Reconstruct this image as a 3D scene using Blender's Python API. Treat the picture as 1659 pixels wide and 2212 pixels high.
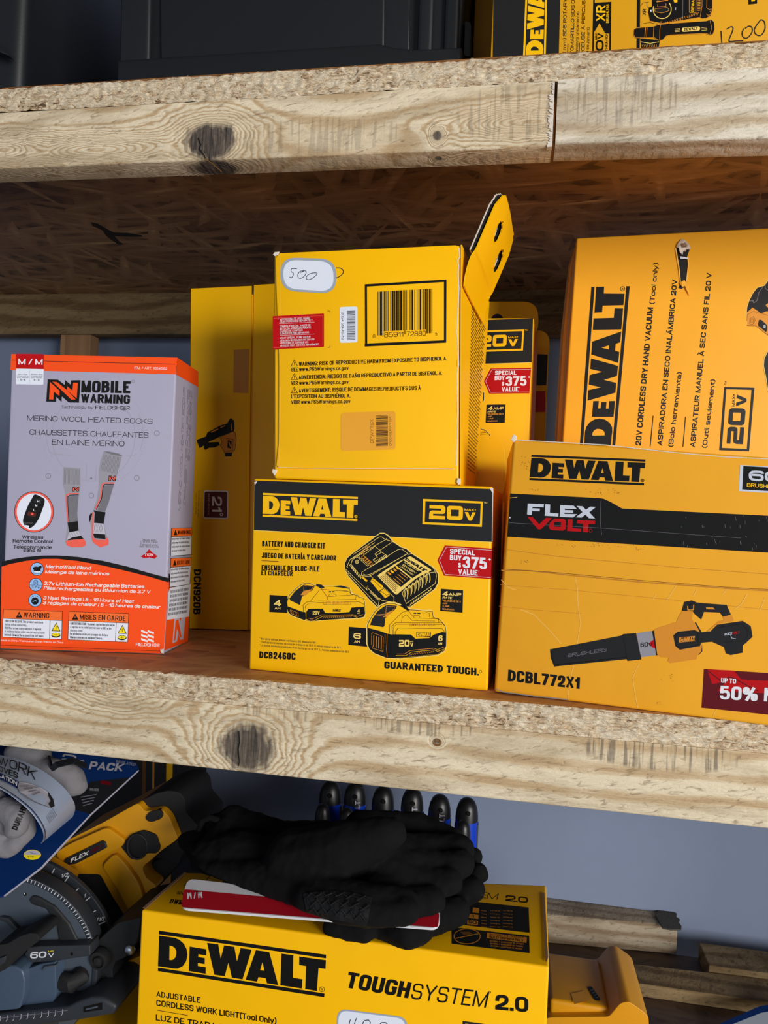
import bpy, bmesh, math, random, unicodedata
import numpy as np
from mathutils import Vector, Matrix, noise as mnoise

random.seed(7)
SC = bpy.context.scene
COL = SC.collection
for _o in list(bpy.data.objects):
    bpy.data.objects.remove(_o)

# ---------------------------------------------------------------- camera
YAW, PITCH, ROLL, FPX, W, H = 0.17044980, 0.00338566, 0.04256274, 1600.0, 1659.0, 2212.0
CAM = Vector((0.0, -0.4206230, 0.0))
_cy, _sy, _cp, _sp = math.cos(YAW), math.sin(YAW), math.cos(PITCH), math.sin(PITCH)
FWD = Vector((-_sy*_cp, _cy*_cp, _sp)); _r = Vector((_cy, _sy, 0)); _u = _r.cross(FWD)
RIGHT = math.cos(ROLL)*_r + math.sin(ROLL)*_u
UP = -math.sin(ROLL)*_r + math.cos(ROLL)*_u
cam_data = bpy.data.cameras.new('camera')
cam_data.sensor_fit = 'VERTICAL'; cam_data.sensor_height = 24.0
cam_data.lens = FPX*24.0/H
cam_data.clip_start = 0.01
cam = bpy.data.objects.new('camera', cam_data); COL.objects.link(cam)
_m = Matrix((RIGHT, UP, -FWD)).transposed().to_4x4(); _m.translation = CAM
cam.matrix_world = _m
SC.camera = cam

# ---------------------------------------------------------------- light
SC.view_settings.view_transform = 'Standard'; SC.view_settings.look = 'None'
SC.view_settings.gamma = 1.0; SC.view_settings.use_curve_mapping = False
SC.view_settings.exposure = 0.0
world = bpy.data.worlds.new('world'); SC.world = world; world.use_nodes = True
world.node_tree.nodes['Background'].inputs[0].default_value = (0.62, 0.76, 1.0, 1)
world.node_tree.nodes['Background'].inputs[1].default_value = 0.10

def area(name, loc, target, sx, sy, power, color):
    l = bpy.data.lights.new(name, 'AREA'); l.shape = 'RECTANGLE'; l.size = sx; l.size_y = sy
    l.energy = power; l.color = color
    o = bpy.data.objects.new(name, l); COL.objects.link(o); o.location = loc
    o.rotation_euler = (Vector(target)-Vector(loc)).to_track_quat('-Z', 'Y').to_euler()
    return o
area('garage_door_daylight', (1.95, -1.95, 0.12), (-0.1, 0.1, 0.0), 1.2, 1.1, 86, (1.0, 0.97, 0.93))
area('front_left_fill', (-0.5, -2.6, -0.1), (-0.1, 0.1, -0.1), 1.6, 1.4, 7, (0.80, 0.90, 1.0))  # added cool fill lamp from the front left, no source behind it

ZT, ZM, ZB = 0.2610920, -0.1015067, -0.445      # tops of the three shelf decks
OSB, LUM, LTH = 0.016, 0.038, 0.019

def ray(x, y):
    return RIGHT*((x-W/2)/FPX) - UP*((y-H/2)/FPX) + FWD
def on_y(x, y, Y):
    d = ray(x, y); return CAM + d*((Y-CAM.y)/d.y)
def on_z(x, y, z):
    d = ray(x, y); return CAM + d*((z-CAM.z)/d.z)
def on_plane(x, y, p, n):
    d = ray(x, y); return CAM + d*((p-CAM).dot(n)/d.dot(n))
def px_size(p):                                   # metres per photo pixel at a point
    return (p-CAM).dot(FWD)/FPX

# ---------------------------------------------------------------- materials
class NB:
    def __init__(s, name):
        s.m = bpy.data.materials.new(name); s.m.use_nodes = True; s.t = s.m.node_tree
        s.b = s.t.nodes['Principled BSDF']
    def n(s, typ, ins=None, **attr):
        nd = s.t.nodes.new(typ)
        for k, v in attr.items(): setattr(nd, k, v)
        for k, v in (ins or {}).items():
            sock = nd.inputs[k]
            if isinstance(v, bpy.types.NodeSocket): s.t.links.new(v, sock)
            else: sock.default_value = v
        return nd
    def math(s, op, a, b=0.0, c=0.0):
        return s.n('ShaderNodeMath', {0: a, 1: b, 2: c}, operation=op).outputs[0]
    def mix(s, f, a, b, mode='MIX'):
        nd = s.n('ShaderNodeMix', data_type='RGBA', blend_type=mode)
        for i, v in ((0, f), (6, a), (7, b)):
            if isinstance(v, bpy.types.NodeSocket): s.t.links.new(v, nd.inputs[i])
            else: nd.inputs[i].default_value = v if i == 0 else (v if len(v) == 4 else (*v, 1))
        return nd.outputs[2]
    def ramp(s, f, stops):
        nd = s.n('ShaderNodeValToRGB', {0: f}); cr = nd.color_ramp
        while len(cr.elements) < len(stops): cr.elements.new(0.5)
        for e, (p, c) in zip(cr.elements, stops):
            e.position = p; e.color = (*c, 1) if len(c) == 3 else c
        return nd.outputs[0]
    def coord(s): return s.n('ShaderNodeTexCoord').outputs['Object']
    def scale(s, v, sc, loc=(0, 0, 0), rot=(0, 0, 0)):
        return s.n('ShaderNodeMapping', {'Vector': v, 'Scale': sc, 'Location': loc, 'Rotation': rot}).outputs[0]
    def noise(s, v, scale=1.0, detail=4.0, rough=0.55, dist=0.0):
        return s.n('ShaderNodeTexNoise', {'Vector': v, 'Scale': scale, 'Detail': detail, 'Roughness': rough, 'Distortion': dist}).outputs[0]
    def set(s, **k):
        for a, v in k.items():
            sock = s.b.inputs[a.replace('_', ' ')]
            if isinstance(v, bpy.types.NodeSocket): s.t.links.new(v, sock)
            else: sock.default_value = (*v, 1) if isinstance(v, tuple) and len(v) == 3 else v
        return s
    def bump(s, h, strength, dist=0.001):
        nd = s.n('ShaderNodeBump', {'Height': h, 'Strength': strength, 'Distance': dist})
        s.t.links.new(nd.outputs[0], s.b.inputs['Normal'])

def lin(r, g, b):
    f = lambda c: (c/255/12.92) if c/255 <= .04045 else ((c/255+.055)/1.055)**2.4
    return (f(r), f(g), f(b))

MATS = {}
def plain(name, rgb, rough=0.45, metal=0.0, bump=None, var=0.0, spec=0.5, coat=0.0):
    b = NB(name); c = lin(*rgb); b.set(Roughness=rough, Metallic=metal); b.b.inputs['Specular IOR Level'].default_value = spec
    b.b.inputs['Coat Weight'].default_value = coat
    if name.startswith('print'): b.b.inputs['Specular IOR Level'].default_value = .22
    v = b.coord()
    if var:
        f = b.noise(v, 60, 5, 0.6)
        b.set(Base_Color=b.mix(f, tuple(x*(1-var) for x in c), tuple(min(1, x*(1+var)) for x in c)))
    else:
        b.set(Base_Color=c)
    if bump: b.bump(b.noise(v, bump[0], 4, 0.6), bump[1], 0.0006)
    MATS[name] = b.m
    return b.m

def cardboard(name, rgb, rough=0.42, wear=0.05):
    b = NB(name); c = lin(*rgb); v = b.coord()
    f = b.noise(v, 22, 6, 0.6); g = b.noise(v, 420, 2, 0.5)
    col = b.mix(f, tuple(x*(1-wear) for x in c), tuple(min(1, x*(1+wear*.6)) for x in c))
    b.set(Base_Color=col, Roughness=rough)
    h = b.math('ADD', b.math('MULTIPLY', b.noise(v, 14, 2, 0.5), 6.0), b.math('MULTIPLY', g, 0.12))
    b.bump(h, 0.10, 0.002); b.b.inputs['Specular IOR Level'].default_value = .25
    MATS[name] = b.m

cardboard('yellow card', (254, 190, 0))
cardboard('aged yellow card', (246, 174, 38), 0.5, 0.10)
cardboard('shaded yellow card', (150, 102, 14))  # yellow card darkened: the shade between tote and carton is in the colour
cardboard('dull yellow card', (224, 162, 22))
cardboard('grey card', (168, 165, 188))
cardboard('orange card', (246, 78, 18))
cardboard('kraft card', (150, 118, 92), 0.8)
cardboard('black card', (38, 37, 38), 0.5)
plain('print black', (16, 15, 14), 0.45)
plain('print charcoal', (33, 33, 34), 0.45)
plain('print yellow', (254, 194, 10), 0.42)
plain('print aged yellow', (244, 170, 30), 0.5)
plain('print pale yellow', (248, 214, 110), 0.45)
plain('print white', (232, 234, 240), 0.45)
plain('print silver', (205, 212, 226), 0.4)
plain('print red', (188, 2, 10), 0.45)
plain('print dark red', (96, 10, 22), 0.4)
plain('print maroon', (92, 34, 26), 0.45)
plain('print orange', (247, 80, 20), 0.42)
plain('print coral', (240, 96, 82), 0.45)
plain('print tan orange', (224, 146, 44), 0.5)
plain('print grey', (150, 148, 158), 0.45)
plain('print mid grey', (116, 114, 122), 0.45)
plain('print light grey', (186, 183, 198), 0.45)
plain('print warning orange', (246, 112, 44), 0.42)
plain('print lemon', (248, 226, 30), 0.42)
plain('print sky', (150, 190, 240), 0.42)
plain('print faint grey', (160, 157, 172), 0.45)
plain('print brown', (120, 78, 30), 0.6)
plain('crease pale', (250, 196, 90), 0.35)
plain('crease dark', (196, 128, 22), 0.5)
plain('torn paper', (226, 214, 200), 0.8, bump=(900, .5))
plain('sticker white', (226, 232, 246), 0.4)
plain('sticker grey', (158, 168, 182), 0.4)
plain('sticker ochre', (236, 162, 24), 0.3)
plain('marker ink', (22, 20, 22), 0.5)
plain('side print brown', (116, 92, 20), 0.5)
plain('tote plastic', (22, 25, 29), 0.42, bump=(1200, .12))
plain('glove fabric', (12, 12, 13), 0.9, bump=(900, .5), spec=0.25)
plain('glove softshell', (15, 15, 16), 0.9, bump=(1300, .4), spec=0.15)
plain('glove grip', (20, 20, 21), 0.6, bump=(600, .4), spec=.3)
plain('tag card red', (176, 14, 34), 0.45)
plain('tag card white', (215, 215, 220), 0.5)
plain('tool yellow', (216, 150, 8), 0.42, bump=(1500, .15))  # yellow, saw greys and pack colours darkened to carry dim lower-left light
plain('tool black', (28, 29, 31), 0.6, bump=(900, .3))
plain('tool rubber', (20, 20, 21), 0.75, bump=(700, .4))
plain('saw grey', (66, 75, 86), 0.5, bump=(1500, .1), var=.06)
plain('saw dark grey', (44, 48, 54), 0.5, bump=(1500, .1))
plain('saw blue grey', (66, 82, 102), 0.35)
plain('steel', (190, 192, 196), 0.25, 1.0)
plain('tick white', (210, 214, 220), 0.5)
plain('driver blue', (14, 60, 190), 0.35)
plain('driver black', (18, 19, 21), 0.4)
plain('pack blue', (8, 42, 96), 0.22, coat=0.6)
plain('pack band white', (158, 170, 192), 0.35)
plain('work glove grey', (118, 116, 120), 0.95, bump=(500, .6), var=.12)
plain('pack black', (26, 28, 32), 0.4)
plain('wall paint', (130, 143, 170), 0.7, bump=(40, .1), var=.03)

LOC_RACK = Vector((-0.10, 0.19, -1.1))

def wood(name, light, mid, dark, knots=(), freq=150.0, seed=0.0, marks=(), warp=1.0, rough_bump=0.5):
    """sawn softwood; knots/marks are (x, z, rx, rz, darkness) in world metres"""
    b = NB(name); v = b.scale(b.coord(), (1, 1, 1), tuple(LOC_RACK))
    sep = b.n('ShaderNodeSeparateXYZ', {0: v}); x, z = sep.outputs[0], b.math('ADD', sep.outputs[2], sep.outputs[1])
    wob = b.noise(b.scale(v, (7, 3, 18), (seed, 0, 0)), 1.0, 3, .5)
    g = b.math('ADD', b.math('MULTIPLY', z, freq), b.math('MULTIPLY', wob, 5.0*warp))
    kd = None
    for kx, kz, rx, rz, dk in knots:
        dx = b.math('MULTIPLY', b.math('SUBTRACT', x, kx), 1/rx); dz = b.math('MULTIPLY', b.math('SUBTRACT', z, kz), 1/rz)
        d2 = b.math('ADD', b.math('MULTIPLY', dx, dx), b.math('MULTIPLY', dz, dz))
        d2 = b.math('MULTIPLY', d2, b.math('ADD', .55, b.math('MULTIPLY', b.noise(b.scale(v, (45, 20, 90), (seed, 0, 9)), 1, 3), .9)))
        w = b.math('POWER', 2.718, b.math('MULTIPLY', d2, -0.42))
        ring = b.math('MULTIPLY', b.math('SQRT', d2), 2.7)
        g = b.math('ADD', b.math('MULTIPLY', g, b.math('SUBTRACT', 1.0, w)), b.math('MULTIPLY', ring, w))
        edge = b.math('ADD', d2, b.math('MULTIPLY', b.math('SUBTRACT', b.noise(b.scale(v, (260, 20, 60)), 1, 3), .5), 1.6))
        k = b.math('MULTIPLY', b.n('ShaderNodeMapRange', {0: edge, 1: 1.25, 2: 0.55, 3: 0.0, 4: 1.0}).outputs[0], dk)
        kd = k if kd is None else b.math('MAXIMUM', kd, k)
    fine = b.noise(b.scale(v, (22, 60, 520), (seed, 1, 0)), 1.0, 6, .7)
    s = b.math('ADD', b.math('MULTIPLY', b.math('SINE', b.math('MULTIPLY', g, 2.6)), .5), .5)
    s = b.math('ADD', b.math('MULTIPLY', s, .5), b.math('MULTIPLY', fine, .56))
    col = b.ramp(s, [(.18, light), (.50, light), (.72, mid), (.96, dark)])
    blot = b.noise(b.scale(v, (11, 8, 60), (seed+3, 0, 0)), 1.0, 5, .62, .6)
    col = b.mix(b.n('ShaderNodeMapRange', {0: blot, 1: .46, 2: .68, 3: 0, 4: .75}).outputs[0], col, tuple(c*.70 for c in mid))
    pale = b.noise(b.scale(v, (16, 8, 90), (seed+13, 0, 4)), 1.0, 4, .6)
    col = b.mix(b.n('ShaderNodeMapRange', {0: pale, 1: .55, 2: .70, 3: 0, 4: .6}).outputs[0], col, tuple(min(1, c*1.12) for c in light))
    fleck = b.noise(b.scale(b.scale(v, (1, 1, 1), (0, 0, 0), (0, .22, 0)), (120, 120, 480), (seed+7, 0, 0)), 1.0, 4, .62, .7)
    col = b.mix(b.n('ShaderNodeMapRange', {0: fleck, 1: .56, 2: .68, 3: 0, 4: .62}).outputs[0], col, tuple(c*.5 for c in dark))
    tick = b.noise(b.scale(v, (420, 50, 26), (seed, 2, 5)), 1.0, 2, .5)
    for kx, kz, rx, rz, dk in marks:
        dx = b.math('MULTIPLY', b.math('SUBTRACT', x, kx), 1/rx); dz = b.math('MULTIPLY', b.math('SUBTRACT', z, kz), 1/rz)
        d2 = b.math('ADD', b.math('MULTIPLY', dx, dx), b.math('MULTIPLY', dz, dz))
        a = b.n('ShaderNodeMapRange', {0: d2, 1: 1.15, 2: .8, 3: 0.0, 4: 1.0}).outputs[0]
        col = b.mix(b.math('MULTIPLY', a, .35), col, mid)
        tk = b.math('MULTIPLY', b.n('ShaderNodeMapRange', {0: tick, 1: .5, 2: .6, 3: 0.0, 4: dk}).outputs[0], a)
        col = b.mix(tk, col, lin(70, 66, 62))
    if kd is not None:
        kcol = b.ramp(b.noise(b.scale(v, (520, 60, 40), (seed, 0, 2)), 1.0, 4, .6), [(.35, lin(42, 40, 40)), (.6, lin(104, 92, 82)), (.8, lin(150, 128, 104))])
        col = b.mix(kd, col, kcol)
    b.set(Base_Color=col, Roughness=.78)
    b.b.inputs['Specular IOR Level'].default_value = .25
    hb = b.math('ADD', b.math('MULTIPLY', s, -.5), b.math('ADD', b.math('MULTIPLY', fleck, -1.4), b.math('MULTIPLY', b.noise(b.scale(v, (260, 260, 900)), 1.0, 3, .6), .45)))
    b.bump(hb, rough_bump, .0012)
    MATS[name] = b.m

def osb(name, cols, chips=1.0, edge=False):
    b = NB(name); v = b.coord()
    if edge:
        n1 = b.noise(b.scale(v, (230, 200, 620)), 1.0, 5, .62, 1.6)
        n2 = b.noise(b.scale(v, (120, 80, 760), (4, 0, 0)), 1.0, 3, .55, .8)
        n3 = b.noise(b.scale(v, (18, 18, 90)), 1.0, 3, .5)
        vo = b.n('ShaderNodeTexVoronoi', {'Vector': b.scale(b.mix(.02, v, b.n('ShaderNodeTexNoise', {'Vector': v, 'Scale': 90.0}).outputs[1]), (190, 120, 620)), 'Scale': 1.0})
        rnd = b.n('ShaderNodeSeparateColor', {0: vo.outputs['Color']}).outputs[0]
        f = b.math('ADD', b.math('MULTIPLY', n1, .42), b.math('ADD', b.math('MULTIPLY', n2, .28), b.math('ADD', b.math('MULTIPLY', n3, .16), b.math('MULTIPLY', rnd, .16))))
        b.set(Base_Color=b.ramp(f, [(.36, cols[0]), (.42, cols[1]), (.50, cols[2]), (.64, cols[3])]), Roughness=.9)
        b.bump(b.math('ADD', b.math('ADD', n1, n2), b.math('MULTIPLY', rnd, .35)), .75, .0022)
    else:
        acc = None; hacc = None
        for i, (ang, sx, sy) in enumerate(((.25, 9, 62), (-.5, 11, 75), (1.1, 12, 66), (-1.35, 10, 70), (0.02, 7, 80))):
            vv = b.scale(v, (1, 1, 1), (i*.37, i*.71, 0), (0, 0, ang))
            vv = b.scale(vv, (sx*1.6, sy*1.6, 1))
            nz = b.n('ShaderNodeTexNoise', {'Vector': vv, 'Scale': .6, 'Detail': 2}).outputs[1]
            vv = b.mix(.10, vv, nz)
            vo = b.n('ShaderNodeTexVoronoi', {'Vector': vv, 'Scale': 1.0}, voronoi_dimensions='2D')
            rnd = b.n('ShaderNodeSeparateColor', {0: vo.outputs['Color']}).outputs[0]
            f = b.math('SUBTRACT', rnd, b.math('MULTIPLY', vo.outputs['Distance'], .35))
            if acc is None: acc = f
            else: acc = b.math('MAXIMUM', acc, b.math('MULTIPLY', f, .96))
        fine = b.noise(b.scale(v, (60, 420, 1), (0, 0, 0), (0, 0, .3)), 1.0, 4, .6)
        val = b.math('ADD', b.math('MULTIPLY', acc, .8), b.math('MULTIPLY', fine, .3))
        col = b.ramp(val, [(.35, cols[0]), (.62, cols[1]), (.85, cols[2]), (1.0, cols[3])])
        speck = b.noise(b.scale(v, (70, 240, 1), (2, 0, 0), (0, 0, -.3)), 1.0, 3, .6)
        col = b.mix(b.n('ShaderNodeMapRange', {0: speck, 1: .66, 2: .74, 3: 0, 4: .8}).outputs[0], col, tuple(c*.25 for c in cols[0]))
        b.set(Base_Color=col, Roughness=.6)
        b.bump(val, .35*chips, .0015)
    MATS[name] = b.m

osb('board face', [lin(92, 68, 48), lin(144, 108, 74), lin(172, 134, 94), lin(222, 186, 140)])
osb('shaded deck board', [lin(52, 38, 28), lin(76, 56, 42), lin(88, 68, 52), lin(112, 90, 72)])  # deck board colours lowered; the bottom shelf's shade is in them
osb('board deck', [lin(128, 82, 44), lin(176, 122, 72), lin(196, 146, 92), lin(222, 184, 134)])
osb('board edge', [lin(96, 70, 48), lin(196, 166, 130), lin(226, 204, 170), lin(244, 230, 204)], edge=True)
plain('weathered wood', (74, 70, 64), 0.9, bump=(500, .8), var=.2)
plain('concrete', (120, 118, 114), 0.9, var=.1)
plain('ceiling paint', (120, 112, 100), 0.9)

# ---------------------------------------------------------------- scene graph helpers
def thing(name, label, cat, loc, group=None):
    o = bpy.data.objects.new(name, None); o.empty_display_size = .02; COL.objects.link(o)
    o.location = loc; o['label'] = label; o['category'] = cat
    if group: o['group'] = group
    return o

def world_loc(o):
    v = Vector((0, 0, 0))
    while o is not None:
        v += o.location; o = o.parent
    return v

class MB:
    """collects polygons (world coordinates) for ONE mesh object"""
    def __init__(s): s.v = []; s.f = []; s.fm = []; s.mats = []
    def mi(s, mat):
        if mat not in s.mats: s.mats.append(mat)
        return s.mats.index(mat)
    def poly(s, pts, mat):
        i = len(s.v); s.v.extend(Vector(p) for p in pts)
        s.f.append(tuple(range(i, i+len(pts)))); s.fm.append(s.mi(mat))
    def add_bm(s, bm, mat):
        i = len(s.v); bm.verts.ensure_lookup_table()
        for k, v in enumerate(bm.verts): v.index = k; s.v.append(v.co.copy())
        m = s.mi(mat)
        for f in bm.faces: s.f.append(tuple(i+v.index for v in f.verts)); s.fm.append(m)
        bm.free()
    def hexa(s, c8, mat, bevel=0.0, seg=2):
        """c8: front TL,TR,BR,BL then back TL,TR,BR,BL"""
        bm = bmesh.new(); v = [bm.verts.new(p) for p in c8]
        for f in ((0, 1, 2, 3), (5, 4, 7, 6), (4, 5, 1, 0), (3, 2, 6, 7), (4, 0, 3, 7), (1, 5, 6, 2)):
            bm.faces.new([v[i] for i in f])
        bmesh.ops.recalc_face_normals(bm, faces=bm.faces)
        if bevel: bmesh.ops.bevel(bm, geom=bm.edges[:], offset=bevel, segments=seg, affect='EDGES', profile=.6)
        s.add_bm(bm, mat)
    def box(s, x0, x1, y0, y1, z0, z1, mat, bevel=0.0):
        s.hexa([(x0, y0, z1), (x1, y0, z1), (x1, y0, z0), (x0, y0, z0), (x0, y1, z1), (x1, y1, z1), (x1, y1, z0), (x0, y1, z0)], mat, bevel)
    def slab(s, pts, vec, mat, bevel=0.0, seg=2):
        """polygon (world points) extruded by vec, outer edges rounded"""
        bm = bmesh.new(); a = [bm.verts.new(p) for p in pts]; b = [bm.verts.new(Vector(p)+vec) for p in pts]
        n = len(pts); top = bm.faces.new(a); bot = bm.faces.new(b[::-1])
        for i in range(n):
            bm.faces.new((a[i], b[i], b[(i+1) % n], a[(i+1) % n]))
        bmesh.ops.recalc_face_normals(bm, faces=bm.faces)
        if bevel:
            es = [e for e in bm.edges if e in list(top.edges) or e in list(bot.edges)]
            try: bmesh.ops.bevel(bm, geom=es, offset=bevel, segments=seg, affect='EDGES', profile=.6, clamp_overlap=True)
            except Exception: pass
        bmesh.ops.triangulate(bm, faces=[f for f in bm.faces if len(f.verts) > 4])
        s.add_bm(bm, mat)
    def tube(s, pts, rad, mat, n=10, closed=False):
        pts = [Vector(p) for p in pts]; m = len(pts)
        rads = rad if isinstance(rad, (list, tuple)) else [rad]*m
        bm = bmesh.new(); rings = []; side = None
        for i, p in enumerate(pts):
            a = pts[(i-1) % m] if (i > 0 or closed) else p; c = pts[(i+1) % m] if (i < m-1 or closed) else p
            t = (c-a).normalized()
            if side is None: side = t.orthogonal().normalized()
            side = (side - t*side.dot(t)).normalized(); up = t.cross(side)
            rings.append([bm.verts.new(p+(side*math.cos(k*2*math.pi/n)+up*math.sin(k*2*math.pi/n))*rads[i]) for k in range(n)])
        for i in range(m if closed else m-1):
            A, B = rings[i], rings[(i+1) % m]
            for k in range(n): bm.faces.new((A[k], A[(k+1) % n], B[(k+1) % n], B[k]))
        if not closed: bm.faces.new(rings[0][::-1]); bm.faces.new(rings[-1])
        bmesh.ops.recalc_face_normals(bm, faces=bm.faces)
        s.add_bm(bm, mat)
    def lathe(s, base, axis, prof, mat, n=20):
        axis = Vector(axis).normalized()
        pts = [Vector(base)+axis*h for h, r in prof]
        side = axis.orthogonal().normalized(); up = axis.cross(side); bm = bmesh.new(); rings = []
        for p, (h, r) in zip(pts, prof):
            rings.append([bm.verts.new(p+(side*math.cos(k*2*math.pi/n)+up*math.sin(k*2*math.pi/n))*max(r, 1e-5)) for k in range(n)])
        for A, B in zip(rings, rings[1:]):
            for k in range(n): bm.faces.new((A[k], A[(k+1) % n], B[(k+1) % n], B[k]))
        bm.faces.new(rings[0][::-1]); bm.faces.new(rings[-1])
        bmesh.ops.recalc_face_normals(bm, faces=bm.faces)
        s.add_bm(bm, mat)
    def sweep(s, A, B, thick, mat):
        """a bent sheet between two rails of points A and B, given a thickness"""
        A = [Vector(p) for p in A]; B = [Vector(p) for p in B]; n = len(A); bm = bmesh.new(); g = []
        for i in range(n):
            t = (A[min(i+1, n-1)]-A[max(i-1, 0)]).normalized(); nn = t.cross(B[i]-A[i]).normalized()*thick
            g.append([bm.verts.new(q) for q in (A[i], B[i], B[i]+nn, A[i]+nn)])
        for P, Q in zip(g, g[1:]):
            for k in range(4): bm.faces.new((P[k], P[(k+1) % 4], Q[(k+1) % 4], Q[k]))
        bm.faces.new(g[0][::-1]); bm.faces.new(g[-1])
        bmesh.ops.recalc_face_normals(bm, faces=bm.faces)
        s.add_bm(bm, mat)
    def build(s, name, parent=None, label=None, smooth=False, angle=40):
        me = bpy.data.meshes.new(name); off = world_loc(parent) if parent else Vector((0, 0, 0))
        me.from_pydata([v-off for v in s.v], [], s.f); 
        for m in s.mats: me.materials.append(MATS[m])
        me.polygons.foreach_set('material_index', s.fm)
        me.update()
        o = bpy.data.objects.new(name, me); COL.objects.link(o)
        if parent: o.parent = parent
        if label: o['label'] = label
        if smooth:
            me.polygons.foreach_set('use_smooth', [True]*len(me.polygons))
            try: me.set_sharp_from_angle(angle=math.radians(angle))
            except Exception: pass
        return o

def tag(o, label=None, cat=None, group=None, kind=None):
    for k, v in (('label', label), ('category', cat), ('group', group), ('kind', kind)):
        if v: o[k] = v
    return o

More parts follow.
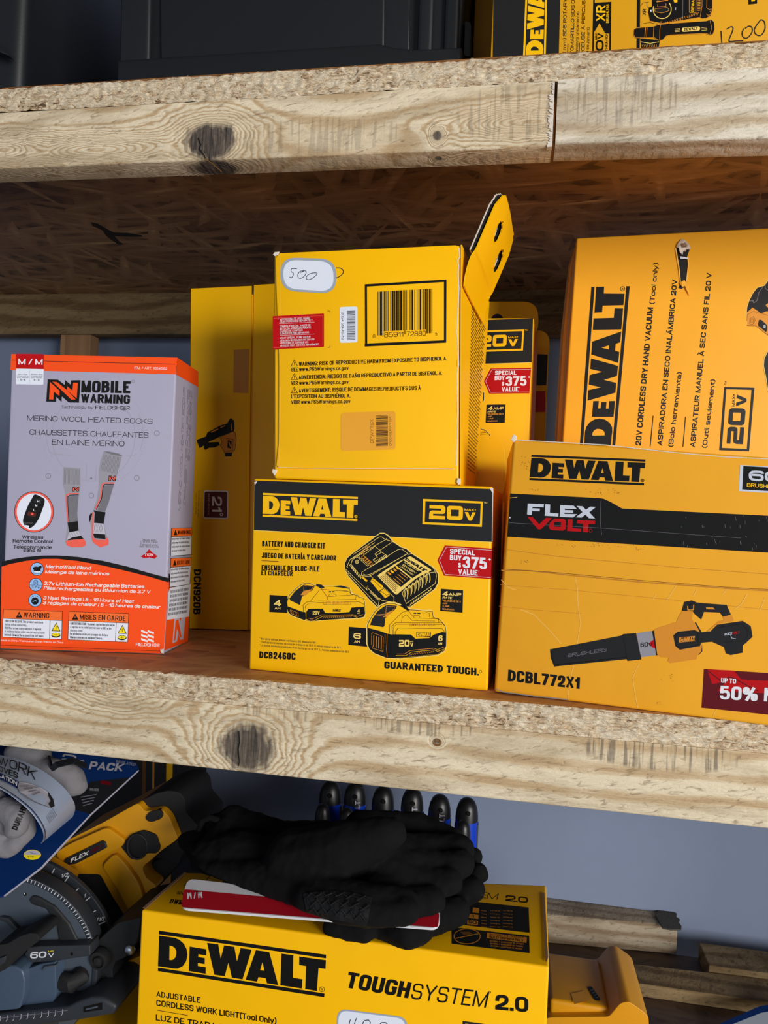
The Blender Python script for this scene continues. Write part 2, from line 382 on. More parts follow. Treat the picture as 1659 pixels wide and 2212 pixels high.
# ---------------------------------------------------------------- lettering: a stroked sans drawn as polygons
G = {
'A': (1.08, '0,0 .5,1|.5,1 1,0|.2,.3 .8,.3'), 'B': (.98, '0,0 0,1|0,1 .92,1r .92,.54r 0,.54|0,.54 1,.54r 1,0r 0,0'),
'C': (1, '1,.68 1,1r 0,1r 0,0r 1,0r 1,.32'), 'D': (1, '0,0 0,1|0,1 1,1r 1,0r 0,0'), 'E': (.82, '1,1 0,1 0,0 1,0|0,.52 .9,.52'),
'F': (.78, '1,1 0,1 0,0|0,.5 .85,.5'), 'G': (1.02, '1,.72 1,1r 0,1r 0,0r 1,0r 1,.47 .6,.47'), 'H': (1, '0,0 0,1|1,0 1,1|0,.52 1,.52'),
'I': (0, '0,0 0,1'), 'J': (.8, '0,.3 0,0r 1,0r 1,1'), 'K': (1.02, '0,0 0,1|1,1 0,.36|.3,.58 1,0'), 'L': (.76, '0,1 0,0 1,0'),
'M': (1.3, '0,0 0,1|1,0 1,1|0,1 .5,0|.5,0 1,1'), 'N': (1.04, '0,0 0,1|1,0 1,1|0,1 1,0'), 'O': (1.03, '0,.5 0,1r 1,1r 1,0r 0,0r 0,.5'),
'P': (.95, '0,0 0,1 1,1r 1,.45r 0,.45'), 'Q': (1.03, '0,.5 0,1r 1,1r 1,0r 0,0r 0,.5|.62,.25 1.05,-.04'),
'R': (1, '0,0 0,1 1,1r 1,.48r 0,.48|.5,.48 1,0'), 'S': (.96, '1,.72 1,1r 0,1r 0,.52r 1,.52r 1,0r 0,0r 0,.28'),
'T': (.92, '0,1 1,1|.5,1 .5,0'), 'U': (1, '0,1 0,0r 1,0r 1,1'), 'V': (1.05, '0,1 .5,0|.5,0 1,1'), 'W': (1.55, '0,1 .27,0|.27,0 .5,1|.5,1 .73,0|.73,0 1,1'),
'X': (1.02, '0,0 1,1|0,1 1,0'), 'Y': (1.02, '0,1 .5,.42|1,1 .5,.42|.5,.45 .5,0'), 'Z': (.92, '0,1 1,1|1,1 0,0|0,0 1,0'),
'0': (.9, '0,.5 0,1r 1,1r 1,0r 0,0r 0,.5'), '1': (.4, '0,.74 .9,.9|1,1 1,0'), '2': (.9, '0,.7 0,1r 1,1r 1,.5r 0,.12 0,0 1,0'),
'3': (.9, '0,.75 0,1r .96,1r .96,.54r .35,.54|.35,.54 1,.54r 1,0r 0,0r 0,.25'), '4': (.95, '1,.24 0,.24 .7,1|.74,1 .74,0'),
'5': (.9, '.95,1 .06,1 .03,.56|0,.58 1,.66r 1,0r 0,0r 0,.25'), '6': (.9, '1,.76 1,1r 0,1r 0,0r 1,0r 1,.58r 0,.58'),
'7': (.88, '0,1 1,1|1,1 .32,0'), '8': (.9, '.5,.54 .04,.54r .04,1r .96,1r .96,.54r .5,.54|.5,.54 0,.54r 0,0r 1,0r 1,.54r .5,.54'),
'9': (.9, '0,.24 0,0r 1,0r 1,1r 0,1r 0,.42r 1,.42'),
'a': (.78, '.05,.6 .05,.7r 1,.7r 1,0|1,.41 0,.41r 0,0r 1,0'), 'b': (.82, '0,1 0,0|0,.7 1,.7r 1,0r 0,0'), 'c': (.76, '1,.5 1,.7r 0,.7r 0,0r 1,0r 1,.2'),
'd': (.82, '1,1 1,0|1,.7 0,.7r 0,0r 1,0'), 'e': (.8, '0,.36 1,.36 1,.7r 0,.7r 0,0r 1,0r 1,.14'), 'f': (.5, '1,1 .4,1r .4,0|0,.68 .95,.68'),
'g': (.82, '1,.7 1,-.28r 0,-.28|1,.7 0,.7r 0,0r 1,0'), 'h': (.8, '0,1 0,0|0,.7 1,.7r 1,0'), 'i': (0, '0,0 0,.7|0,.98 0,1'), 'j': (.2, '1,.7 1,-.28r 0,-.28|1,.98 1,1'),
'k': (.8, '0,0 0,1|1,.7 0,.26|.3,.42 1,0'), 'l': (0, '0,1 0,0'), 'm': (1.4, '0,0 0,.7|0,.7 .5,.7r .5,0|.5,.7 1,.7r 1,0'), 'n': (.8, '0,0 0,.7|0,.7 1,.7r 1,0'),
'o': (.84, '0,.35 0,.7r 1,.7r 1,0r 0,0r 0,.35'), 'p': (.82, '0,.7 0,-.28|0,.7 1,.7r 1,0r 0,0'), 'q': (.82, '1,.7 1,-.28|1,.7 0,.7r 0,0r 1,0'),
'r': (.46, '0,0 0,.7|0,.7 1,.7'), 's': (.74, '1,.54 1,.7r 0,.7r 0,.36r 1,.36r 1,0r 0,0r 0,.15'), 't': (.5, '.4,.95 .4,0r 1,0|0,.7 1,.7'),
'u': (.8, '0,.7 0,0r 1,0|1,.7 1,0'), 'v': (.85, '0,.7 .5,0|.5,0 1,.7'), 'w': (1.25, '0,.7 .27,0|.27,0 .5,.7|.5,.7 .73,0|.73,0 1,.7'), 'x': (.84, '0,0 1,.7|0,.7 1,0'),
'y': (.85, '0,.7 .5,0|1,.7 .36,-.28'), 'z': (.76, '0,.7 1,.7|1,.7 0,0|0,0 1,0'),
'.': (0, '0,0 0,.01'), ',': (0, '0,0 0,-.1'), ':': (0, '0,0 0,.01|0,.58 0,.7'), '-': (.42, '0,.4 1,.4'), '/': (.6, '0,0 1,1'), '|': (0, '0,-.15 0,1.1'),
'(': (.25, '1,1.08 0,.75 0,.15 1,-.16'), ')': (.25, '0,1.08 1,.75 1,.15 0,-.16'), '+': (.6, '0,.5 1,.5|.5,.8 .5,.2'), "'": (0, '0,1 0,.8'), '*': (.4, '0,.9 1,.9|.5,1.05 .5,.75'),
'$': (.9, '1,.72 1,1r 0,1r 0,.52r 1,.52r 1,0r 0,0r 0,.28|.5,1.12 .5,-.12'), '%': (1.5, '0,.8 0,1r .3,1r .3,.55r 0,.55r 0,.8|.7,.2 .7,.45r 1,.45r 1,0r .7,0r .7,.2|.75,1 .25,0'),
'°': (.32, '0,.8 0,1r 1,1r 1,.62r 0,.62r 0,.8'), '!': (0, '0,.35 0,1|0,0 0,.01'), '•': (.1, '0,.4 1,.4'),
}
MARKS = {'\u0301': '.4,1.2 .75,1.36', '\u0300': '.25,1.36 .6,1.2', '\u0303': '.1,1.22 .9,1.3', '\u0302': '.2,1.2 .5,1.36|.5,1.36 .8,1.2', '\u0327': '.5,-.1 .4,-.25'}
_gp = {}
def _clip(poly, axis, lim, keep_less):
    out = []
    for i in range(len(poly)):
        a, b = poly[i-1], poly[i]
        ia = (a[axis] <= lim) if keep_less else (a[axis] >= lim); ib = (b[axis] <= lim) if keep_less else (b[axis] >= lim)
        if ia != ib:
            t = (lim-a[axis])/(b[axis]-a[axis]); out.append((a[0]+(b[0]-a[0])*t, a[1]+(b[1]-a[1])*t))
        if ib: out.append(b)
    return out
def _round(pts, flags, n):
    out = []
    for i, p in enumerate(pts):
        if not flags[i] or i == 0 or i == len(pts)-1: out.append(p); continue
        a, b = pts[i-1], pts[i+1]
        la = math.dist(a, p); lb = math.dist(b, p)
        fa = .5 if flags[i-1] else 1.0; fb = .5 if flags[i+1] else 1.0
        r = min(la*fa, lb*fb)*.98
        A = (p[0]+(a[0]-p[0])*r/max(la, 1e-6), p[1]+(a[1]-p[1])*r/max(la, 1e-6)); B = (p[0]+(b[0]-p[0])*r/max(lb, 1e-6), p[1]+(b[1]-p[1])*r/max(lb, 1e-6))
        for k in range(n+1):                                   # squarish corner curve
            t = k/n; w0, w1, w2 = (1-t)**2, 2*t*(1-t)*1.25, t*t; s = w0+w1+w2
            out.append(((A[0]*w0+p[0]*w1+B[0]*w2)/s, (A[1]*w0+p[1]*w1+B[1]*w2)/s))
    return out
def stroke_polys(pts, t, cap=True, raw=None):
    pts = [p for i, p in enumerate(pts) if i == 0 or math.dist(p, pts[i-1]) > 1e-6]
    if len(pts) < 2: return []
    if cap:
        def ext(a, b):
            l = math.dist(a, b); return (b[0]+(b[0]-a[0])/l*t/2, b[1]+(b[1]-a[1])/l*t/2)
        def free(e, nb):                                     # terminals inside the glyph stay square, unextended
            if raw is None: return True
            (ex, ey), (nx, ny) = e, nb
            if abs(ex-nx) < 1e-6: return any(abs(ey-k) < .011 for k in (0, 1, .7, -.28))
            if abs(ey-ny) < 1e-6: return any(abs(ex-k) < .011 for k in (0, 1))
            return True
        s0 = free(raw[0], raw[1]) if raw else True; s1 = free(raw[-1], raw[-2]) if raw else True
        if raw is not None and raw[0] == raw[-1]: s0 = s1 = False
        pts = [ext(pts[1], pts[0]) if s0 else pts[0]]+pts[1:-1]+[ext(pts[-2], pts[-1]) if s1 else pts[-1]]
    L, Rr = [], []
    for i, p in enumerate(pts):
        d0 = d1 = None
        if i > 0: l = math.dist(pts[i-1], p); d0 = ((p[0]-pts[i-1][0])/l, (p[1]-pts[i-1][1])/l)
        if i < len(pts)-1: l = math.dist(p, pts[i+1]); d1 = ((pts[i+1][0]-p[0])/l, (pts[i+1][1]-p[1])/l)
        if d0 is None: d0 = d1
        if d1 is None: d1 = d0
        nx, ny = -(d0[1]+d1[1]), d0[0]+d1[0]; l = math.hypot(nx, ny) or 1
        nx, ny = nx/l, ny/l; c = max(.35, nx*-d0[1]+ny*d0[0]); k = t/2/c
        L.append((p[0]+nx*k, p[1]+ny*k)); Rr.append((p[0]-nx*k, p[1]-ny*k))
    return [[L[i], L[i+1], Rr[i+1], Rr[i]] for i in range(len(pts)-1)]
def glyph(ch, k, t, n=3):
    key = (ch, round(k, 3), round(t, 3), n)
    if key in _gp: return _gp[key]
    dec = unicodedata.normalize('NFD', ch); base = dec[0]
    w, path = G.get(base, G['-']); mark = MARKS.get(dec[1]) if len(dec) > 1 else None
    ww = w*k; polys = []; A = 1.0+max(0.0, t-.10)*1.7
    for pi, pl in enumerate((path+('|'+mark if mark else '')).split('|')):
        pts, fl, raw = [], [], []
        for tok in pl.split():
            r = tok.endswith('r'); a, b = tok.rstrip('r').split(','); a, b = float(a), float(b)
            pts.append((t/2+a*ww, t/2+b*(A-t))); fl.append(r); raw.append((a, b))
        ismark = mark and pi == len(path.split('|'))
        q = stroke_polys(_round(pts, fl, n), t*(.8 if ismark else .84 if len(raw) == 2 and abs(raw[0][0]-raw[1][0]) > .01 and abs(raw[0][1]-raw[1][1]) > .01 and base in 'NMWKRVAXk' else 1), True, raw)
        for s in q:
            s = _clip(s, 0, 0.0, False); s = _clip(s, 0, ww+t, True) if s else s
            if base.isupper() or base.isdigit():
                if not ismark and base not in 'Q$': s = _clip(s, 1, 0.0, False) if s else s; s = _clip(s, 1, A, True) if s else s
            elif base in 'vwxz': s = _clip(s, 1, 0.0, False) if s else s; s = _clip(s, 1, .7*(A-t)+t, True) if s else s
            if len(s) >= 3: polys.append([(px_, py_/A) for px_, py_ in s])
    _gp[key] = (ww+t, polys)
    return _gp[key]
def layout(text, aspect, t, gapf=None):
    """glyph polygons scaled so the line is `aspect` cap-heights long; returns polygons in cap-height units"""
    gapf = gapf or (.085 if t >= .16 else .12)
    n = sum(c != ' ' for c in text); sp = sum(c == ' ' for c in text)
    ws = sum(G.get(unicodedata.normalize('NFD', c)[0], G['-'])[0] for c in text if c != ' ')
    for _ in range(14):
        gap = gapf
        k = (aspect - n*t - (len(text)-1)*gap)/max(ws+.42*sp, .01)
        if k > t*.72 or (ws == 0): break
        t *= .88; gapf *= .88
    k = max(k, .02)
    x = 0; out = []
    for c in text:
        if c == ' ': x += .42*k+gap; continue
        w, ps = glyph(c, k, t)
        out += [[(px+x, py) for px, py in p] for p in ps]
        x += w+gap
    sc = aspect/max(x-gap, 1e-6)
    return [[(px*sc, py) for px, py in p] for p in out]

# ---------------------------------------------------------------- printing on a flat face
def homography(src, dst):
    A = []; b = []
    for (x, y), (u, v) in zip(src, dst):
        A.append([x, y, 1, 0, 0, 0, -u*x, -u*y]); b.append(u)
        A.append([0, 0, 0, x, y, 1, -v*x, -v*y]); b.append(v)
    h = np.linalg.solve(np.array(A, float), np.array(b, float))
    def f(x, y):
        w = h[6]*x+h[7]*y+1
        return ((h[0]*x+h[1]*y+h[2])/w, (h[3]*x+h[4]*y+h[5])/w)
    return f

class Face:
    """a flat face of a thing; positions measured on the photograph are carried onto its plane"""
    def __init__(s, p, n):
        s.p = Vector(p); s.n = Vector(n).normalized()
        if s.n.dot(CAM-s.p) < 0: s.n = -s.n
    def at(s, x, y, lift=0.0): return on_plane(x, y, s.p, s.n)+s.n*lift

LAYER = 0.00004
class Art:
    def __init__(s, face, warp=None):
        s.face = face; s.warp = warp; s.o = (0, 0, 1.0); s.up = (0.0, -1.0); s.mb = MB(); s.map = None; s.base = 1; s.eps = 0.0; s.k = 0
    def z(s, ox, oy, sc): s.o = (ox, oy, sc); return s
    def P(s, x, y, layer):
        if s.map: x, y = s.map(x, y)
        x, y = s.o[0]+x/s.o[2], s.o[1]+y/s.o[2]
        if s.warp: x, y = s.warp(x, y)
        return s.face.at(x, y, LAYER*(layer+s.base)+s.eps)
    def poly(s, pts, mat, layer=1):
        s.k = (s.k+1) % 13; s.eps = s.k*1.2e-6                # overlapping pieces of one print never share a plane
        s.mb.poly([s.P(x, y, layer) for x, y in pts], mat)
    def rect(s, x0, y0, x1, y1, mat, layer=1): s.poly([(x0, y0), (x1, y0), (x1, y1), (x0, y1)], mat, layer)
    def line(s, pts, w, mat, layer=2, closed=False):
        pts = list(pts)
        if closed: pts = pts+[pts[0], pts[1]]
        for q in stroke_polys(pts, w, cap=False): s.poly(q, mat, layer)
    def ell(s, cx, cy, rx, ry, mat, layer=1, n=28, rot=0.0):
        c, d = math.cos(rot), math.sin(rot)
        s.poly([(cx+rx*math.cos(a)*c-ry*math.sin(a)*d, cy+rx*math.cos(a)*d+ry*math.sin(a)*c) for a in (i*2*math.pi/n for i in range(n))], mat, layer)
    def ring(s, cx, cy, rx, ry, w, mat, layer=2, n=28, a0=0, a1=360):
        pts = [(cx+rx*math.cos(math.radians(a0+(a1-a0)*i/n)), cy+ry*math.sin(math.radians(a0+(a1-a0)*i/n))) for i in range(n+1)]
        s.line(pts, w, mat, layer)
    def rrect(s, pts4, r, mat, layer=1, n=4):
        s.poly(rounded(pts4, r, n), mat, layer)
    def text(s, txt, x0, y0, x1, y1, h, mat, t=.17, layer=2, up=None, slant=0.0, gap=None):
        """baseline (x0,y0)-(x1,y1), cap height h, in the current frame"""
        ux, uy = up or s.up; l = math.hypot(x1-x0, y1-y0); dx, dy = (x1-x0)/l, (y1-y0)/l
        for p in layout(txt, l/h, t, gap):
            s.poly([(x0+dx*(a+slant*b)*h+ux*b*h, y0+dy*(a+slant*b)*h+uy*b*h) for a, b in p], mat, layer)
    def lines(s, rows, mat, t=.17, layer=2, **k):
        for r in rows: s.text(*r, mat, t, layer, **k)
    def part(s, name, parent, label=None):
        o = s.mb.build(name, parent, label); s.mb = MB(); return o

def curve(pts, m=5):
    out = []
    for i in range(len(pts)-1):
        p0, p1, p2, p3 = pts[max(i-1, 0)], pts[i], pts[i+1], pts[min(i+2, len(pts)-1)]
        for k in range(m):
            t = k/m; out.append(tuple(.5*(2*p1[j]+(p2[j]-p0[j])*t+(2*p0[j]-5*p1[j]+4*p2[j]-p3[j])*t*t+(3*p1[j]-p0[j]-3*p2[j]+p3[j])*t**3) for j in (0, 1)))
    return out+[pts[-1]]

def rounded(pts, r, n=4):
    out = []
    m = len(pts)
    for i, p in enumerate(pts):
        a, b = pts[i-1], pts[(i+1) % m]; la, lb = math.dist(a, p), math.dist(b, p); q = min(r, la/2, lb/2)
        A = (p[0]+(a[0]-p[0])*q/la, p[1]+(a[1]-p[1])*q/la); B = (p[0]+(b[0]-p[0])*q/lb, p[1]+(b[1]-p[1])*q/lb)
        for k in range(n+1):
            t = k/n; out.append(((1-t)**2*A[0]+2*t*(1-t)*p[0]+t*t*B[0], (1-t)**2*A[1]+2*t*(1-t)*p[1]+t*t*B[1]))
    return out

LOGO_Q = [(122, 102), (1541, 157), (1533, 523), (118, 462)]
LOGO = [[(122, 102), (1541, 157), (1540, 188), (122, 134)], [(118, 430), (1533, 491), (1531, 523), (118, 460)],
 [(124, 146), (255, 150), (300, 163), (340, 195), (365, 240), (373, 290), (362, 345), (335, 390), (290, 420), (245, 424), (118, 417), (120, 350), (216, 350), (236, 350), (252, 342), (270, 320), (278, 290), (276, 265), (262, 240), (240, 226), (216, 224), (216, 349), (120, 349)],
 [(390, 213), (534, 221), (534, 276), (466, 272), (466, 297), (522, 300), (522, 353), (463, 350), (463, 376), (531, 379), (531, 437), (387, 429)],
 [(539, 164), (635, 167), (658, 290), (685, 170), (772, 174), (797, 298), (826, 178), (920, 181), (846, 449), (756, 444), (724, 318), (694, 440), (606, 436)],
 [(955, 182), (1068, 186), (1147, 464), (1053, 459), (1042, 416), (1030, 353), (1012, 280), (994, 351), (1029, 353), (1041, 416), (980, 414), (969, 455), (872, 450)],
 [(1171, 188), (1270, 191), (1268, 386), (1349, 390), (1345, 471), (1165, 463)],
 [(1319, 197), (1540, 204), (1538, 280), (1480, 279), (1470, 477), (1373, 472), (1377, 273), (1320, 271)]]
LOGO_A = [[(955, 182), (1012, 184), (1012, 280), (994, 351), (994, 352), (1012, 353), (1012, 415), (980, 414), (969, 455), (872, 450)],
          [(1012, 184), (1068, 186), (1147, 464), (1053, 459), (1042, 416), (1012, 415), (1012, 353), (1030, 353), (1012, 280)]]
LOGO_D = [[(124, 146), (216, 149), (216, 420), (118, 417)],
          [(216, 149), (255, 150), (300, 163), (340, 195), (365, 240), (373, 290), (276, 290), (276, 265), (262, 240), (240, 226), (216, 224)],
          [(276, 290), (373, 290), (362, 345), (335, 390), (290, 420), (245, 424), (216, 420), (216, 350), (236, 350), (252, 342), (270, 320)]]
def logo(a, quad, mat, layer=2, reg=True, bars=True):
    a.map = homography(LOGO_Q, quad)
    for i, p in enumerate(LOGO):
        if i in (2, 5) or (i < 2 and not bars): continue
        a.poly(p, mat, layer)
    for p in LOGO_A+LOGO_D: a.poly(p, mat, layer)
    if reg:
        a.ring(1510, 454, 20, 20, 7, mat, layer, 16)
        a.line([(1504, 464), (1504, 444), (1516, 447), (1505, 455), (1516, 465)], 5, mat, layer)
    a.map = None

V20_Q = [(140, 178), (1398, 227), (1378, 762), (127, 703)]
V20 = {'frame': [[(140, 178), (1398, 227), (1352, 268), (188, 225)], [(1398, 227), (1378, 762), (1335, 712), (1352, 268)], [(1378, 762), (127, 703), (174, 662), (1335, 712)], [(127, 703), (140, 178), (188, 225), (174, 662)]],
 '2': [[(272, 305), (560, 315), (592, 335), (606, 370), (604, 440), (590, 478), (550, 490), (348, 486), (346, 522), (600, 535), (596, 606), (262, 592), (268, 470), (285, 435), (320, 418), (515, 424), (520, 382), (270, 372)]],
 '0': [[(690, 320), (800, 323), (800, 400), (722, 398), (720, 534), (800, 536), (800, 615), (690, 610), (650, 595), (633, 560), (638, 370), (655, 335)],
       [(800, 323), (920, 327), (960, 345), (975, 385), (970, 560), (955, 600), (915, 620), (800, 615), (800, 536), (884, 538), (888, 403), (800, 400)]],
 'v': [[(1010, 450), (1083, 452), (1128, 565), (1175, 456), (1245, 458), (1165, 625), (1140, 632), (1110, 630), (1090, 618)]]}
def volt20(a, quad, mat, layer=2, frame=True, tm=True):
    a.map = homography(V20_Q, quad)
    for k, ps in V20.items():
        if k == 'frame' and not frame: continue
        for p in ps: a.poly(p, mat, layer)
    a.text('MAX', 1008, 426, 1212, 433, 52, mat, .24, layer); a.ell(1236, 404, 13, 13, mat, layer, 10)
    if tm: a.text('TM', 1412, 266, 1490, 270, 34, mat, .2, layer)
    a.map = None

# ---------------------------------------------------------------- cartons
def carton_from(px, face, depth, z_base=None):
    """front corners (photo TL,TR,BR,BL) carried onto the face plane and pushed back by depth"""
    f = [face.at(*p) for p in px]
    if z_base is not None:
        for i in (2, 3): f[i].z = z_base
    return f+[p+Vector(depth) for p in f]

# ================================================================ SETTING
YW = 0.42
def structure(name, x0, x1, y0, y1, z0, z1, mat):
    mb = MB(); mb.box(x0, x1, y0, y1, z0, z1, mat); o = mb.build(name); o['kind'] = 'structure'
structure('wall_back', -1.6, 2.4, YW, YW+.1, -1.1, 1.4, 'wall paint')
structure('wall_left', -1.7, -1.6, -3.2, YW+.1, -1.1, 1.4, 'wall paint')
structure('wall_right', 2.4, 2.5, -3.2, YW+.1, -1.1, 1.4, 'wall paint')
structure('floor', -1.7, 2.5, -3.2, YW+.1, -1.2, -1.1, 'concrete')
structure('ceiling', -1.7, 2.5, -3.2, YW+.1, 1.4, 1.5, 'ceiling paint')

# ================================================================ STORAGE RACK
def kn(x, y, rx, ry, dk, Y=0.0):
    p = on_y(x, y, Y); s = px_size(p); return (p.x, p.z, rx*s, ry*s, dk)
LT, MD, DK = lin(230, 214, 184), lin(200, 174, 136), lin(162, 128, 92)
LG, MG, DG = lin(226, 216, 196), lin(200, 180, 150), lin(164, 140, 112)
wood('pine sawn face', LT, MD, DK, [kn(455, 312, 60, 40, 1.0), kn(945, 300, 9, 11, .9), kn(210, 330, 120, 20, .0), kn(10, 330, 60, 20, .0), kn(1150, 270, 110, 22, 0)], 130, 2.0, [kn(690, 300, 190, 40, .25), kn(1100, 250, 120, 60, .3)])
wood('pine grey face', LG, MG, DG, [kn(1500, 420, 10, 8, 0)], 170, 5.0, [kn(1340, 230, 130, 60, .35)], 1.0, .6)
wood('pine lower face', lin(226, 211, 181), lin(200, 174, 136), lin(162, 128, 92), [kn(535, 1618, 62, 52, .95), kn(944, 1604, 7, 6, .8), kn(250, 1480, 70, 30, 0)], 175, 8.0, [kn(1420, 1632, 165, 36, .6), kn(910, 1570, 130, 22, .5), kn(620, 1540, 110, 20, .4)], .8)
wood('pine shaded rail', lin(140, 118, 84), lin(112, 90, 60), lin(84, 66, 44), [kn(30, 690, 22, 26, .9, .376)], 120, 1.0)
wood('pine end piece', lin(168, 154, 132), lin(142, 122, 98), lin(116, 96, 74), (), 160, 11.0)  # tints darkened so the plank carries the bottom deck's shade

rack = thing('storage_rack', 'rough pine and strand board storage rack with three decks loaded with boxes and tools', 'shelves', LOC_RACK)
XL, XR, YB = -0.85, 0.62, 0.376

def edge_z(pts):                                  # measured edge -> z as a function of x on the front plane
    q = [on_y(x, y, 0) for x, y in pts]; return np.polyfit([p.x for p in q], [p.z for p in q], 1)
def deck(ztop, name, label, x0=XL, x1=XR, top='board deck'):
    """strand-board panel with a chipped sawn front edge"""
    mb = MB(); zb = ztop-OSB
    mb.poly([(x0, 0, ztop), (x1, 0, ztop), (x1, YB+.02, ztop), (x0, YB+.02, ztop)], top)
    mb.poly([(x0, 0, zb), (x0, YB+.02, zb), (x1, YB+.02, zb), (x1, 0, zb)], 'board face')
    mb.poly([(x0, YB+.02, ztop), (x1, YB+.02, ztop), (x1, YB+.02, zb), (x0, YB+.02, zb)], 'board edge')
    for xe in (x0, x1): mb.poly([(xe, 0, zb), (xe, YB+.02, zb), (xe, YB+.02, ztop), (xe, 0, ztop)], 'board edge')
    nx, nz = 900, 12; xs = [-.55+.9*i/nx for i in range(nx+1)]
    g = []
    for j in range(nz+1):
        row = []
        for i, x in enumerate(xs):
            z = zb+OSB*j/nz
            n1 = mnoise.noise(Vector((x*260, z*520, ztop*31))); n2 = mnoise.noise(Vector((x*90, z*700, 5+ztop)))
            e = j/nz; ed = max(0, (e-.8)/.2)
            y = -.0002+.0011*n1+.0008*n2 + ed*ed*.0012
            dz = (.0010*mnoise.noise(Vector((x*180, 3, ztop*9)))+.0005*mnoise.noise(Vector((x*520, 7, 1)))) if j == nz else 0
            if ztop == ZM and x > -.02: dz = min(dz, 0.0)         # the blower carton presses the fibres flat
            row.append((x, y, z+dz))
        g.append(row)
    base = len(mb.v); m = mb.mi('board edge')
    for row in g: mb.v.extend(Vector(p) for p in row)
    for j in range(nz):
        for i in range(nx):
            a = base+j*(nx+1)+i; mb.f.append((a, a+1, a+nx+2, a+nx+1)); mb.fm.append(m)
    for xa, xb in ((x0, -.55), (.35, x1)):
        mb.poly([(xa, 0, zb), (xb, 0, zb), (xb, 0, ztop), (xa, 0, ztop)], 'board edge')
    base = len(mb.v); m = mb.mi(top)            # ragged lip joining edge and deck
    for i, x in enumerate(xs): mb.v.append(Vector(g[-1][i])); mb.v.append(Vector((x, .004, ztop+.0001)))
    for i in range(nx):
        a = base+2*i; mb.f.append((a, a+2, a+3, a+1)); mb.fm.append(m)
    return mb.build(name, rack, label, smooth=True, angle=50)
top_deck = deck(ZT, 'shelf_deck', 'upper strand board deck')
mid_deck = deck(ZM, 'shelf_deck', 'middle strand board deck')
deck(ZB, 'shelf_deck', 'bottom strand board deck with shade in its colour', top='shaded deck board')

def rail(name, label, top, bot, x0, x1, mat, y0=-.0012, th=LTH, jag=False, back=None):
    """front rail whose upper and lower edges follow the photographed ones"""
    a, b = edge_z(top), edge_z(bot); mb = MB(); n = 60; bm = bmesh.new(); rings = []
    for i in range(n+1):
        x = x0+(x1-x0)*i/n; zt, zb = np.polyval(a, x), np.polyval(b, x)
        yo = .0003*mnoise.noise(Vector((x*60, 2, 9))); r = .0012
        rings.append([bm.verts.new(p) for p in ((x, y0+yo, zt), (x, y0+yo, zb+r), (x, y0+yo+r*.4, zb+r*.3), (x, y0+yo+r, zb), (x, y0+th, zb), (x, y0+th, zt))])
    for P, Q in zip(rings, rings[1:]):
        for k in range(6): bm.faces.new((P[k], P[(k+1) % 6], Q[(k+1) % 6], Q[k]))
    bm.faces.new(rings[0]); bm.faces.new(rings[-1][::-1])
    bmesh.ops.recalc_face_normals(bm, faces=bm.faces)
    mb.add_bm(bm, mat)
    return mb.build(name, rack, label, smooth=True, angle=50)
xs_ = on_y(1197, 250, 0).x
tt = [(0, 246), (600, 214), (1080, 186), (1201, 178), (1659, 151)]
rail('front_rail', 'pale front rail with a dark charred knot', tt, [(0, 365), (600, 344), (1080, 322), (1190, 318)], XL, xs_-.0006, 'pine sawn face')
rail('front_rail', 'short greyish front rail butted at the right', tt, [(1201, 316), (1659, 303)], xs_+.0012, XR, 'pine grey face', -.0026, LTH+.001)
rail('front_rail', 'wavy grained front rail under the middle deck', [(0, 1478), (400, 1515), (800, 1545), (1100, 1572), (1310, 1600), (1659, 1629)], [(0, 1610), (400, 1654), (700, 1685), (1100, 1728), (1400, 1762), (1659, 1789)], XL, XR, 'pine lower face')
mb = MB(); z0, zb = ZB-OSB, ZB-OSB-LUM
mb.box(XL, XR, 0, LTH, zb, z0, 'pine lower face', .001); mb.build('front_rail', rack)
# splintered end of the left rail at the joint
mb = MB(); rnd = random.Random(3)
zt_, zb_ = on_y(1196, 182, 0).z, on_y(1196, 320, 0).z
prev = None; n = 26
for i in range(n):
    za, zc = zt_+(zb_-zt_)*i/n, zt_+(zb_-zt_)*(i+1)/n
    w0 = .0012+.0022*rnd.random()*(1 if i > 4 else .4)
    mb.hexa([(xs_-.0006-w0, -.0017, za), (xs_-.0004, -.0019, za), (xs_-.0004, -.0019, zc), (xs_-.0006-w0*rnd.random(), -.0017, zc),
             (xs_-.0006-w0, .002, za), (xs_-.0004, .002, za), (xs_-.0004, .002, zc), (xs_-.0006-w0, .002, zc)], 'torn paper')
mb.build('splintered_rail_end', rack)
# crack in the big knot
f0 = Face((0, -.0018, 0), (0, -1, 0)); a = Art(f0)
a.line([(428, 298), (434, 312), (431, 322), (440, 334), (444, 342)], 2.0, 'print black', 1)
a.line([(444, 343), (462, 356), (480, 372)], 1.5, 'print brown', 1)
a.part('knot_crack', rack)
a = Art(f0)
a.line([(516, 1580), (518, 1600), (515, 1618), (517, 1645), (515, 1655)], 1.8, 'print black', 1)
a.part('knot_crack', rack)
a = Art(f0)
a.ring(945, 1604, 8, 7, 2.2, 'print brown', 1); a.ring(945, 1605, 4, 4, 1.5, 'print brown', 1)
a.part('small_knot', rack)

# dark paint mark under the upper deck
fz = Face((0, 0, ZT-OSB), (0, 0, -1)); a = Art(fz)
a.poly([(196, 480), (212, 483), (232, 495), (246, 502), (276, 503), (306, 508), (308, 511), (280, 511), (248, 510), (256, 520), (266, 527), (256, 528), (240, 518), (228, 508), (222, 498), (200, 488)], 'print black', 1)
a.part('dark_paint_mark', rack)
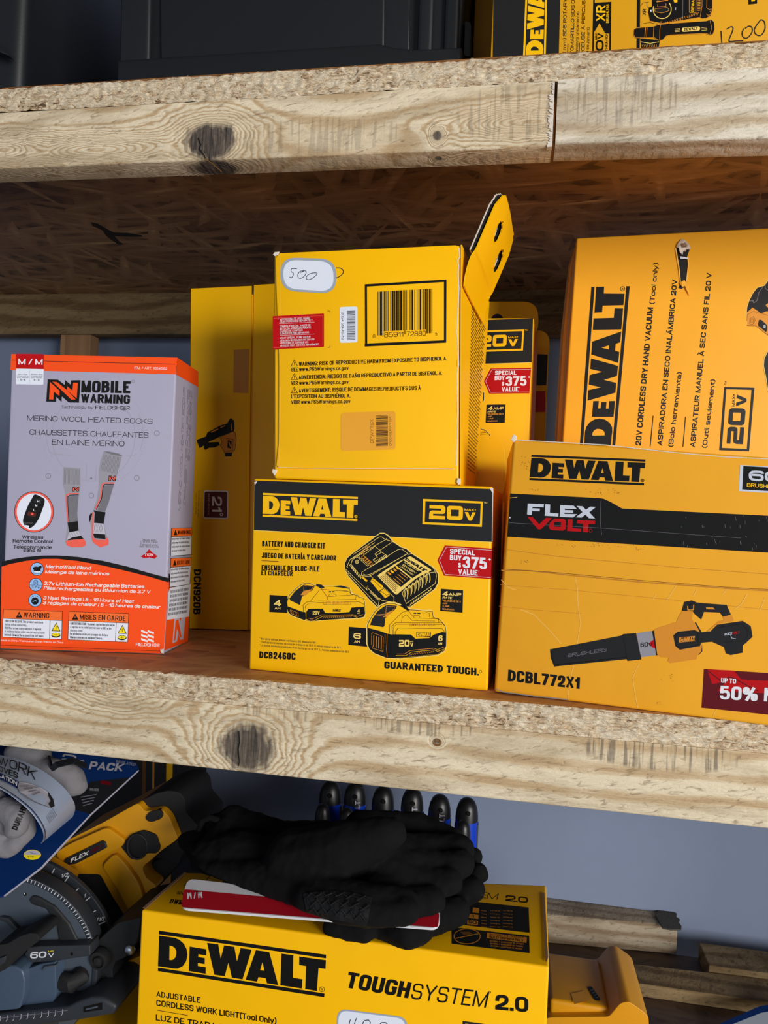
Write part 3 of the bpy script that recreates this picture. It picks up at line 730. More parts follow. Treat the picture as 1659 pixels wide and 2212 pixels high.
# seams and strands seen on the underside
# back rails and posts
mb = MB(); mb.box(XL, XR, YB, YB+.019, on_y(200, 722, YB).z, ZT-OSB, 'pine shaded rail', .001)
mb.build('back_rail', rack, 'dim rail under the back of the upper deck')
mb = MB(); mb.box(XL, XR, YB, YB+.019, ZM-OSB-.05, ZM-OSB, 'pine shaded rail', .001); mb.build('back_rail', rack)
mb = MB()
x0, x1 = on_y(131, 745, .38).x, on_y(196, 745, .38).x
mb.box(x0, x1, .379, .397, ZM, on_y(160, 718, .38).z, 'board face', .0008)
mb.build('board_strip', rack, 'short strand board strip standing against the wall')
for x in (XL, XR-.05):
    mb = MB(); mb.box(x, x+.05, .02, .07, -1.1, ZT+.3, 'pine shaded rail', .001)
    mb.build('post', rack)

# ================================================================ BOXES ON THE MIDDLE DECK
Zv = Vector((0, 0, 1))
def face_from_base(bl, br, z):
    A, B = on_z(*bl, z), on_z(*br, z); d = (B-A).normalized(); n = d.cross(Zv)
    return Face(A, n), d, Vector((-n.x, -n.y, 0)).normalized() if n.dot(CAM-A) > 0 else Vector((n.x, n.y, 0)).normalized()

# ---- battery and charger kit carton -------------------------------------------------------------
def sale_badge(a, side=None):
    a.z(940, 1170, 9.759)
    a.poly([(205, 80), (1196, 145), (1168, 790), (185, 718), (48, 390)], 'print red', 1)
    a.line([(1192, 183), (240, 113), (90, 392), (214, 690), (1166, 757)], 7, 'print white', 2)
    a.lines([('SPECIAL', 312, 254, 838, 293, 108), ('BUY', 310, 385, 556, 402, 108), ('375', 578, 555, 1090, 586, 245), ('VALUE', 486, 688, 895, 716, 112)], 'print white', .24, 2)
    a.text('$', 486, 540, 544, 545, 95, 'print white', .2, 2); a.text('+', 1122, 418, 1176, 424, 90, 'print white', .2, 2); a.ell(922, 622, 9, 9, 'print white', 2, 8)
def amp_tag(a):
    a.z(940, 1170, 9.759)
    a.poly([(122, 993), (590, 1025), (578, 1498), (108, 1460)], 'print black', 1)
    a.text('4', 148, 1140, 268, 1146, 100, 'print pale yellow', .26, 2, slant=.2)
    a.text('AMP', 284, 1142, 552, 1152, 68, 'print pale yellow', .22, 2)
    a.text('RATE', 152, 1200, 350, 1210, 44, 'print pale yellow', .26, 2, slant=.2)
    a.lines([('VELOCIDAD DE 4', 155, 1260, 540, 1285, 42), ('AMP', 155, 1315, 260, 1320, 34), ('4 AMP', 155, 1372, 300, 1382, 36), ('NOMINAUX', 152, 1436, 402, 1452, 36)], 'print tan orange', .2, 2)
def battery_small(a):
    a.z(570, 1240, 3.998)
    a.poly([(188, 235), (212, 180), (265, 125), (320, 88), (352, 72), (400, 76), (440, 92), (480, 96), (600, 100), (668, 96), (750, 118), (762, 160), (820, 185), (860, 205), (880, 240), (882, 340), (870, 378), (820, 388), (560, 396), (470, 406), (400, 408), (345, 402), (230, 360), (205, 330)], 'print pale yellow', 1)
    out = [(200, 240), (222, 182), (270, 132), (322, 92), (355, 80), (400, 82), (438, 100), (505, 104), (600, 106), (740, 126), (752, 174), (812, 184), (815, 196), (858, 208), (872, 245), (874, 340), (862, 368), (810, 380), (560, 388), (450, 402), (400, 404), (350, 396), (235, 352), (210, 320)]
    a.poly(out, 'print yellow', 2); a.line(out, 4, 'print black', 3, closed=True)
    a.poly([(222, 210), (270, 148), (345, 92), (440, 104), (420, 140), (330, 196), (312, 268), (228, 226)], 'print charcoal', 3)
    a.poly([(345, 96), (432, 106), (415, 136), (362, 186), (318, 180), (342, 150)], 'print tan orange', 4); a.poly([(348, 100), (428, 108), (410, 132), (344, 146)], 'print charcoal', 5)
    a.poly([(204, 278), (322, 322), (360, 330), (365, 388), (352, 396), (235, 350), (212, 322)], 'print black', 3)
    a.line([(228, 308), (296, 336), (300, 368), (236, 342), (228, 308)], 3, 'print tan orange', 4)
    for i in range(4): a.line([(240+i*14, 322+i*6), (242+i*14, 342+i*6)], 3, 'print tan orange', 4)
    a.poly([(385, 300), (508, 298), (530, 335), (610, 338), (740, 328), (758, 290), (866, 282), (872, 340), (860, 368), (810, 378), (470, 400), (400, 402), (366, 388), (366, 330)], 'print black', 3)
    a.line([(380, 380), (420, 388), (500, 352), (610, 356), (770, 350), (810, 366), (858, 350)], 3.5, 'print tan orange', 4)
    a.line([(398, 396), (440, 400), (512, 364), (612, 366), (765, 360), (808, 376)], 3, 'print yellow', 4)
    for i in range(15): a.line([(512+i*17, 384-i*.8), (522+i*17, 370-i*.8)], 3, 'print tan orange', 4)
    a.line([(350, 392), (340, 268), (372, 240), (480, 232), (820, 238), (866, 262)], 3.5, 'print black', 4)
    a.line([(366, 330), (358, 280), (390, 252), (480, 246), (820, 250)], 2.5, 'print black', 4)
    a.line([(405, 230), (480, 140), (500, 132), (548, 196), (790, 178)], 3, 'print black', 4); a.line([(500, 132), (735, 150), (756, 176)], 3, 'print black', 4)
    a.line([(548, 196), (552, 222), (795, 218), (798, 182)], 2.5, 'print black', 4); a.line([(560, 186), (570, 172), (618, 172), (628, 186)], 2.5, 'print black', 4)
    a.rrect([(562, 148), (584, 148), (584, 158), (562, 158)], 4, 'print charcoal', 4); a.rrect([(592, 148), (612, 148), (612, 158), (592, 158)], 4, 'print charcoal', 4)
    a.poly([(455, 86), (500, 92), (528, 118), (496, 128), (452, 100)], 'print charcoal', 4); a.poly([(600, 104), (668, 98), (750, 120), (690, 118)], 'print charcoal', 4)
    a.line([(680, 140), (720, 142), (720, 154), (690, 152)], 2.5, 'print black', 4)
    a.text('LITHIUM ION', 512, 260, 756, 262, 24, 'print tan orange', .22, 4); a.line([(512, 262), (756, 264)], 2, 'print brown', 5)
    a.text('20V', 422, 350, 482, 350, 32, 'print pale yellow', .2, 4); a.text('4', 806, 330, 830, 330, 26, 'print pale yellow', .22, 4); a.text('AH', 806, 344, 830, 344, 10, 'print pale yellow', .2, 4)
    logo(a, [(598, 302), (666, 302), (664, 326), (597, 325)], 'print black', 4, reg=False)
def battery_large(a):
    a.z(570, 1240, 3.998)
    a.poly([(884, 440), (900, 400), (950, 320), (1010, 262), (1070, 238), (1130, 240), (1190, 262), (1240, 290), (1370, 308), (1450, 306), (1474, 370), (1530, 395), (1575, 450), (1584, 500), (1580, 620), (1565, 672), (1500, 706), (1180, 736), (1060, 732), (950, 690), (905, 650), (884, 600)], 'print pale yellow', 1)
    out = [(896, 442), (912, 402), (960, 325), (1016, 272), (1072, 252), (1130, 256), (1180, 275), (1240, 306), (1456, 324), (1462, 372), (1522, 396), (1566, 448), (1574, 500), (1572, 620), (1556, 662), (1500, 694), (1190, 726), (1062, 722), (960, 682), (915, 645), (898, 600)]
    a.poly(out, 'print yellow', 2); a.line(out, 4.5, 'print black', 3, closed=True)
    a.poly([(918, 440), (935, 390), (985, 318), (1060, 266), (1150, 274), (1138, 302), (1070, 360), (1050, 380), (1042, 450), (1030, 458)], 'print charcoal', 3)
    a.poly([(1062, 276), (1138, 282), (1110, 322), (1058, 370), (1028, 372), (1058, 344)], 'print tan orange', 4); a.poly([(1062, 278), (1136, 284), (1110, 314), (1060, 336)], 'print charcoal', 5)
    a.line([(960, 350), (1048, 366)], 3, 'print tan orange', 4); a.line([(1060, 268), (1052, 345), (960, 352)], 3, 'print tan orange', 4)
    a.poly([(898, 464), (1000, 490), (1066, 514), (1100, 520), (1130, 520), (1120, 660), (1130, 722), (1062, 722), (960, 682), (915, 645), (898, 600)], 'print black', 3)
    a.line([(932, 512), (944, 506), (1010, 532), (1032, 546), (1030, 668), (940, 640), (930, 600), (932, 512)], 3, 'print tan orange', 4)
    for i in range(4): a.line([(950+i*22, 530+i*6), (948+i*22, 628+i*7)], 6, 'print tan orange', 4)
    a.line([(1066, 514), (1060, 650), (1066, 716)], 3, 'print tan orange', 4); a.line([(1048, 520), (1046, 600)], 3, 'print tan orange', 4)
    a.poly([(1110, 520), (1180, 520), (1270, 522), (1310, 558), (1430, 552), (1470, 522), (1540, 500), (1574, 504), (1570, 620), (1550, 660), (1500, 690), (1190, 722), (1130, 722), (1112, 690)], 'print black', 3)
    a.line([(1150, 690), (1215, 690), (1262, 660), (1468, 640), (1500, 652), (1555, 630)], 4, 'print tan orange', 4)
    a.line([(1140, 704), (1226, 704), (1276, 674), (1470, 654), (1500, 668), (1552, 650)], 3.5, 'print yellow', 4)
    a.line([(1140, 690), (1136, 500), (1160, 466), (1540, 470), (1562, 500)], 3.5, 'print black', 4)
    a.line([(1112, 520), (1108, 450), (1140, 420), (1540, 420), (1566, 450)], 3.5, 'print black', 4); a.line([(1120, 520), (1118, 460), (1150, 434), (1540, 438)], 2.5, 'print black', 4)
    a.line([(1086, 510), (1086, 440), (1196, 330), (1250, 318)], 3, 'print black', 4)
    a.line([(1240, 306), (1300, 380), (1510, 386), (1512, 418)], 3, 'print black', 4); a.line([(1196, 376), (1232, 350), (1280, 400), (1478, 406)], 3, 'print black', 4); a.line([(1196, 376), (1190, 418)], 3, 'print black', 4)
    a.rrect([(1294, 332), (1318, 333), (1318, 344), (1294, 343)], 4, 'print charcoal', 4); a.rrect([(1326, 333), (1352, 334), (1352, 345), (1326, 344)], 4, 'print charcoal', 4)
    a.line([(1292, 370), (1300, 356), (1340, 358), (1350, 376)], 3, 'print black', 4); a.line([(1380, 340), (1405, 330), (1430, 342), (1430, 372)], 2.5, 'print black', 4)
    a.poly([(1190, 262), (1232, 280), (1262, 312), (1240, 316), (1180, 276)], 'print black', 4)
    for i in range(14): a.line([(1262+i*15.5, 448), (1268+i*15.5, 426)], 3, 'print brown', 4)
    a.text('LITHIUM ION', 1262, 446, 1480, 450, 18, 'print tan orange', .2, 5)
    for i in range(14): a.line([(1262+i*15, 700-i*1.8), (1272+i*15, 686-i*1.8)], 3, 'print tan orange', 4)
    a.rect(1318, 500, 1442, 542, 'print black', 4); logo(a, [(1324, 504), (1436, 500), (1436, 534), (1323, 540)], 'print yellow', 5, reg=False)
    volt20(a, [(1150, 545), (1310, 545), (1310, 648), (1150, 650)], 'print pale yellow', 4, frame=False, tm=False)
    a.text('6', 1506, 580, 1544, 578, 50, 'print pale yellow', .22, 4); a.text('AH', 1502, 612, 1540, 612, 22, 'print pale yellow', .2, 4)
def charger(a):
    a.z(735, 1140, 7.213)
    a.poly([(62, 560), (100, 470), (180, 400), (560, 120), (620, 78), (690, 78), (760, 120), (830, 210), (960, 300), (1040, 320), (1090, 372), (1480, 630), (1535, 720), (1535, 860), (1480, 960), (1100, 1240), (580, 1262), (420, 1100), (390, 1050), (120, 760), (70, 660)], 'print pale yellow', 1)
    a.poly([(72, 562), (110, 475), (190, 405), (565, 130), (625, 92), (690, 94), (755, 140), (822, 222), (950, 308), (1030, 330), (1080, 380), (1470, 640), (1522, 725), (1522, 860), (1470, 952), (1100, 1226), (590, 1248), (440, 1100), (390, 1040), (128, 752), (80, 650)], 'print black', 2)
    L = 'print pale yellow'
    for ln in ([(200, 420), (600, 150), (640, 140), (700, 180), (830, 222)], [(160, 495), (700, 190), (720, 165)], [(110, 600), (150, 500), (540, 230)], [(540, 290), (620, 350), (540, 410), (580, 460), (510, 500), (550, 540)], [(620, 350), (800, 230)], [(540, 290), (360, 430)], [(620, 360), (740, 450), (420, 640)], [(580, 460), (560, 430), (650, 380)],
               [(330, 740), (340, 690), (900, 340), (960, 330), (1050, 400), (450, 760), (330, 745)], [(360, 720), (400, 740), (480, 720), (1060, 400)], [(460, 740), (840, 1080), (835, 1160)], [(80, 640), (420, 970), (400, 910)], [(100, 690), (600, 1230)], [(590, 1240), (610, 1110), (430, 940), (430, 900)],
               [(600, 1090), (650, 1130), (820, 1160)], [(970, 1030), (980, 990), (1400, 700), (1480, 690), (1500, 730)], [(970, 1030), (1030, 1180), (1480, 870), (1500, 740)], [(1060, 420), (1110, 400), (1440, 610), (1480, 680)], [(120, 620), (100, 600)], [(260, 450), (430, 600)], [(280, 440), (450, 590)], [(170, 560), (190, 500), (350, 390)]):
        a.line(ln, 7, L, 3)
    for i in range(5): a.line([(335+i*28, 455+i*24), (370+i*28, 430+i*24), (395+i*28, 470+i*24), (360+i*28, 492+i*24)], 7, 'print tan orange', 3, closed=True)
    for i in range(3): a.line([(385+i*-40, 310+i*45), (430-i*40, 280+i*45), (455-i*40, 300+i*45), (410-i*40, 330+i*45)], 7, 'print tan orange', 3, closed=True)
    for i in range(3): a.line([(550+i*60, 520-i*38), (590+i*60, 495-i*38), (605+i*60, 515-i*38), (565+i*60, 540-i*38)], 7, L, 3, closed=True)
    a.ring(262, 530, 24, 30, 7, L, 3, 14); a.ring(262, 530, 10, 18, 6, L, 3, 10)
    for i in range(6):
        x, y = 165+i*27, 610+i*32
        a.ring(x, y, 24, 38, 7, L, 3, 12, 200, 420); a.line([(x-20, y-25), (x+25, y+15)], 6, L, 3)
    for i in range(7):
        x, y = 1022+i*58, 1040-i*42
        a.ring(x, y, 26, 100, 9, L, 3, 16, 150, 400); a.ring(x+12, y+8, 22, 80, 6, L, 3, 16, 160, 380)
    for i in range(9): a.poly([(1080+i*38, 1215-i*28), (1110+i*38, 1160-i*27), (1122+i*38, 1164-i*27), (1100+i*38, 1210-i*28)], L, 3)
    a.poly(rounded([(575, 745), (850, 560), (1090, 440), (1430, 660), (1180, 790), (880, 1045), (850, 1030)], 30), 'print pale yellow', 3)
    a.poly([(870, 585), (985, 505), (1275, 690), (1125, 785)], 'print black', 4); a.poly([(700, 705), (855, 598), (1105, 795), (945, 925)], 'print black', 4)
    a.map = homography(LOGO_Q, [(1040, 462), (1372, 655), (1300, 690), (1002, 500)])
    for p in LOGO[3:5]+LOGO[6:]+LOGO_A+LOGO_D: a.poly(p, 'print black', 5)
    a.map = None
    up = (.8, -.6)
    a.text('DCB1104', 1000, 545, 1210, 680, 34, L, .2, 5, up=up); a.text('12V/20V', 955, 580, 1170, 720, 34, L, .22, 5, up=up); a.text('LITHIUM ION', 920, 600, 1130, 745, 24, L, .2, 5, up=up)
    for i in range(4): a.poly([(730+i*45, 700-i*28), (755+i*45, 685-i*28), (800+i*42, 722-i*28), (775+i*42, 740-i*28)], 'print yellow' if i % 2 else 'print tan orange', 5)
    for i in range(4): a.line([(830+i*34, 785-i*30), (945+i*34, 885-i*34)], 9, 'print tan orange', 5)
    for i in range(5): a.line([(620+i*20, 745-i*12+20), (870+i*8, 1000-i*26)], 8, 'print brown', 5)
    a.poly([(465, 830), (500, 785), (530, 790), (670, 905), (668, 950), (600, 995)], 'print yellow', 4); a.line([(465, 830), (500, 785), (530, 790), (670, 905), (668, 950), (600, 995)], 6, 'print black', 5, True); a.line([(470, 825), (520, 820), (640, 935)], 6, 'print black', 5)
    a.poly([(610, 1000), (680, 945), (780, 1030), (770, 1060), (700, 1102)], 'print yellow', 4); a.line([(610, 1000), (680, 945), (780, 1030), (770, 1060), (700, 1102)], 6, 'print black', 5, True); a.line([(640, 990), (720, 1050), (770, 1035)], 6, 'print black', 5)
    a.poly([(330, 770), (355, 755), (430, 825), (405, 845)], 'print yellow', 4)
    a.text('4', 520, 1050, 545, 1075, 30, L, .2, 4, up=up); a.text('CHARGER', 455, 1005, 590, 1130, 26, L, .2, 4, up=up)
def cap_tag(a, q, n):
    a.z(570, 1240, 3.998); a.poly(q, 'print black', 1)
    (x0, y0), (x1, y1) = q[0], q[2]; w = x1-x0
    a.text(n, x0+w*.24, y0+(y1-y0)*.60, x0+w*.66, y0+(y1-y0)*.62, 52, 'print pale yellow', .24, 2)
    a.text('AH', x0+w*.28, y0+(y1-y0)*.80, x0+w*.60, y0+(y1-y0)*.81, 22, 'print pale yellow', .2, 2)

def kit_art(root, face, warp=None, full=True):
    a = Art(face, warp); a.up = (.024, -1)
    a.z(520, 1020, 2.812); a.poly([(84, 50), (1531, 103), (1529, 424), (80, 352)], 'print charcoal', 0)
    a.line([(80, 353), (1529, 425)], 3, 'print pale yellow', 1)
    hb = a.part('header_band', root, 'charcoal band across the top of the carton')
    if full:
        a.z(520, 1020, 2.812); logo(a, [(135, 126), (712, 150), (709, 297), (133, 270)], 'print yellow', 2); a.part('brand_lettering', hb)
    a.z(520, 1020, 2.812); volt20(a, [(1108, 162), (1471, 178), (1465, 332), (1104, 316)], 'print yellow', 2); a.part('voltage_mark', hb)
    if full:
        a.z(520, 1020, 2.812)
        for r in (('BATTERY AND CHARGER KIT', 130, 450, 512, 464, 34), ('JUEGO DE BATERÍA Y CARGADOR', 128, 520, 580, 538, 32), ('ENSEMBLE DE BLOC-PILE', 127, 595, 478, 604, 32), ('ET CHARGEUR', 125, 626, 316, 632, 30)): a.text(*r, 'print black', .215, 1)
        a.line([(130, 466), (232, 470)], 3, 'print black', 1); a.line([(128, 538), (229, 542)], 3, 'print black', 1)
        a.part('product_text', root)
        a.z(520, 1020, 2.812)
        a.text('DCB2460C', 113, 1130, 333, 1140, 42, 'print black', .25, 1); a.part('model_number', root)
        a.z(520, 1020, 2.812)
        a.text('GUARANTEED', 872, 1192, 1228, 1216, 44, 'print black', .29, 1); a.text('TOUGH.', 1250, 1218, 1448, 1236, 44, 'print black', .29, 1); a.ring(1456, 1212, 8, 8, 2.2, 'print black', 1, 12); a.part('slogan_text', root)
        a.z(520, 1020, 2.812)
        for r in (('* Max initial voltage without workload is 20V. Nominal is 18V.', 114, 1016, 458, 1042, 13), ('* El voltaje inicial máximo sin carga de trabajo es de 20 V. El voltaje nominal es de 18 V.', 114, 1036, 610, 1072, 13), ('* La tension maximale initiale sans effet de charge est de 20 V. La tension nominale est de 18 V', 114, 1056, 656, 1098, 13)): a.text(*r, 'side print brown', .14, 1)
        a.part('small_print', root)
        cap_tag(a, [(50, 180), (206, 190), (204, 336), (47, 328)], '4'); a.part('capacity_tag', root)
        cap_tag(a, [(735, 455), (892, 468), (892, 628), (730, 612)], '6'); a.part('capacity_tag', root)
    charger(a); a.part('charger_picture', root)
    if full: battery_small(a); a.part('battery_picture', root)
    a.base = 3; battery_large(a); a.part('battery_picture', root); a.base = 1
    sale_badge(a); a.part('sale_badge', root, 'red arrow shaped sale badge')
    amp_tag(a); a.part('rating_tag', root)

KIT_TL, KIT_TR, KIT_BR, KIT_BL = (548, 1037), (1064, 1051), (1053, 1494), (538, 1447)
kf, kd, kdep = face_from_base(KIT_BL, KIT_BR, ZM)
c8 = carton_from([KIT_TL, KIT_TR, KIT_BR, KIT_BL], kf, kdep*.115, ZM+.0003)
zk = max(c8[0].z, c8[1].z)
for i in (0, 1, 4, 5): c8[i].z = zk
kit = thing('battery_kit_box', 'yellow kit carton with battery and charger drawings, under the stacked 500 carton', 'box', (c8[3]+c8[6])/2)
mb = MB(); mb.hexa(c8, 'yellow card', .0013, 3); body = mb.build('carton', kit, smooth=True)
kit_art(kit, kf)
a = Art(kf); a.z(520, 1020, 2.812)                                    # worn white corners and the crease
a.poly([(1512, 96), (1532, 96), (1536, 128), (1526, 122)], 'torn paper', 2); a.line([(1531, 104), (1527, 420)], 3, 'sticker white', 2); a.part('worn_corner', kit)
a.z(520, 1020, 2.812); a.poly([(82, 62), (100, 52), (96, 66), (86, 76)], 'torn paper', 2); a.part('worn_corner', kit)
# right side of the kit box: badge running over the edge
sf = Face(c8[1], (c8[2]-c8[1]).cross(c8[5]-c8[1])); a = Art(sf); a.z(940, 1170, 9.759)
a.poly([(1196, 145), (1262, 105), (1240, 745), (1168, 790)], 'print red', 1); a.line([(1192, 183), (1256, 142)], 6, 'print white', 2); a.line([(1166, 757), (1238, 712)], 6, 'print white', 2)
for i in range(22): a.line([(1222-i*.9, 180+i*25), (1242-i*.9, 172+i*25)], 9, 'print white', 2)
a.part('sale_badge', kit, 'end of the red badge on the carton side')

# ---- upper kit carton, standing on the first -----------------------------------------------------
U = [(592, 547), (993, 529), (991, 1048), (592, 1034)]
y0 = kf.at(592, 1030).y+.0015
uf = Face((0, y0, 0), (.02, -1, 0))
c8 = carton_from(U, uf, (.002, .120, 0)); 
for i in (2, 3, 6, 7): c8[i].z = zk+.0003
ub = thing('battery_kit_box', 'yellow carton with a big barcode and oval 500 sticker, stacked on another', 'box', (c8[3]+c8[6])/2)
mb = MB(); mb.hexa(c8, 'yellow card', .0016, 3); mb.build('carton', ub, smooth=True)
# the glued front flap (a sheet of its own, torn along its right edge)
FL = .0011; ff = Face(uf.p+uf.n*(FL+.00013), uf.n)
fp = [(596, 560), (606, 548), (700, 544), (985, 531), (992, 540), (991, 700), (988, 716), (990, 740), (986, 790), (989, 800), (985, 860), (988, 930), (985, 1000), (980, 1012), (800, 1014), (606, 1011), (598, 1006), (603, 960), (604, 780), (601, 700)]
mb = MB(); mb.slab([uf.at(*p)+uf.n*.0001 for p in fp], uf.n*FL, 'yellow card', .0003); flap = mb.build('front_flap', ub, smooth=True)
a = Art(ff); a.z(570, 390, 3.016); a.up = (0, -1)
a.line([(1272, 440), (1276, 500), (1262, 520), (1270, 560), (1264, 600), (1272, 700), (1256, 1000), (1262, 1020), (1270, 1200), (1258, 1260), (1266, 1500), (1254, 1860)], 7, 'torn paper', 0)
a.line([(90, 1868), (300, 1874), (700, 1876), (1240, 1878)], 2.5, 'torn paper', 0)
a.line([(105, 500), (110, 900), (100, 1110), (108, 1480), (96, 1860)], 2.5, 'crease pale', 0)
a.part('torn_edge', flap, 'ragged white paper edge of the flap')
a.z(570, 390, 3.016)
a.rrect([(58, 884), (392, 866), (392, 1084), (58, 1100)], 6, 'print red', 1)
a.line([(64, 898), (384, 880), (384, 1072), (64, 1090)], 2, 'print coral', 2)
for r in (('* APPROXIMATE USD WHEN', 94, 913, 300, 903, 13), ('ITEMS PURCHASED SEPARATELY.', 104, 926, 320, 917, 13), ('COMPRA ESPECIAL. VALOR DE', 104, 957, 304, 948, 13), ('$375 USD APROXIMADAMENTE,', 104, 973, 310, 964, 13), ('CUANDO SE COMPRAN', 104, 988, 252, 981, 12), ('ELEMENTOS POR SEPARADO.', 104, 1004, 296, 995, 12), ('ACHAT SPÉCIAL, D\'UNE VALEUR', 104, 1033, 304, 1024, 12), ("D'ENVIRON $375 MONTANT EN USD", 104, 1050, 330, 1040, 12), ('APPROXIMATIF, LORSQUE LES', 106, 1066, 290, 1058, 12), ('ARTICLES SONT ACHETÉS SÉPARÉMENT.', 106, 1083, 360, 1072, 12)): a.text(*r, 'print white', .13, 2)
a.line([(100, 933), (330, 923)], 1.6, 'print white', 2); a.line([(104, 1010), (332, 1000)], 1.6, 'print white', 2)
a.part('value_notice', flap, 'small red notice panel')
a.z(570, 390, 3.016)
a.line([(414, 850), (432, 850), (432, 866)], 2.5, 'print black', 1); a.line([(432, 1070), (432, 1086), (416, 1088)], 2.5, 'print black', 1)
for p, q, r, s in (((658, 676), (1188, 645), (1188, 660), (658, 692)), ((658, 1062), (1188, 1040), (1188, 1056), (658, 1082)), ((658, 676), (672, 675), (674, 1080), (660, 1082)), ((1174, 646), (1190, 645), (1188, 1056), (1174, 1057))): a.poly([p, q, r, s], 'print black', 1)
rb = random.Random(11); x = 742.0
mods = [1, 1, 1]+[v for _ in range(6) for v in rb.choice([(3, 2, 1, 1), (2, 2, 2, 1), (2, 1, 2, 2), (1, 4, 1, 1), (1, 1, 3, 2), (1, 2, 3, 1), (1, 3, 1, 2)])]+[1]*5+[v for _ in range(6) for v in rb.choice([(3, 2, 1, 1), (2, 2, 2, 1), (2, 1, 2, 2), (1, 4, 1, 1), (1, 1, 3, 2), (1, 2, 3, 1), (1, 3, 1, 2)])]+[1, 1, 1]
u = (1098-742)/sum(mods); bar = True
for i, m_ in enumerate(mods):
    if bar:
        yt = 724-(x-742)*.055; guard = i < 7 or i > len(mods)-8 or 27 <= i <= 31
        yb = (1010 if guard else 984)-(x-742)*.045
        a.poly([(x, yt), (x+u*m_*.92, yt-.2), (x+u*m_*.92, yb), (x, yb)], 'print black', 1)
    x += u*m_; bar = not bar
a.text('8', 710, 1026, 726, 1025, 22, 'print black', .11, 1); a.text('85911', 784, 1022, 908, 1017, 32, 'print black', .1, 1); a.text('72880', 930, 1016, 1056, 1010, 32, 'print black', .1, 1); a.text('5', 1118, 1010, 1130, 1009, 22, 'print black', .11, 1)
a.part('barcode_panel', flap)
a.z(570, 390, 3.016)
def tri(x, y, s, mat='print black', l=1):
    a.line([(x, y), (x+s/2, y-s*.9), (x+s, y)], 3, mat, l, closed=True); a.line([(x+s/2, y-s*.6), (x+s/2, y-s*.25)], 3, mat, l); a.line([(x+s/2, y-s*.18), (x+s/2, y-s*.1)], 3, mat, l)
for (x_, y_) in ((178, 1208), (178, 1297), (178, 1384)): tri(x_, y_, 42)
for r in (('WARNING:', 228, 1208, 352, 1204, 26, .2), ('RISK OF REPRODUCTIVE HARM FROM EXPOSURE TO BISPHENOL A.', 362, 1204, 1194, 1172, 26, .18), ('SEE', 178, 1244, 222, 1243, 25, .18), ('www.P65Warnings.ca.gov', 230, 1242, 552, 1234, 25, .17), ('ADVERTENCIA:', 228, 1295, 406, 1290, 26, .2), ('RIESGO DE DAÑO REPRODUCTIVO A PARTIR DE BISFENOL A.', 416, 1290, 1162, 1266, 26, .18), ('VER', 178, 1333, 222, 1332, 25, .18), ('www.P65Warnings.ca.gov', 230, 1331, 552, 1324, 25, .17), ('AVERTISSEMENT:', 228, 1382, 438, 1376, 26, .2), ('RISQUE DE DOMMAGES REPRODUCTIFS DUS À', 448, 1376, 1022, 1364, 26, .18), ("L'EXPOSITION AU BISPHÉNOL A.", 178, 1419, 564, 1414, 25, .18), ('VOIR', 178, 1457, 234, 1456, 25, .18), ('www.P65Warnings.ca.gov', 242, 1455, 564, 1450, 25, .17)): a.text(*r[:6], 'print black', r[6], 1)
a.part('warning_text', flap)
a.z(570, 390, 3.016)
a.rrect([(494, 824), (610, 820), (610, 1054), (494, 1058)], 14, 'sticker white', 1); rb = random.Random(5); y = 850.0
while y < 1040:
    h_ = rb.choice([1.8, 3, 4.5]); a.poly([(542, y), (596, y-2), (596, y-2+h_), (542, y+h_)], 'print black', 2); y += h_+rb.choice([2, 3, 4])
a.text('2024 29-49-12', 506, 858, 506, 1036, 16, 'print black', .14, 2, up=(1, 0)); a.part('serial_sticker', flap, 'white serial sticker with a sideways barcode')
a.z(570, 390, 3.016)
a.rrect([(502, 1512), (858, 1502), (858, 1752), (502, 1762)], 22, 'sticker ochre', 1); x = 0; rb = random.Random(9); y = 1532.0
while y < 1734:
    h_ = rb.choice([1.8, 3, 5]); a.poly([(732, y-2), (808, y-5), (808, y-5+h_), (732, y-2+h_)], 'print black', 2); y += h_+rb.choice([2, 3, 4])
a.text('DPWYT9X', 714, 1710, 712, 1556, 21, 'print black', .1, 2, up=(-1, -.02)); a.text('OR0049DPWYT9X', 832, 1728, 830, 1536, 15, 'print black', .1, 2, up=(-1, -.02))
a.part('lot_sticker', flap, 'ochre lot sticker with a sideways barcode')
a.z(570, 390, 3.016)
a.poly(rounded([(108, 500), (470, 512), (474, 738), (110, 718)], 105, 10), 'sticker grey', 1)
a.poly(rounded([(126, 516), (452, 528), (456, 724), (128, 704)], 92, 10), 'sticker white', 2)
for ln in ([(200, 574), (182, 576), (178, 592), (192, 604), (190, 622), (178, 634), (168, 628)], [(200, 574), (216, 576)], [(262, 588), (238, 592), (222, 612), (226, 634), (246, 636), (266, 620), (276, 600), (268, 588), (240, 600)], [(322, 602), (296, 610), (276, 632), (286, 646), (312, 640), (340, 618), (346, 604), (318, 602)]): a.line(curve(ln), 4, 'marker ink', 3)
a.line(curve([(470, 570), (496, 570), (514, 582), (518, 598), (506, 616), (480, 632), (470, 632)]), 5, 'marker ink', 1)
a.part('price_sticker', flap, 'white oval sticker handwritten 500')
# crushed white corners
for q in ([(62, 486), (74, 470), (104, 468), (96, 488), (74, 496)], [(60, 1880), (90, 1884), (84, 1906), (72, 1924), (58, 1900)], [(1262, 1940), (1282, 1942), (1284, 1975), (1268, 1984), (1256, 1966)]):
    mb = MB(); mb.slab([uf.at(570+x/3.016, 390+y/3.016)+uf.n*.0002 for x, y in q], uf.n*.0012, 'torn paper', .0003); mb.build('crushed_corner', ub)
# right side print (very fine lines) and hang tab
sf2 = Face(c8[1], (c8[2]-c8[1]).cross(c8[5]-c8[1]))
def side_pt(f, t, out=0.0): return c8[1]+(c8[5]-c8[1])*f+(c8[2]-c8[1])*t+Vector((out, 0, 0))
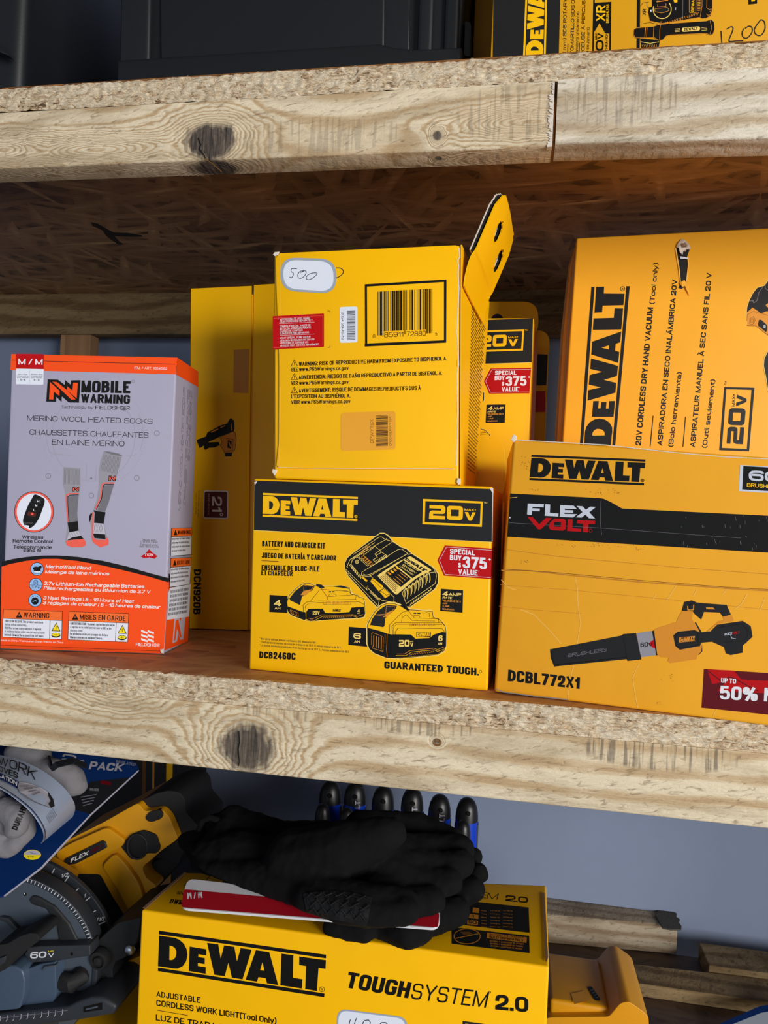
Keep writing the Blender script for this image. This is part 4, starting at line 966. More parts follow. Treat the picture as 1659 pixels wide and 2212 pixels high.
# bowed side panel: leans out to the right towards its top and rear
mb = MB(); n = 10; rows = []
for j in range(n+1):
    t = j/n; row = []
    for i in range(n+1):
        f = i/n; bow = .0110*(f**1.1)*(1-t)**.8
        row.append(side_pt(f, t, .0006+bow))
    rows.append(row)
bm = bmesh.new(); V = [[bm.verts.new(p) for p in r] for r in rows]
for j in range(n):
    for i in range(n): bm.faces.new((V[j][i], V[j][i+1], V[j+1][i+1], V[j+1][i]))
bmesh.ops.recalc_face_normals(bm, faces=bm.faces)
bmesh.ops.solidify(bm, geom=bm.faces[:], thickness=.0008)
bmesh.ops.recalc_face_normals(bm, faces=bm.faces)
mb.add_bm(bm, 'yellow card'); sp = mb.build('side_flap', ub, smooth=True)
mb = MB()
def sp_at(f, t):
    j = min(n-1, int(t*n)); i = min(n-1, int(f*n)); a_, b_ = t*n-j, f*n-i
    p = (rows[j][i]*(1-b_)+rows[j][i+1]*b_)*(1-a_)+(rows[j+1][i]*(1-b_)+rows[j+1][i+1]*b_)*a_
    return p+Vector((.0011, 0, 0))
for k in range(46):
    t = .16+.76*k/46; f1 = .92-.1*((k*7) % 5)/5
    for seg in range(4):
        fa, fb = .34+(f1-.34)*seg/4, .34+(f1-.34)*(seg+.86)/4
        mb.poly([sp_at(fa, t), sp_at(fb, t), sp_at(fb, t+.005), sp_at(fa, t+.005)], 'side print brown')
mb.build('small_print', sp)
# hang tab: doubled card standing up from the side panel
A0 = c8[1]+Vector((.0062, 0.002, -.0015))
ex = Vector((.095, 1, 0)).normalized(); ez = Vector((.36, .0, .93)).normalized()
def tabp(u, v, w=0.0):
    if v >= 0: return A0+ex*u+ez*v+ex.cross(ez)*w
    k = min(1.0, -v/.018); k = k*k*(3-2*k)                  # the sheet bends down into the side panel
    return (A0+ex*u+ex.cross(ez)*w).lerp(sp_at(min(.98, u/.12), .02+.16*min(1.0, -v/.018))+Vector((.0003, 0, 0)), k)
W_, Hh = .088, .0415
def tab_sheet(name, w, th, mat, label=None, vlo=-.004):
    bm = bmesh.new(); fs = []
    # slot-shaped holes left open: the sheet is built as strips around them
    us = np.linspace(0, W_, 57); vs = np.linspace(vlo, Hh, 29)
    def inside(u, v):
        r = .016
        if v > Hh-r:
            if u < r and math.hypot(u-r, v-(Hh-r)) > r: return False
            if u > W_-r and math.hypot(u-(W_-r), v-(Hh-r)) > r: return False
        for hu, hv, ru, rv in ((.030, .024, .008, .006), (.066, .017, .010, .007)):
            if ((u-hu)/ru)**2+((v-hv)/rv)**2 < 1: return False
        return True
    vm = {}
    def vert(i, j):
        if (i, j) not in vm: vm[(i, j)] = bm.verts.new(tabp(us[i], vs[j], w+.0007*math.sin(us[i]*60)))
        return vm[(i, j)]
    for i in range(56):
        for j in range(28):
            if inside((us[i]+us[i+1])/2, (vs[j]+vs[j+1])/2): bm.faces.new((vert(i, j), vert(i+1, j), vert(i+1, j+1), vert(i, j+1)))
    bmesh.ops.smooth_vert(bm, verts=[v for v in bm.verts if v.is_boundary], factor=.5, use_axis_x=True, use_axis_y=True, use_axis_z=True)
    bmesh.ops.smooth_vert(bm, verts=[v for v in bm.verts if v.is_boundary], factor=.5, use_axis_x=True, use_axis_y=True, use_axis_z=True)
    bmesh.ops.recalc_face_normals(bm, faces=bm.faces)
    bmesh.ops.solidify(bm, geom=bm.faces[:], thickness=th); bmesh.ops.recalc_face_normals(bm, faces=bm.faces)
    mb = MB(); mb.add_bm(bm, mat); return mb.build(name, ub, label, smooth=True)
tab_sheet('hang_tab', .0030, .0009, 'yellow card', 'yellow hanging tab with torn slots', -.018)
tab_sheet('hang_tab', .0012, .0006, 'black card', 'dark inner layer of the hanging tab')
tab_sheet('hang_tab', -.0002, .0007, 'torn paper', 'pale backing layer of the hanging tab')

# ---- heated socks box ----------------------------------------------------------------------------
S = [(25, 766), (382, 772), (354, 1414), (1, 1403)]
skf, skd, skdep = face_from_base((1, 1403), (354, 1414), ZM)
f4 = [skf.at(*p) for p in S]; f4[2].z = f4[3].z = ZM+.0003
bk = on_plane(430, 803, f4[1]+skdep*.05, skdep)
bkb = on_z(405, 1387, ZM+.0003)
bk = f4[1]+(bk-f4[1]); dv_ = Vector((bk.x-f4[1].x, bk.y-f4[1].y, 0)); bk = f4[1]+dv_; bkb = f4[2]+dv_
c8 = f4+[f4[0]+dv_, bk, bkb, f4[3]+dv_]
sock = thing('sock_box', 'orange and grey heated sock carton at the left of the middle deck', 'box', (c8[3]+c8[6])/2)
mb = MB(); mb.hexa(c8, 'grey card', .0014, 3); mb.build('carton', sock, smooth=True)
a = Art(skf); a.up = (.037, -1)
a.z(0, 750, 3.207)
O_, K_, Wt, Gy = 'print orange', 'print black', 'print white', 'print grey'
a.poly([(78, 48), (1228, 72), (1218, 188), (72, 158)], O_, 1); a.line([(84, 90), (500, 102), (1215, 118)], 4, 'print maroon', 2)
a.part('top_band', sock, 'orange band with the flap slit')
a.z(0, 1200, 4.4838)
arc = lambda pts: pts
blk = [(18, 60), (120, 34), (260, 14), (420, 0), (560, 0), (760, 14), (1000, 52), (1240, 108), (1440, 168), (1640, 220), (1630, 262), (1440, 206), (1200, 146), (1000, 100), (760, 56), (560, 34), (420, 34), (240, 56), (100, 84), (16, 112)]
a.poly(blk[:10]+blk[10:], K_, 1)
a.poly([(16, 108), (100, 82), (240, 54), (420, 32), (560, 32), (760, 54), (1000, 98), (1200, 144), (1440, 204), (1630, 260), (1584, 950), (4, 898)], O_, 1)
a.line([(6, 868), (400, 882), (1000, 905), (1560, 925)], 4, 'print maroon', 2)
a.part('bottom_band', sock, 'orange lower band under a black arc')
a.z(0, 760, 5.3516)
a.poly([(188, 22), (508, 28), (506, 200), (187, 194)], 'print red', 2); a.poly([(187, 194), (506, 200), (502, 380), (187, 376)], 'sticker white', 2)
a.text('M / M', 212, 146, 492, 150, 66, Wt, .2, 3); a.line([(348, 210), (346, 356)], 2, Gy, 3)
for r in (("Men's Shoe", 208, 266, 318, 268, 16), ('Chaussures de', 196, 286, 330, 288, 16), ('pour hommes', 200, 304, 330, 306, 16), ("Women's Shoe", 360, 268, 494, 270, 16), ('Chaussures de', 362, 288, 492, 290, 16), ('pour femmes', 364, 306, 488, 308, 16)): a.text(*r, 'print mid grey', .15, 3)
a.text('5 - 8', 236, 334, 296, 335, 22, K_, .2, 3); a.text('6 - 9', 392, 336, 456, 337, 22, K_, .2, 3)
a.part('size_sticker', sock, 'red and white size sticker')
a.z(0, 750, 3.207); a.text('ITM. / ART. 1654562', 932, 152, 1158, 157, 17, Wt, .13, 2); a.part('item_number', sock)
# faint dial drawing
a.z(0, 750, 3.207); FG = 'print faint grey'
a.ring(648, 620, 288, 308, 3, FG, 1, 48); a.ring(652, 600, 332, 330, 3, FG, 1, 20, 150, 200); a.ring(652, 600, 340, 330, 3, FG, 1, 20, -25, 20)
for i in range(110):
    t = math.radians(-230+i*2.9)
    c_, s_ = math.cos(t), math.sin(t)
    a.line([(650+352*c_, 600+362*s_), (650+362*c_, 600+374*s_)], 2.4, FG, 1)
for x, y in ((335, 893), (948, 906), (633, 1028), (1087, 596)): a.ring(x, y, 17, 17, 3, 'print mid grey', 1, 18)
a.line([(346, 726), (370, 738), (500, 750)], 4, FG, 1); a.line([(880, 756), (930, 748), (944, 738)], 4, FG, 1); a.line([(600, 810), (598, 912)], 3, FG, 1); a.line([(668, 820), (664, 918)], 3, FG, 1); a.poly([(622, 914), (642, 914), (632, 898)], 'print mid grey', 1)
a.part('dial_drawing', sock)
a.z(0, 760, 5.3516)
a.poly([(552, 318), (670, 322), (750, 384), (756, 330), (818, 380), (822, 330), (932, 328), (914, 588), (796, 586), (716, 516), (712, 580), (652, 520), (650, 578), (536, 576)], K_, 2)
a.poly([(580, 350), (690, 450), (688, 510), (622, 460), (618, 552), (568, 550)], O_, 3); a.poly([(606, 346), (660, 350), (772, 440), (876, 550), (830, 556), (720, 452)], O_, 3)
a.poly([(848, 358), (900, 360), (888, 540), (776, 444), (778, 398), (838, 448)], O_, 3)
a.text('MOBILE', 938, 470, 1506, 480, 138, K_, .27, 2); a.text('WARMING', 934, 588, 1502, 602, 102, K_, .27, 2)
a.ring(1540, 342, 16, 16, 3, 'print mid grey', 2, 14)
a.text('Technology by', 708, 654, 1080, 660, 34, 'print charcoal', .1, 2); a.text('FIELDSH', 1102, 666, 1392, 670, 46, 'print charcoal', .15, 2); a.text('R', 1464, 674, 1500, 674, 46, 'print charcoal', .15, 2)
for i in range(3): a.line([(1398, 634+i*18), (1412, 630+i*18), (1430, 638+i*18), (1456, 634+i*18)], 7, 'print charcoal', 2)
a.part('brand_lettering', sock)
a.z(0, 750, 3.207)
NV = 'print black'
for r in (('MERINO WOOL HEATED SOCKS', 188, 508, 1056, 532, 36), ('CHAUSSETTES CHAUFFANTES', 205, 606, 1028, 628, 37), ('EN LAINE MERINO', 360, 676, 862, 688, 38)): a.text(*r, NV, .105, 2)
a.part('product_text', sock)
a.z(0, 750, 3.207)
for r in (('Wireless', 153, 1326, 300, 1329, 24), ('Remote Control', 89, 1353, 364, 1358, 25), ('Télécommande', 92, 1394, 358, 1398, 24), ('sans fil', 162, 1417, 284, 1419, 24)): a.text(*r, NV, .19, 2)
a.part('remote_caption', sock)
a.z(0, 960, 5.53)
a.ell(407, 806, 237, 246, K_, 1, 40); a.ell(407, 806, 231, 240, 'print coral', 2, 40); a.ell(407, 806, 206, 220, 'sticker white', 3, 40)
a.poly(rounded([(410, 596), (440, 600), (536, 648), (536, 700), (470, 880), (420, 960), (370, 1000), (320, 996), (276, 940), (276, 890), (330, 740)], 30), 'print black', 4)
a.poly(rounded([(415, 640), (505, 650), (490, 710), (405, 685)], 12), 'print charcoal', 5); a.poly(rounded([(340, 800), (436, 820), (424, 866), (326, 845)], 12), 'print maroon', 5); a.ell(388, 830, 15, 15, 'print coral', 6, 12)
for c_, x, y in (('H', 444, 690), ('M', 420, 740), ('L', 400, 795)): a.text(c_, x, y, x+26, y+4, 26, Wt, .22, 6)
a.line([(326, 848), (424, 866), (415, 888), (318, 868)], 4, 'print charcoal', 5); a.line([(285, 940), (395, 940)], 4, 'print mid grey', 5)
a.poly(rounded([(300, 962), (352, 972), (344, 1000), (296, 986)], 12), 'sticker white', 5)
a.part('remote_picture', sock)
def mini_n(x, y, w, h):
    a.poly([(x, y), (x+w*.35, y), (x+w*.62, y+h*.4), (x+w*.66, y+.02*h), (x+w, y), (x+w*.94, y+h), (x+w*.6, y+h), (x+w*.34, y+h*.62), (x+w*.3, y+h), (x-w*.05, y+h)], K_, 4)
    a.poly([(x+w*.08, y+h*.12), (x+w*.3, y+h*.4), (x+w*.24, y+h*.88), (x+w*.04, y+h*.88)], 'print coral', 5); a.poly([(x+w*.25, y+h*.1), (x+w*.4, y+h*.16), (x+w*.85, y+h*.88), (x+w*.66, y+h*.9)], 'print coral', 5); a.poly([(x+w*.75, y+h*.14), (x+w*.92, y+h*.12), (x+w*.88, y+h*.7), (x+w*.7, y+h*.5)], 'print coral', 5)
a.z(0, 960, 5.53)
s1 = [(762, 270), (962, 284), (962, 480), (940, 640), (926, 820), (940, 1010), (968, 1080), (1026, 1160), (1024, 1206), (980, 1228), (860, 1228), (800, 1206), (782, 1160), (804, 1000), (820, 840), (800, 700), (770, 540), (750, 440)]
a.poly(s1, Gy, 2)
for i in range(12): a.line([(772+i*16, 284+i*1.2), (768+i*16, 462+i)], 5, 'print mid grey', 3)
a.line([(752, 470), (960, 474)], 3, 'print mid grey', 3)
mini_n(868, 506, 80, 56)
a.line([(944, 588), (830, 590), (796, 604), (792, 660), (812, 930)], 14, 'print coral', 3); a.line([(942, 602), (840, 606), (812, 624), (812, 700), (824, 930)], 9, K_, 3)
a.poly([(820, 624), (940, 612), (932, 700), (922, 820), (930, 918), (826, 928), (824, 800)], 'print mid grey', 2.5)
a.poly([(808, 934), (930, 916), (940, 1030), (828, 1050)], K_, 4); a.poly([(828, 1050), (940, 1030), (968, 1090), (800, 1146)], 'print light grey', 3)
for i in range(4): a.line([(822+i*30, 1060+i*-6), (850+i*30, 1108-i*8)], 3, 'print mid grey', 4)
a.poly([(800, 1146), (860, 1112), (968, 1090), (1000, 1130), (900, 1136)], K_, 4)
a.poly([(786, 1152), (900, 1136), (1000, 1130), (1026, 1164), (1024, 1206), (980, 1228), (860, 1228), (800, 1206)], 'print coral', 4)
s2 = [(1240, 84), (1460, 130), (1440, 220), (1400, 360), (1350, 520), (1290, 700), (1250, 830), (1246, 960), (1270, 1080), (1300, 1150), (1296, 1200), (1200, 1230), (1120, 1180), (1100, 1140), (1098, 1010), (1064, 900), (1066, 860), (1120, 780), (1160, 660), (1180, 520), (1180, 330), (1200, 200)]
a.poly(s2, Gy, 2)
a.poly([(1240, 84), (1300, 84), (1420, 110), (1460, 130), (1450, 140), (1340, 124)], 'print mid grey', 3)
for i in range(13): a.line([(1246+i*16, 120+i*3), (1204+i*16, 310+i*4)], 5, 'print mid grey', 3)
mini_n(1300, 374, 90, 62)
a.line([(1366, 462), (1250, 460), (1220, 480), (1200, 640), (1140, 770)], 14, 'print coral', 3); a.line([(1362, 478), (1256, 476), (1234, 496), (1214, 650), (1150, 780)], 9, K_, 3)
a.poly([(1240, 492), (1360, 484), (1300, 690), (1256, 806), (1164, 790), (1214, 660)], 'print mid grey', 2.5)
a.poly([(1118, 786), (1160, 796), (1262, 810), (1240, 946), (1126, 936), (1134, 820)], K_, 4); a.poly([(1064, 900), (1066, 860), (1088, 818), (1104, 830), (1076, 930)], K_, 4)
a.line([(1110, 810), (1106, 1000), (1104, 1120)], 16, 'print coral', 3)
a.poly([(1118, 940), (1240, 950), (1258, 1070), (1114, 1060)], 'print light grey', 3)
for i in range(4): a.line([(1120+i*30, 950), (1140+i*30, 1050)], 3, 'print mid grey', 4); a.line([(1145+i*30, 950), (1118+i*30, 1050)], 3, 'print mid grey', 4)
a.poly([(1114, 1066), (1256, 1076), (1262, 1132), (1130, 1118)], K_, 4); a.poly([(1100, 1100), (1150, 1140), (1262, 1140), (1276, 1100), (1300, 1150), (1296, 1200), (1200, 1230), (1120, 1180), (1100, 1140)], 'print coral', 4)
a.part('sock_picture', sock)
a.z(0, 750, 3.207)
for r in (('Made with', 990, 1342, 1082, 1345, 15), ('LYCRA® Fiber'.replace('®', ''), 975, 1355, 1094, 1358, 14), ('Fabriqué avec', 972, 1374, 1094, 1377, 14), ('des fibre lycra', 966, 1386, 1100, 1390, 13)): a.text(*r, 'print mid grey', .17, 2)
a.poly([(1034, 1398), (1052, 1420), (1092, 1448), (1070, 1466), (1034, 1456), (1000, 1462), (974, 1450), (1010, 1428)], 'print red', 2); a.text('LYCRA', 1006, 1446, 1062, 1448, 18, Wt, .15, 3)
a.part('fibre_mark', sock)
a.z(0, 1200, 4.4838)
for i, (cx, cy) in enumerate(((360, 131), (347, 283), (340, 433))):
    a.ell(cx, cy, 65, 65, K_, 2, 30); a.ell(cx, cy, 60, 60, 'print sky', 3, 30)
a.poly(rounded([(320, 116), (345, 106), (372, 110), (395, 96), (406, 108), (404, 122), (394, 130), (394, 160), (330, 162), (328, 136), (320, 130)], 8), K_, 4); a.rrect([(330, 150), (394, 150), (390, 165), (334, 165)], 8, 'print white', 5); a.line([(312, 172), (396, 174)], 4, K_, 4)
a.line([(288, 286), (408, 288)], 3, K_, 4); a.line([(330, 286), (330, 244), (345, 236), (366, 244), (366, 286)], 4, K_, 4); a.line([(352, 252), (344, 264), (352, 276)], 4, K_, 4); a.text('3.7 v', 306, 318, 384, 322, 26, K_, .18, 4)
a.ell(340, 440, 36, 36, K_, 4); a.line([(318, 448), (342, 434), (360, 446)], 6, 'print sky', 5)
for t in (-140, -115, -90, -65, -40): a.line([(340+44*math.cos(math.radians(t)), 440+44*math.sin(math.radians(t))), (340+52*math.cos(math.radians(t)), 440+52*math.sin(math.radians(t)))], 10, K_, 4)
for r in (('MerinoWool Blend', 440, 122, 878, 138, 34), ('Mélange de laine mérinos', 436, 172, 1056, 192, 32), ('3.7v Lithium-Ion Rechargeable Batteries', 424, 286, 1396, 318, 35), ('Piles rechargeables au lithium-ion de 3.7 V', 422, 330, 1452, 368, 33), ('3 Heat Settings | 5 - 16 Hours of Heat', 418, 424, 1294, 460, 33), ('3 réglages de chaleur | 5 - 16 heures de chaleur', 414, 472, 1550, 515, 33)): a.text(*r, Wt, .2, 2, slant=.2)
a.part('feature_list', sock)
def warn(q, title, rows, tx0, tx1):
    (x0, y0), (x1, y1), (x2, y2), (x3, y3) = q
    a.poly(q, K_, 2); i = 4
    f = homography([(0, 0), (1, 0), (1, 1), (0, 1)], q); a.map = f
    a.poly([(.008, .015), (.992, .015), (.992, .325), (.008, .325)], 'print warning orange', 3); a.poly([(.008, .34), (.79, .34), (.79, .985), (.008, .985)], 'sticker white', 3); a.poly([(.80, .34), (.992, .34), (.992, .985), (.80, .985)], 'sticker white', 3)
    a.map = None
    def pt(u, v): return f(u, v)
    X = pt(tx0, .27); Y = pt(tx1, .27); a.text(title, *X, *Y, abs(y3-y0)*.185, K_, .15, 4)
    x, y = pt(tx0-.13, .29); s = 62; a.poly([(x, y), (x+s*.5, y-s*.95), (x+s, y)], K_, 4); a.line([(x+s*.5, y-s*.6), (x+s*.5, y-s*.24)], 6, 'print warning orange', 5)
    for k, (r, u0, u1, wgt) in enumerate(rows): a.text(r, *pt(u0, .46+k*.12), *pt(u1, .46+k*.12), 22, 'print charcoal', wgt, 4)
    for (u, v0, v1) in ((.9, .40, .71),):
        A, B, C = pt(u, v0), pt(u+.075, v1), pt(u-.075, v1); a.poly([A, B, C], K_, 4); cx, cy = (A[0]+B[0]+C[0])/3, (A[1]+B[1]+C[1])/3
        a.poly([(cx+(p[0]-cx)*.78, cy+(p[1]-cy)*.78) for p in (A, B, C)], 'print lemon', 5); a.line([(cx, cy-24), (cx, cy+10)], 5, K_, 6)
    cx, cy = pt(.9, .85); a.ell(cx, cy, 44, 24, K_, 4); a.ell(cx, cy-4, 39, 15, 'print lemon', 5); a.line([(cx-18, cy-4), (cx+18, cy-4)], 4, K_, 6); a.line([(cx, cy-14), (cx, cy+6)], 4, K_, 6)
a.z(0, 1200, 4.4838)
warn([(32, 518), (606, 540), (600, 815), (20, 792)], 'WARNING', [('• INGESTION HAZARD: This product contains a', .03, .68, .15), ('button cell or coin battery', .05, .40, .12), ('• DEATH or serious injury can occur if ingested.', .03, .66, .13), ('• A swallowed button cell or coin battery can cause', .03, .71, .12), ('Internal Chemical Burns in as little as 2 hours.', .04, .70, .15)], .35, .78)
a.part('warning_panel', sock, 'white and orange warning panel in English')
a.z(0, 1200, 4.4838)
warn([(666, 540), (1250, 562), (1240, 840), (656, 816)], 'MISES EN GARDE', [("• DANGER D'INGESTION : Ce produit contient une pile bouton", .02, .77, .14), ("• L'ingestion de ce produit peut entraîner la MORT ou des", .02, .72, .12), ('blessures graves.', .04, .25, .12), ('• Une pile bouton avalée peut provoquer des Brûlures', .02, .67, .13), ('Chimiques internes en seulement 2 heures.', .04, .58, .15)], .19, .95)
a.part('warning_panel', sock, 'white and orange warning panel in French')
a.z(0, 1200, 4.4838)
for i in range(3):
    for j in range(2):
        x, y = 1368+j*62, 716+i*40+j*2; a.poly([(x, y+2), (x+30, y+14), (x+62, y+26), (x+60, y+44), (x+30, y+34), (x, y+22)], Wt, 2)
a.text('FIELDSH', 1316, 874, 1480, 882, 30, Wt, .17, 2); a.text('R', 1526, 884, 1546, 884, 30, Wt, .17, 2)
for i in range(3): a.line([(1488, 858+i*12), (1500, 855+i*12), (1518, 858+i*12)], 6, Wt, 2)
a.part('maker_emblem', sock); a.z(0, 1200, 4.4838)
a.text('Made in China / Fabriqué en Chine / Hecho en China', 8, 828, 610, 850, 17, Wt, .14, 2, slant=.2)
a.part('origin_text', sock)
# right side of the sock box
ssf = Face(c8[1], (c8[2]-c8[1]).cross(c8[5]-c8[1])); a = Art(ssf); a.z(350, 800, 3.511)
a.poly([(112, -98), (272, 8), (276, 128), (108, 34)], O_, 1); a.part('side_band', sock, 'orange band at the top of the side')
a.z(350, 800, 3.511)
a.poly([(52, 1560), (208, 1790), (196, 2056), (18, 2124)], O_, 1)
a.poly([(50, 1540), (214, 1700), (208, 1795), (50, 1602)], K_, 2)
a.poly([(92, 1885), (128, 1868), (136, 1906), (150, 1860), (178, 1858), (160, 2040), (136, 2044), (124, 1990), (112, 2056), (78, 2068)], 'print light grey', 2); a.poly([(102, 1900), (122, 1888), (146, 2020), (138, 2030), (112, 1960), (100, 2046), (88, 2052)], O_, 3)
a.part('side_band', sock, 'orange lower band on the side')
a.z(350, 800, 3.511)
upv = (-1, -.25)
for r in (('MERINO WOOL HEATED SOCKS', 138, 1068, 176, 130, 16), ('CHAUSSETTES CHAUFFANTES', 176, 1022, 210, 150, 15), ('EN LAINE MERINO', 208, 688, 228, 158, 14)): a.text(*r, 'print mid grey', .11, 2, up=(-1, -.55))
a.part('side_text', sock)
a.z(350, 800, 3.511)
for (q, t_) in (([(70, 1195), (228, 1192), (222, 1400), (62, 1412)], 'WARNING'), ([(64, 1424), (222, 1418), (212, 1624), (54, 1648)], 'MISES EN GARDE')):
    a.poly(q, K_, 2); f = homography([(0, 0), (1, 0), (1, 1), (0, 1)], q); a.map = f
    a.poly([(.02, .015), (.98, .015), (.98, .3), (.02, .3)], 'print warning orange', 3); a.poly([(.02, .32), (.98, .32), (.98, .98), (.02, .98)], 'sticker white', 3)
    a.map = None
    a.text(t_, *f(.3, .24), *f(.92, .24), 30, K_, .14, 4, up=(.02, -1)); x, y = f(.2, .26); a.poly([(x-14, y), (x, y-44), (x+14, y)], K_, 4)
    for k in range(4): a.text('peut provoquer des brulures internes', *f(.05, .42+k*.14), *f((.9, .85, .9, .7)[k], .42+k*.14), 16, 'print charcoal', .14, 4, up=(.02, -1))
a.part('side_warning_panel', sock)
a.z(350, 800, 3.511)
a.poly([(58, 1650), (214, 1622), (204, 1868), (36, 1892), (44, 1690)], 'sticker white', 5)
for k in range(6): a.text('REPLACEABLE BATTERY INCLUDED', 62-k*3, 1690+k*34, 196-k*2, 1668+k*34, 20, 'print charcoal', .14, 6, up=(.02, -1))
a.part('side_sticker', sock, 'white text sticker low on the side')
mb = MB(); 
mb.slab([skf.at(*p)+skf.n*.0002 for p in [(346, 1403), (354, 1401), (354, 1412), (348, 1410)]], skf.n*.0006, 'torn paper', .0002); mb.build('worn_corner', sock)

# ---- nailer carton behind --------------------------------------------------------------------------
nf, nd, ndep = face_from_base((409, 1360), (536, 1363), ZM)
f4 = [nf.at(*p) for p in [(412, 623), (545, 616), (536, 1363), (409, 1360)]]
for i in (2, 3): f4[i].z = ZM+.0003
top = f4[0].z; f4[1].z = top-.0005
wv = f4[2]-f4[3]
nb = thing('nailer_box', 'tall shaded ochre carton for a framing nailer behind the sock carton', 'box', f4[3]+ndep*.05)
c8 = [f4[0]+ndep*.003, f4[0]+wv*2.05+ndep*.003, f4[3]+wv*2.05+ndep*.003, f4[3]+ndep*.003]
c8 = c8+[p+ndep*.10 for p in c8]
mb = MB(); mb.hexa(c8, 'yellow card', .0012, 2); mb.build('carton', nb, smooth=True)
mb = MB(); q = [nf.at(*p) for p in [(412, 623), (544, 617), (535, 1361), (409, 1358)]]; mb.slab([p+ndep*.0028 for p in q], ndep*-.0028, 'yellow card', .0006); fl = mb.build('front_flap', nb, smooth=True)
mb = MB(); q = [nf.at(*p) for p in [(548, 614), (680, 606), (668, 1340), (539, 1361)]]; mb.slab([p+ndep*.0029 for p in q], ndep*-.0012, 'yellow card', .0005); mb.build('rear_flap', nb, smooth=True)
a = Art(nf); a.z(410, 880, 4.6067)
a.poly([(68, 330), (80, 318), (160, 290), (175, 250), (300, 182), (372, 160), (388, 130), (404, 108), (420, 110), (424, 124), (440, 126), (446, 200), (438, 240), (400, 268), (350, 270), (300, 292), (180, 348), (140, 380), (110, 400), (96, 404)], 'print black', 1)
a.poly([(205, 244), (280, 208), (284, 222), (220, 252)], 'print tan orange', 2); a.poly([(300, 200), (352, 176), (350, 186), (304, 210)], 'print tan orange', 2); a.line([(412, 160), (416, 230)], 8, 'print tan orange', 2)
a.poly([(140, 380), (180, 348), (290, 345), (300, 375), (250, 398), (190, 402), (160, 424), (138, 414)], 'print black', 1)
yl = [(300, 300), (345, 275), (430, 240), (452, 250), (462, 320), (450, 420), (420, 450), (350, 460), (330, 420), (305, 380), (320, 345)]
a.poly(yl, 'print tan orange', 2); a.line(yl, 4, 'print black', 3, True); a.poly([(378, 326), (418, 336), (410, 412), (372, 400)], 'print black', 3); a.line([(390, 345), (404, 390)], 8, 'print tan orange', 4); a.line([(362, 310), (432, 316), (424, 430), (360, 440)], 4, 'print black', 3)
a.poly([(350, 452), (422, 450), (416, 488), (360, 490), (346, 480)], 'print black', 3)
a.part('nailer_picture', fl)
a.z(410, 880, 4.6067)
a.poly(rounded([(138, 824), (384, 828), (380, 1112), (132, 1106)], 24), 'print white', 1); a.poly(rounded([(148, 838), (374, 842), (370, 1100), (142, 1094)], 14), 'print maroon', 2)
a.text('21', 222, 888, 222, 1038, 98, 'print white', .2, 3, up=(1, .02)); a.ring(314, 1064, 12, 14, 6, 'print white', 3, 16)
a.text('ROUND HEAD NAIL', 182, 858, 178, 1076, 16, 'print light grey', .12, 3, up=(1, .02)); a.part('angle_badge', fl, 'dark red badge reading 21 degrees')
a.z(410, 880, 4.6067); a.text('CLAVO DE CABEZA REDONDA', 84, 826, 78, 1100, 14, 'side print brown', .16, 1, up=(1, .02)); a.text('CLOU A TETE RONDE', 58, 850, 54, 1062, 12, 'side print brown', .16, 1, up=(1, .02)); a.part('caption_text', fl)
a.z(410, 880, 4.6067); a.text('DCN920B', 40, 1612, 34, 2060, 74, 'print black', .26, 1, up=(1, .02)); a.part('model_number', fl)
a.z(400, 600, 2.764); a.poly([(290, 430), (384, 425), (378, 690), (288, 686)], 'crease dark', 0); a.part('clear_tape', fl, 'piece of clear packing tape')

# ---- hanging kit packs behind the stack -----------------------------------------------------------
def tab_card(mb, face, q, r, depth, mat):
    mb.slab([face.at(x, y) for x, y in rounded(q, r, 6)], depth, mat, .0004)
# lower pack: its rounded tab shows beside the stacked carton
lf = Face((0, .158, 0), (0, -1, 0))
zl = .0135
mb = MB()
xa, xb = on_y(880, 1060, .158).x, on_y(1092, 1060, .158).x
lp = thing('battery_kit_pack', 'yellow hang-tab kit pack low behind the stack, only its rounded tab showing', 'box', ((xa+xb)/2, .2, ZM+.0003), None)
mb.hexa([(xa, .1592, zl), (xb, .1592, zl), (xb, .1592, ZM+.0003), (xa, .1592, ZM+.0003), (xa, .30, zl), (xb, .30, zl), (xb, .30, ZM+.0003), (xa, .30, ZM+.0003)], 'yellow card', .001); mb.build('carton', lp, smooth=True)
mb = MB(); tab_card(mb, lf, [(880, 1085), (880, 938), (1091, 942), (1092, 1085)], 44, Vector((0, .001, 0)), 'yellow card'); mb.build('hang_tab', lp)
# upper pack with the visible printed front, standing on the lower one
rf = Face((0, .172, 0), (0, -1, 0))
SRC = [(912.6, 1078.2), (1043.2, 1083.2), (1041.1, 1138), (912.6, 1132)]
# correspondences measured on the rear pack: header right edge, badge and rating tag
SRC = [(1064, 1057), (1063.7, 1170.7), (961, 1178.2), (951.1, 1319.6)]
DST = [(1151, 688), (1148.5, 783), (1059.6, 796), (1049, 913.6)]
wp = homography(SRC, DST)
rp_r = [(1152, 690), (1143, 950)]
z1 = rf.at(1152, 690).z; xr = rf.at(1150, 760).x; xl = rf.at(800, 760).x
rp = thing('battery_kit_pack', 'yellow hang-tab kit pack with a red sale badge behind the stacked cartons', 'box', ((xl+xr)/2, .21, zl+.0005))
f4 = [rf.at(800, 700), rf.at(1153, 687), rf.at(1141, 1000), rf.at(800, 1000)]
f4[0].z = f4[1].z; f4[2].z = f4[3].z = zl+.0003; f4[2].x = rf.at(1139, 1040).x
mb = MB(); mb.hexa(f4+[p+Vector((.006, .075, 0)) for p in f4], 'yellow card', .001); mb.build('carton', rp, smooth=True)
kit_art(rp, rf, wp, full=False)
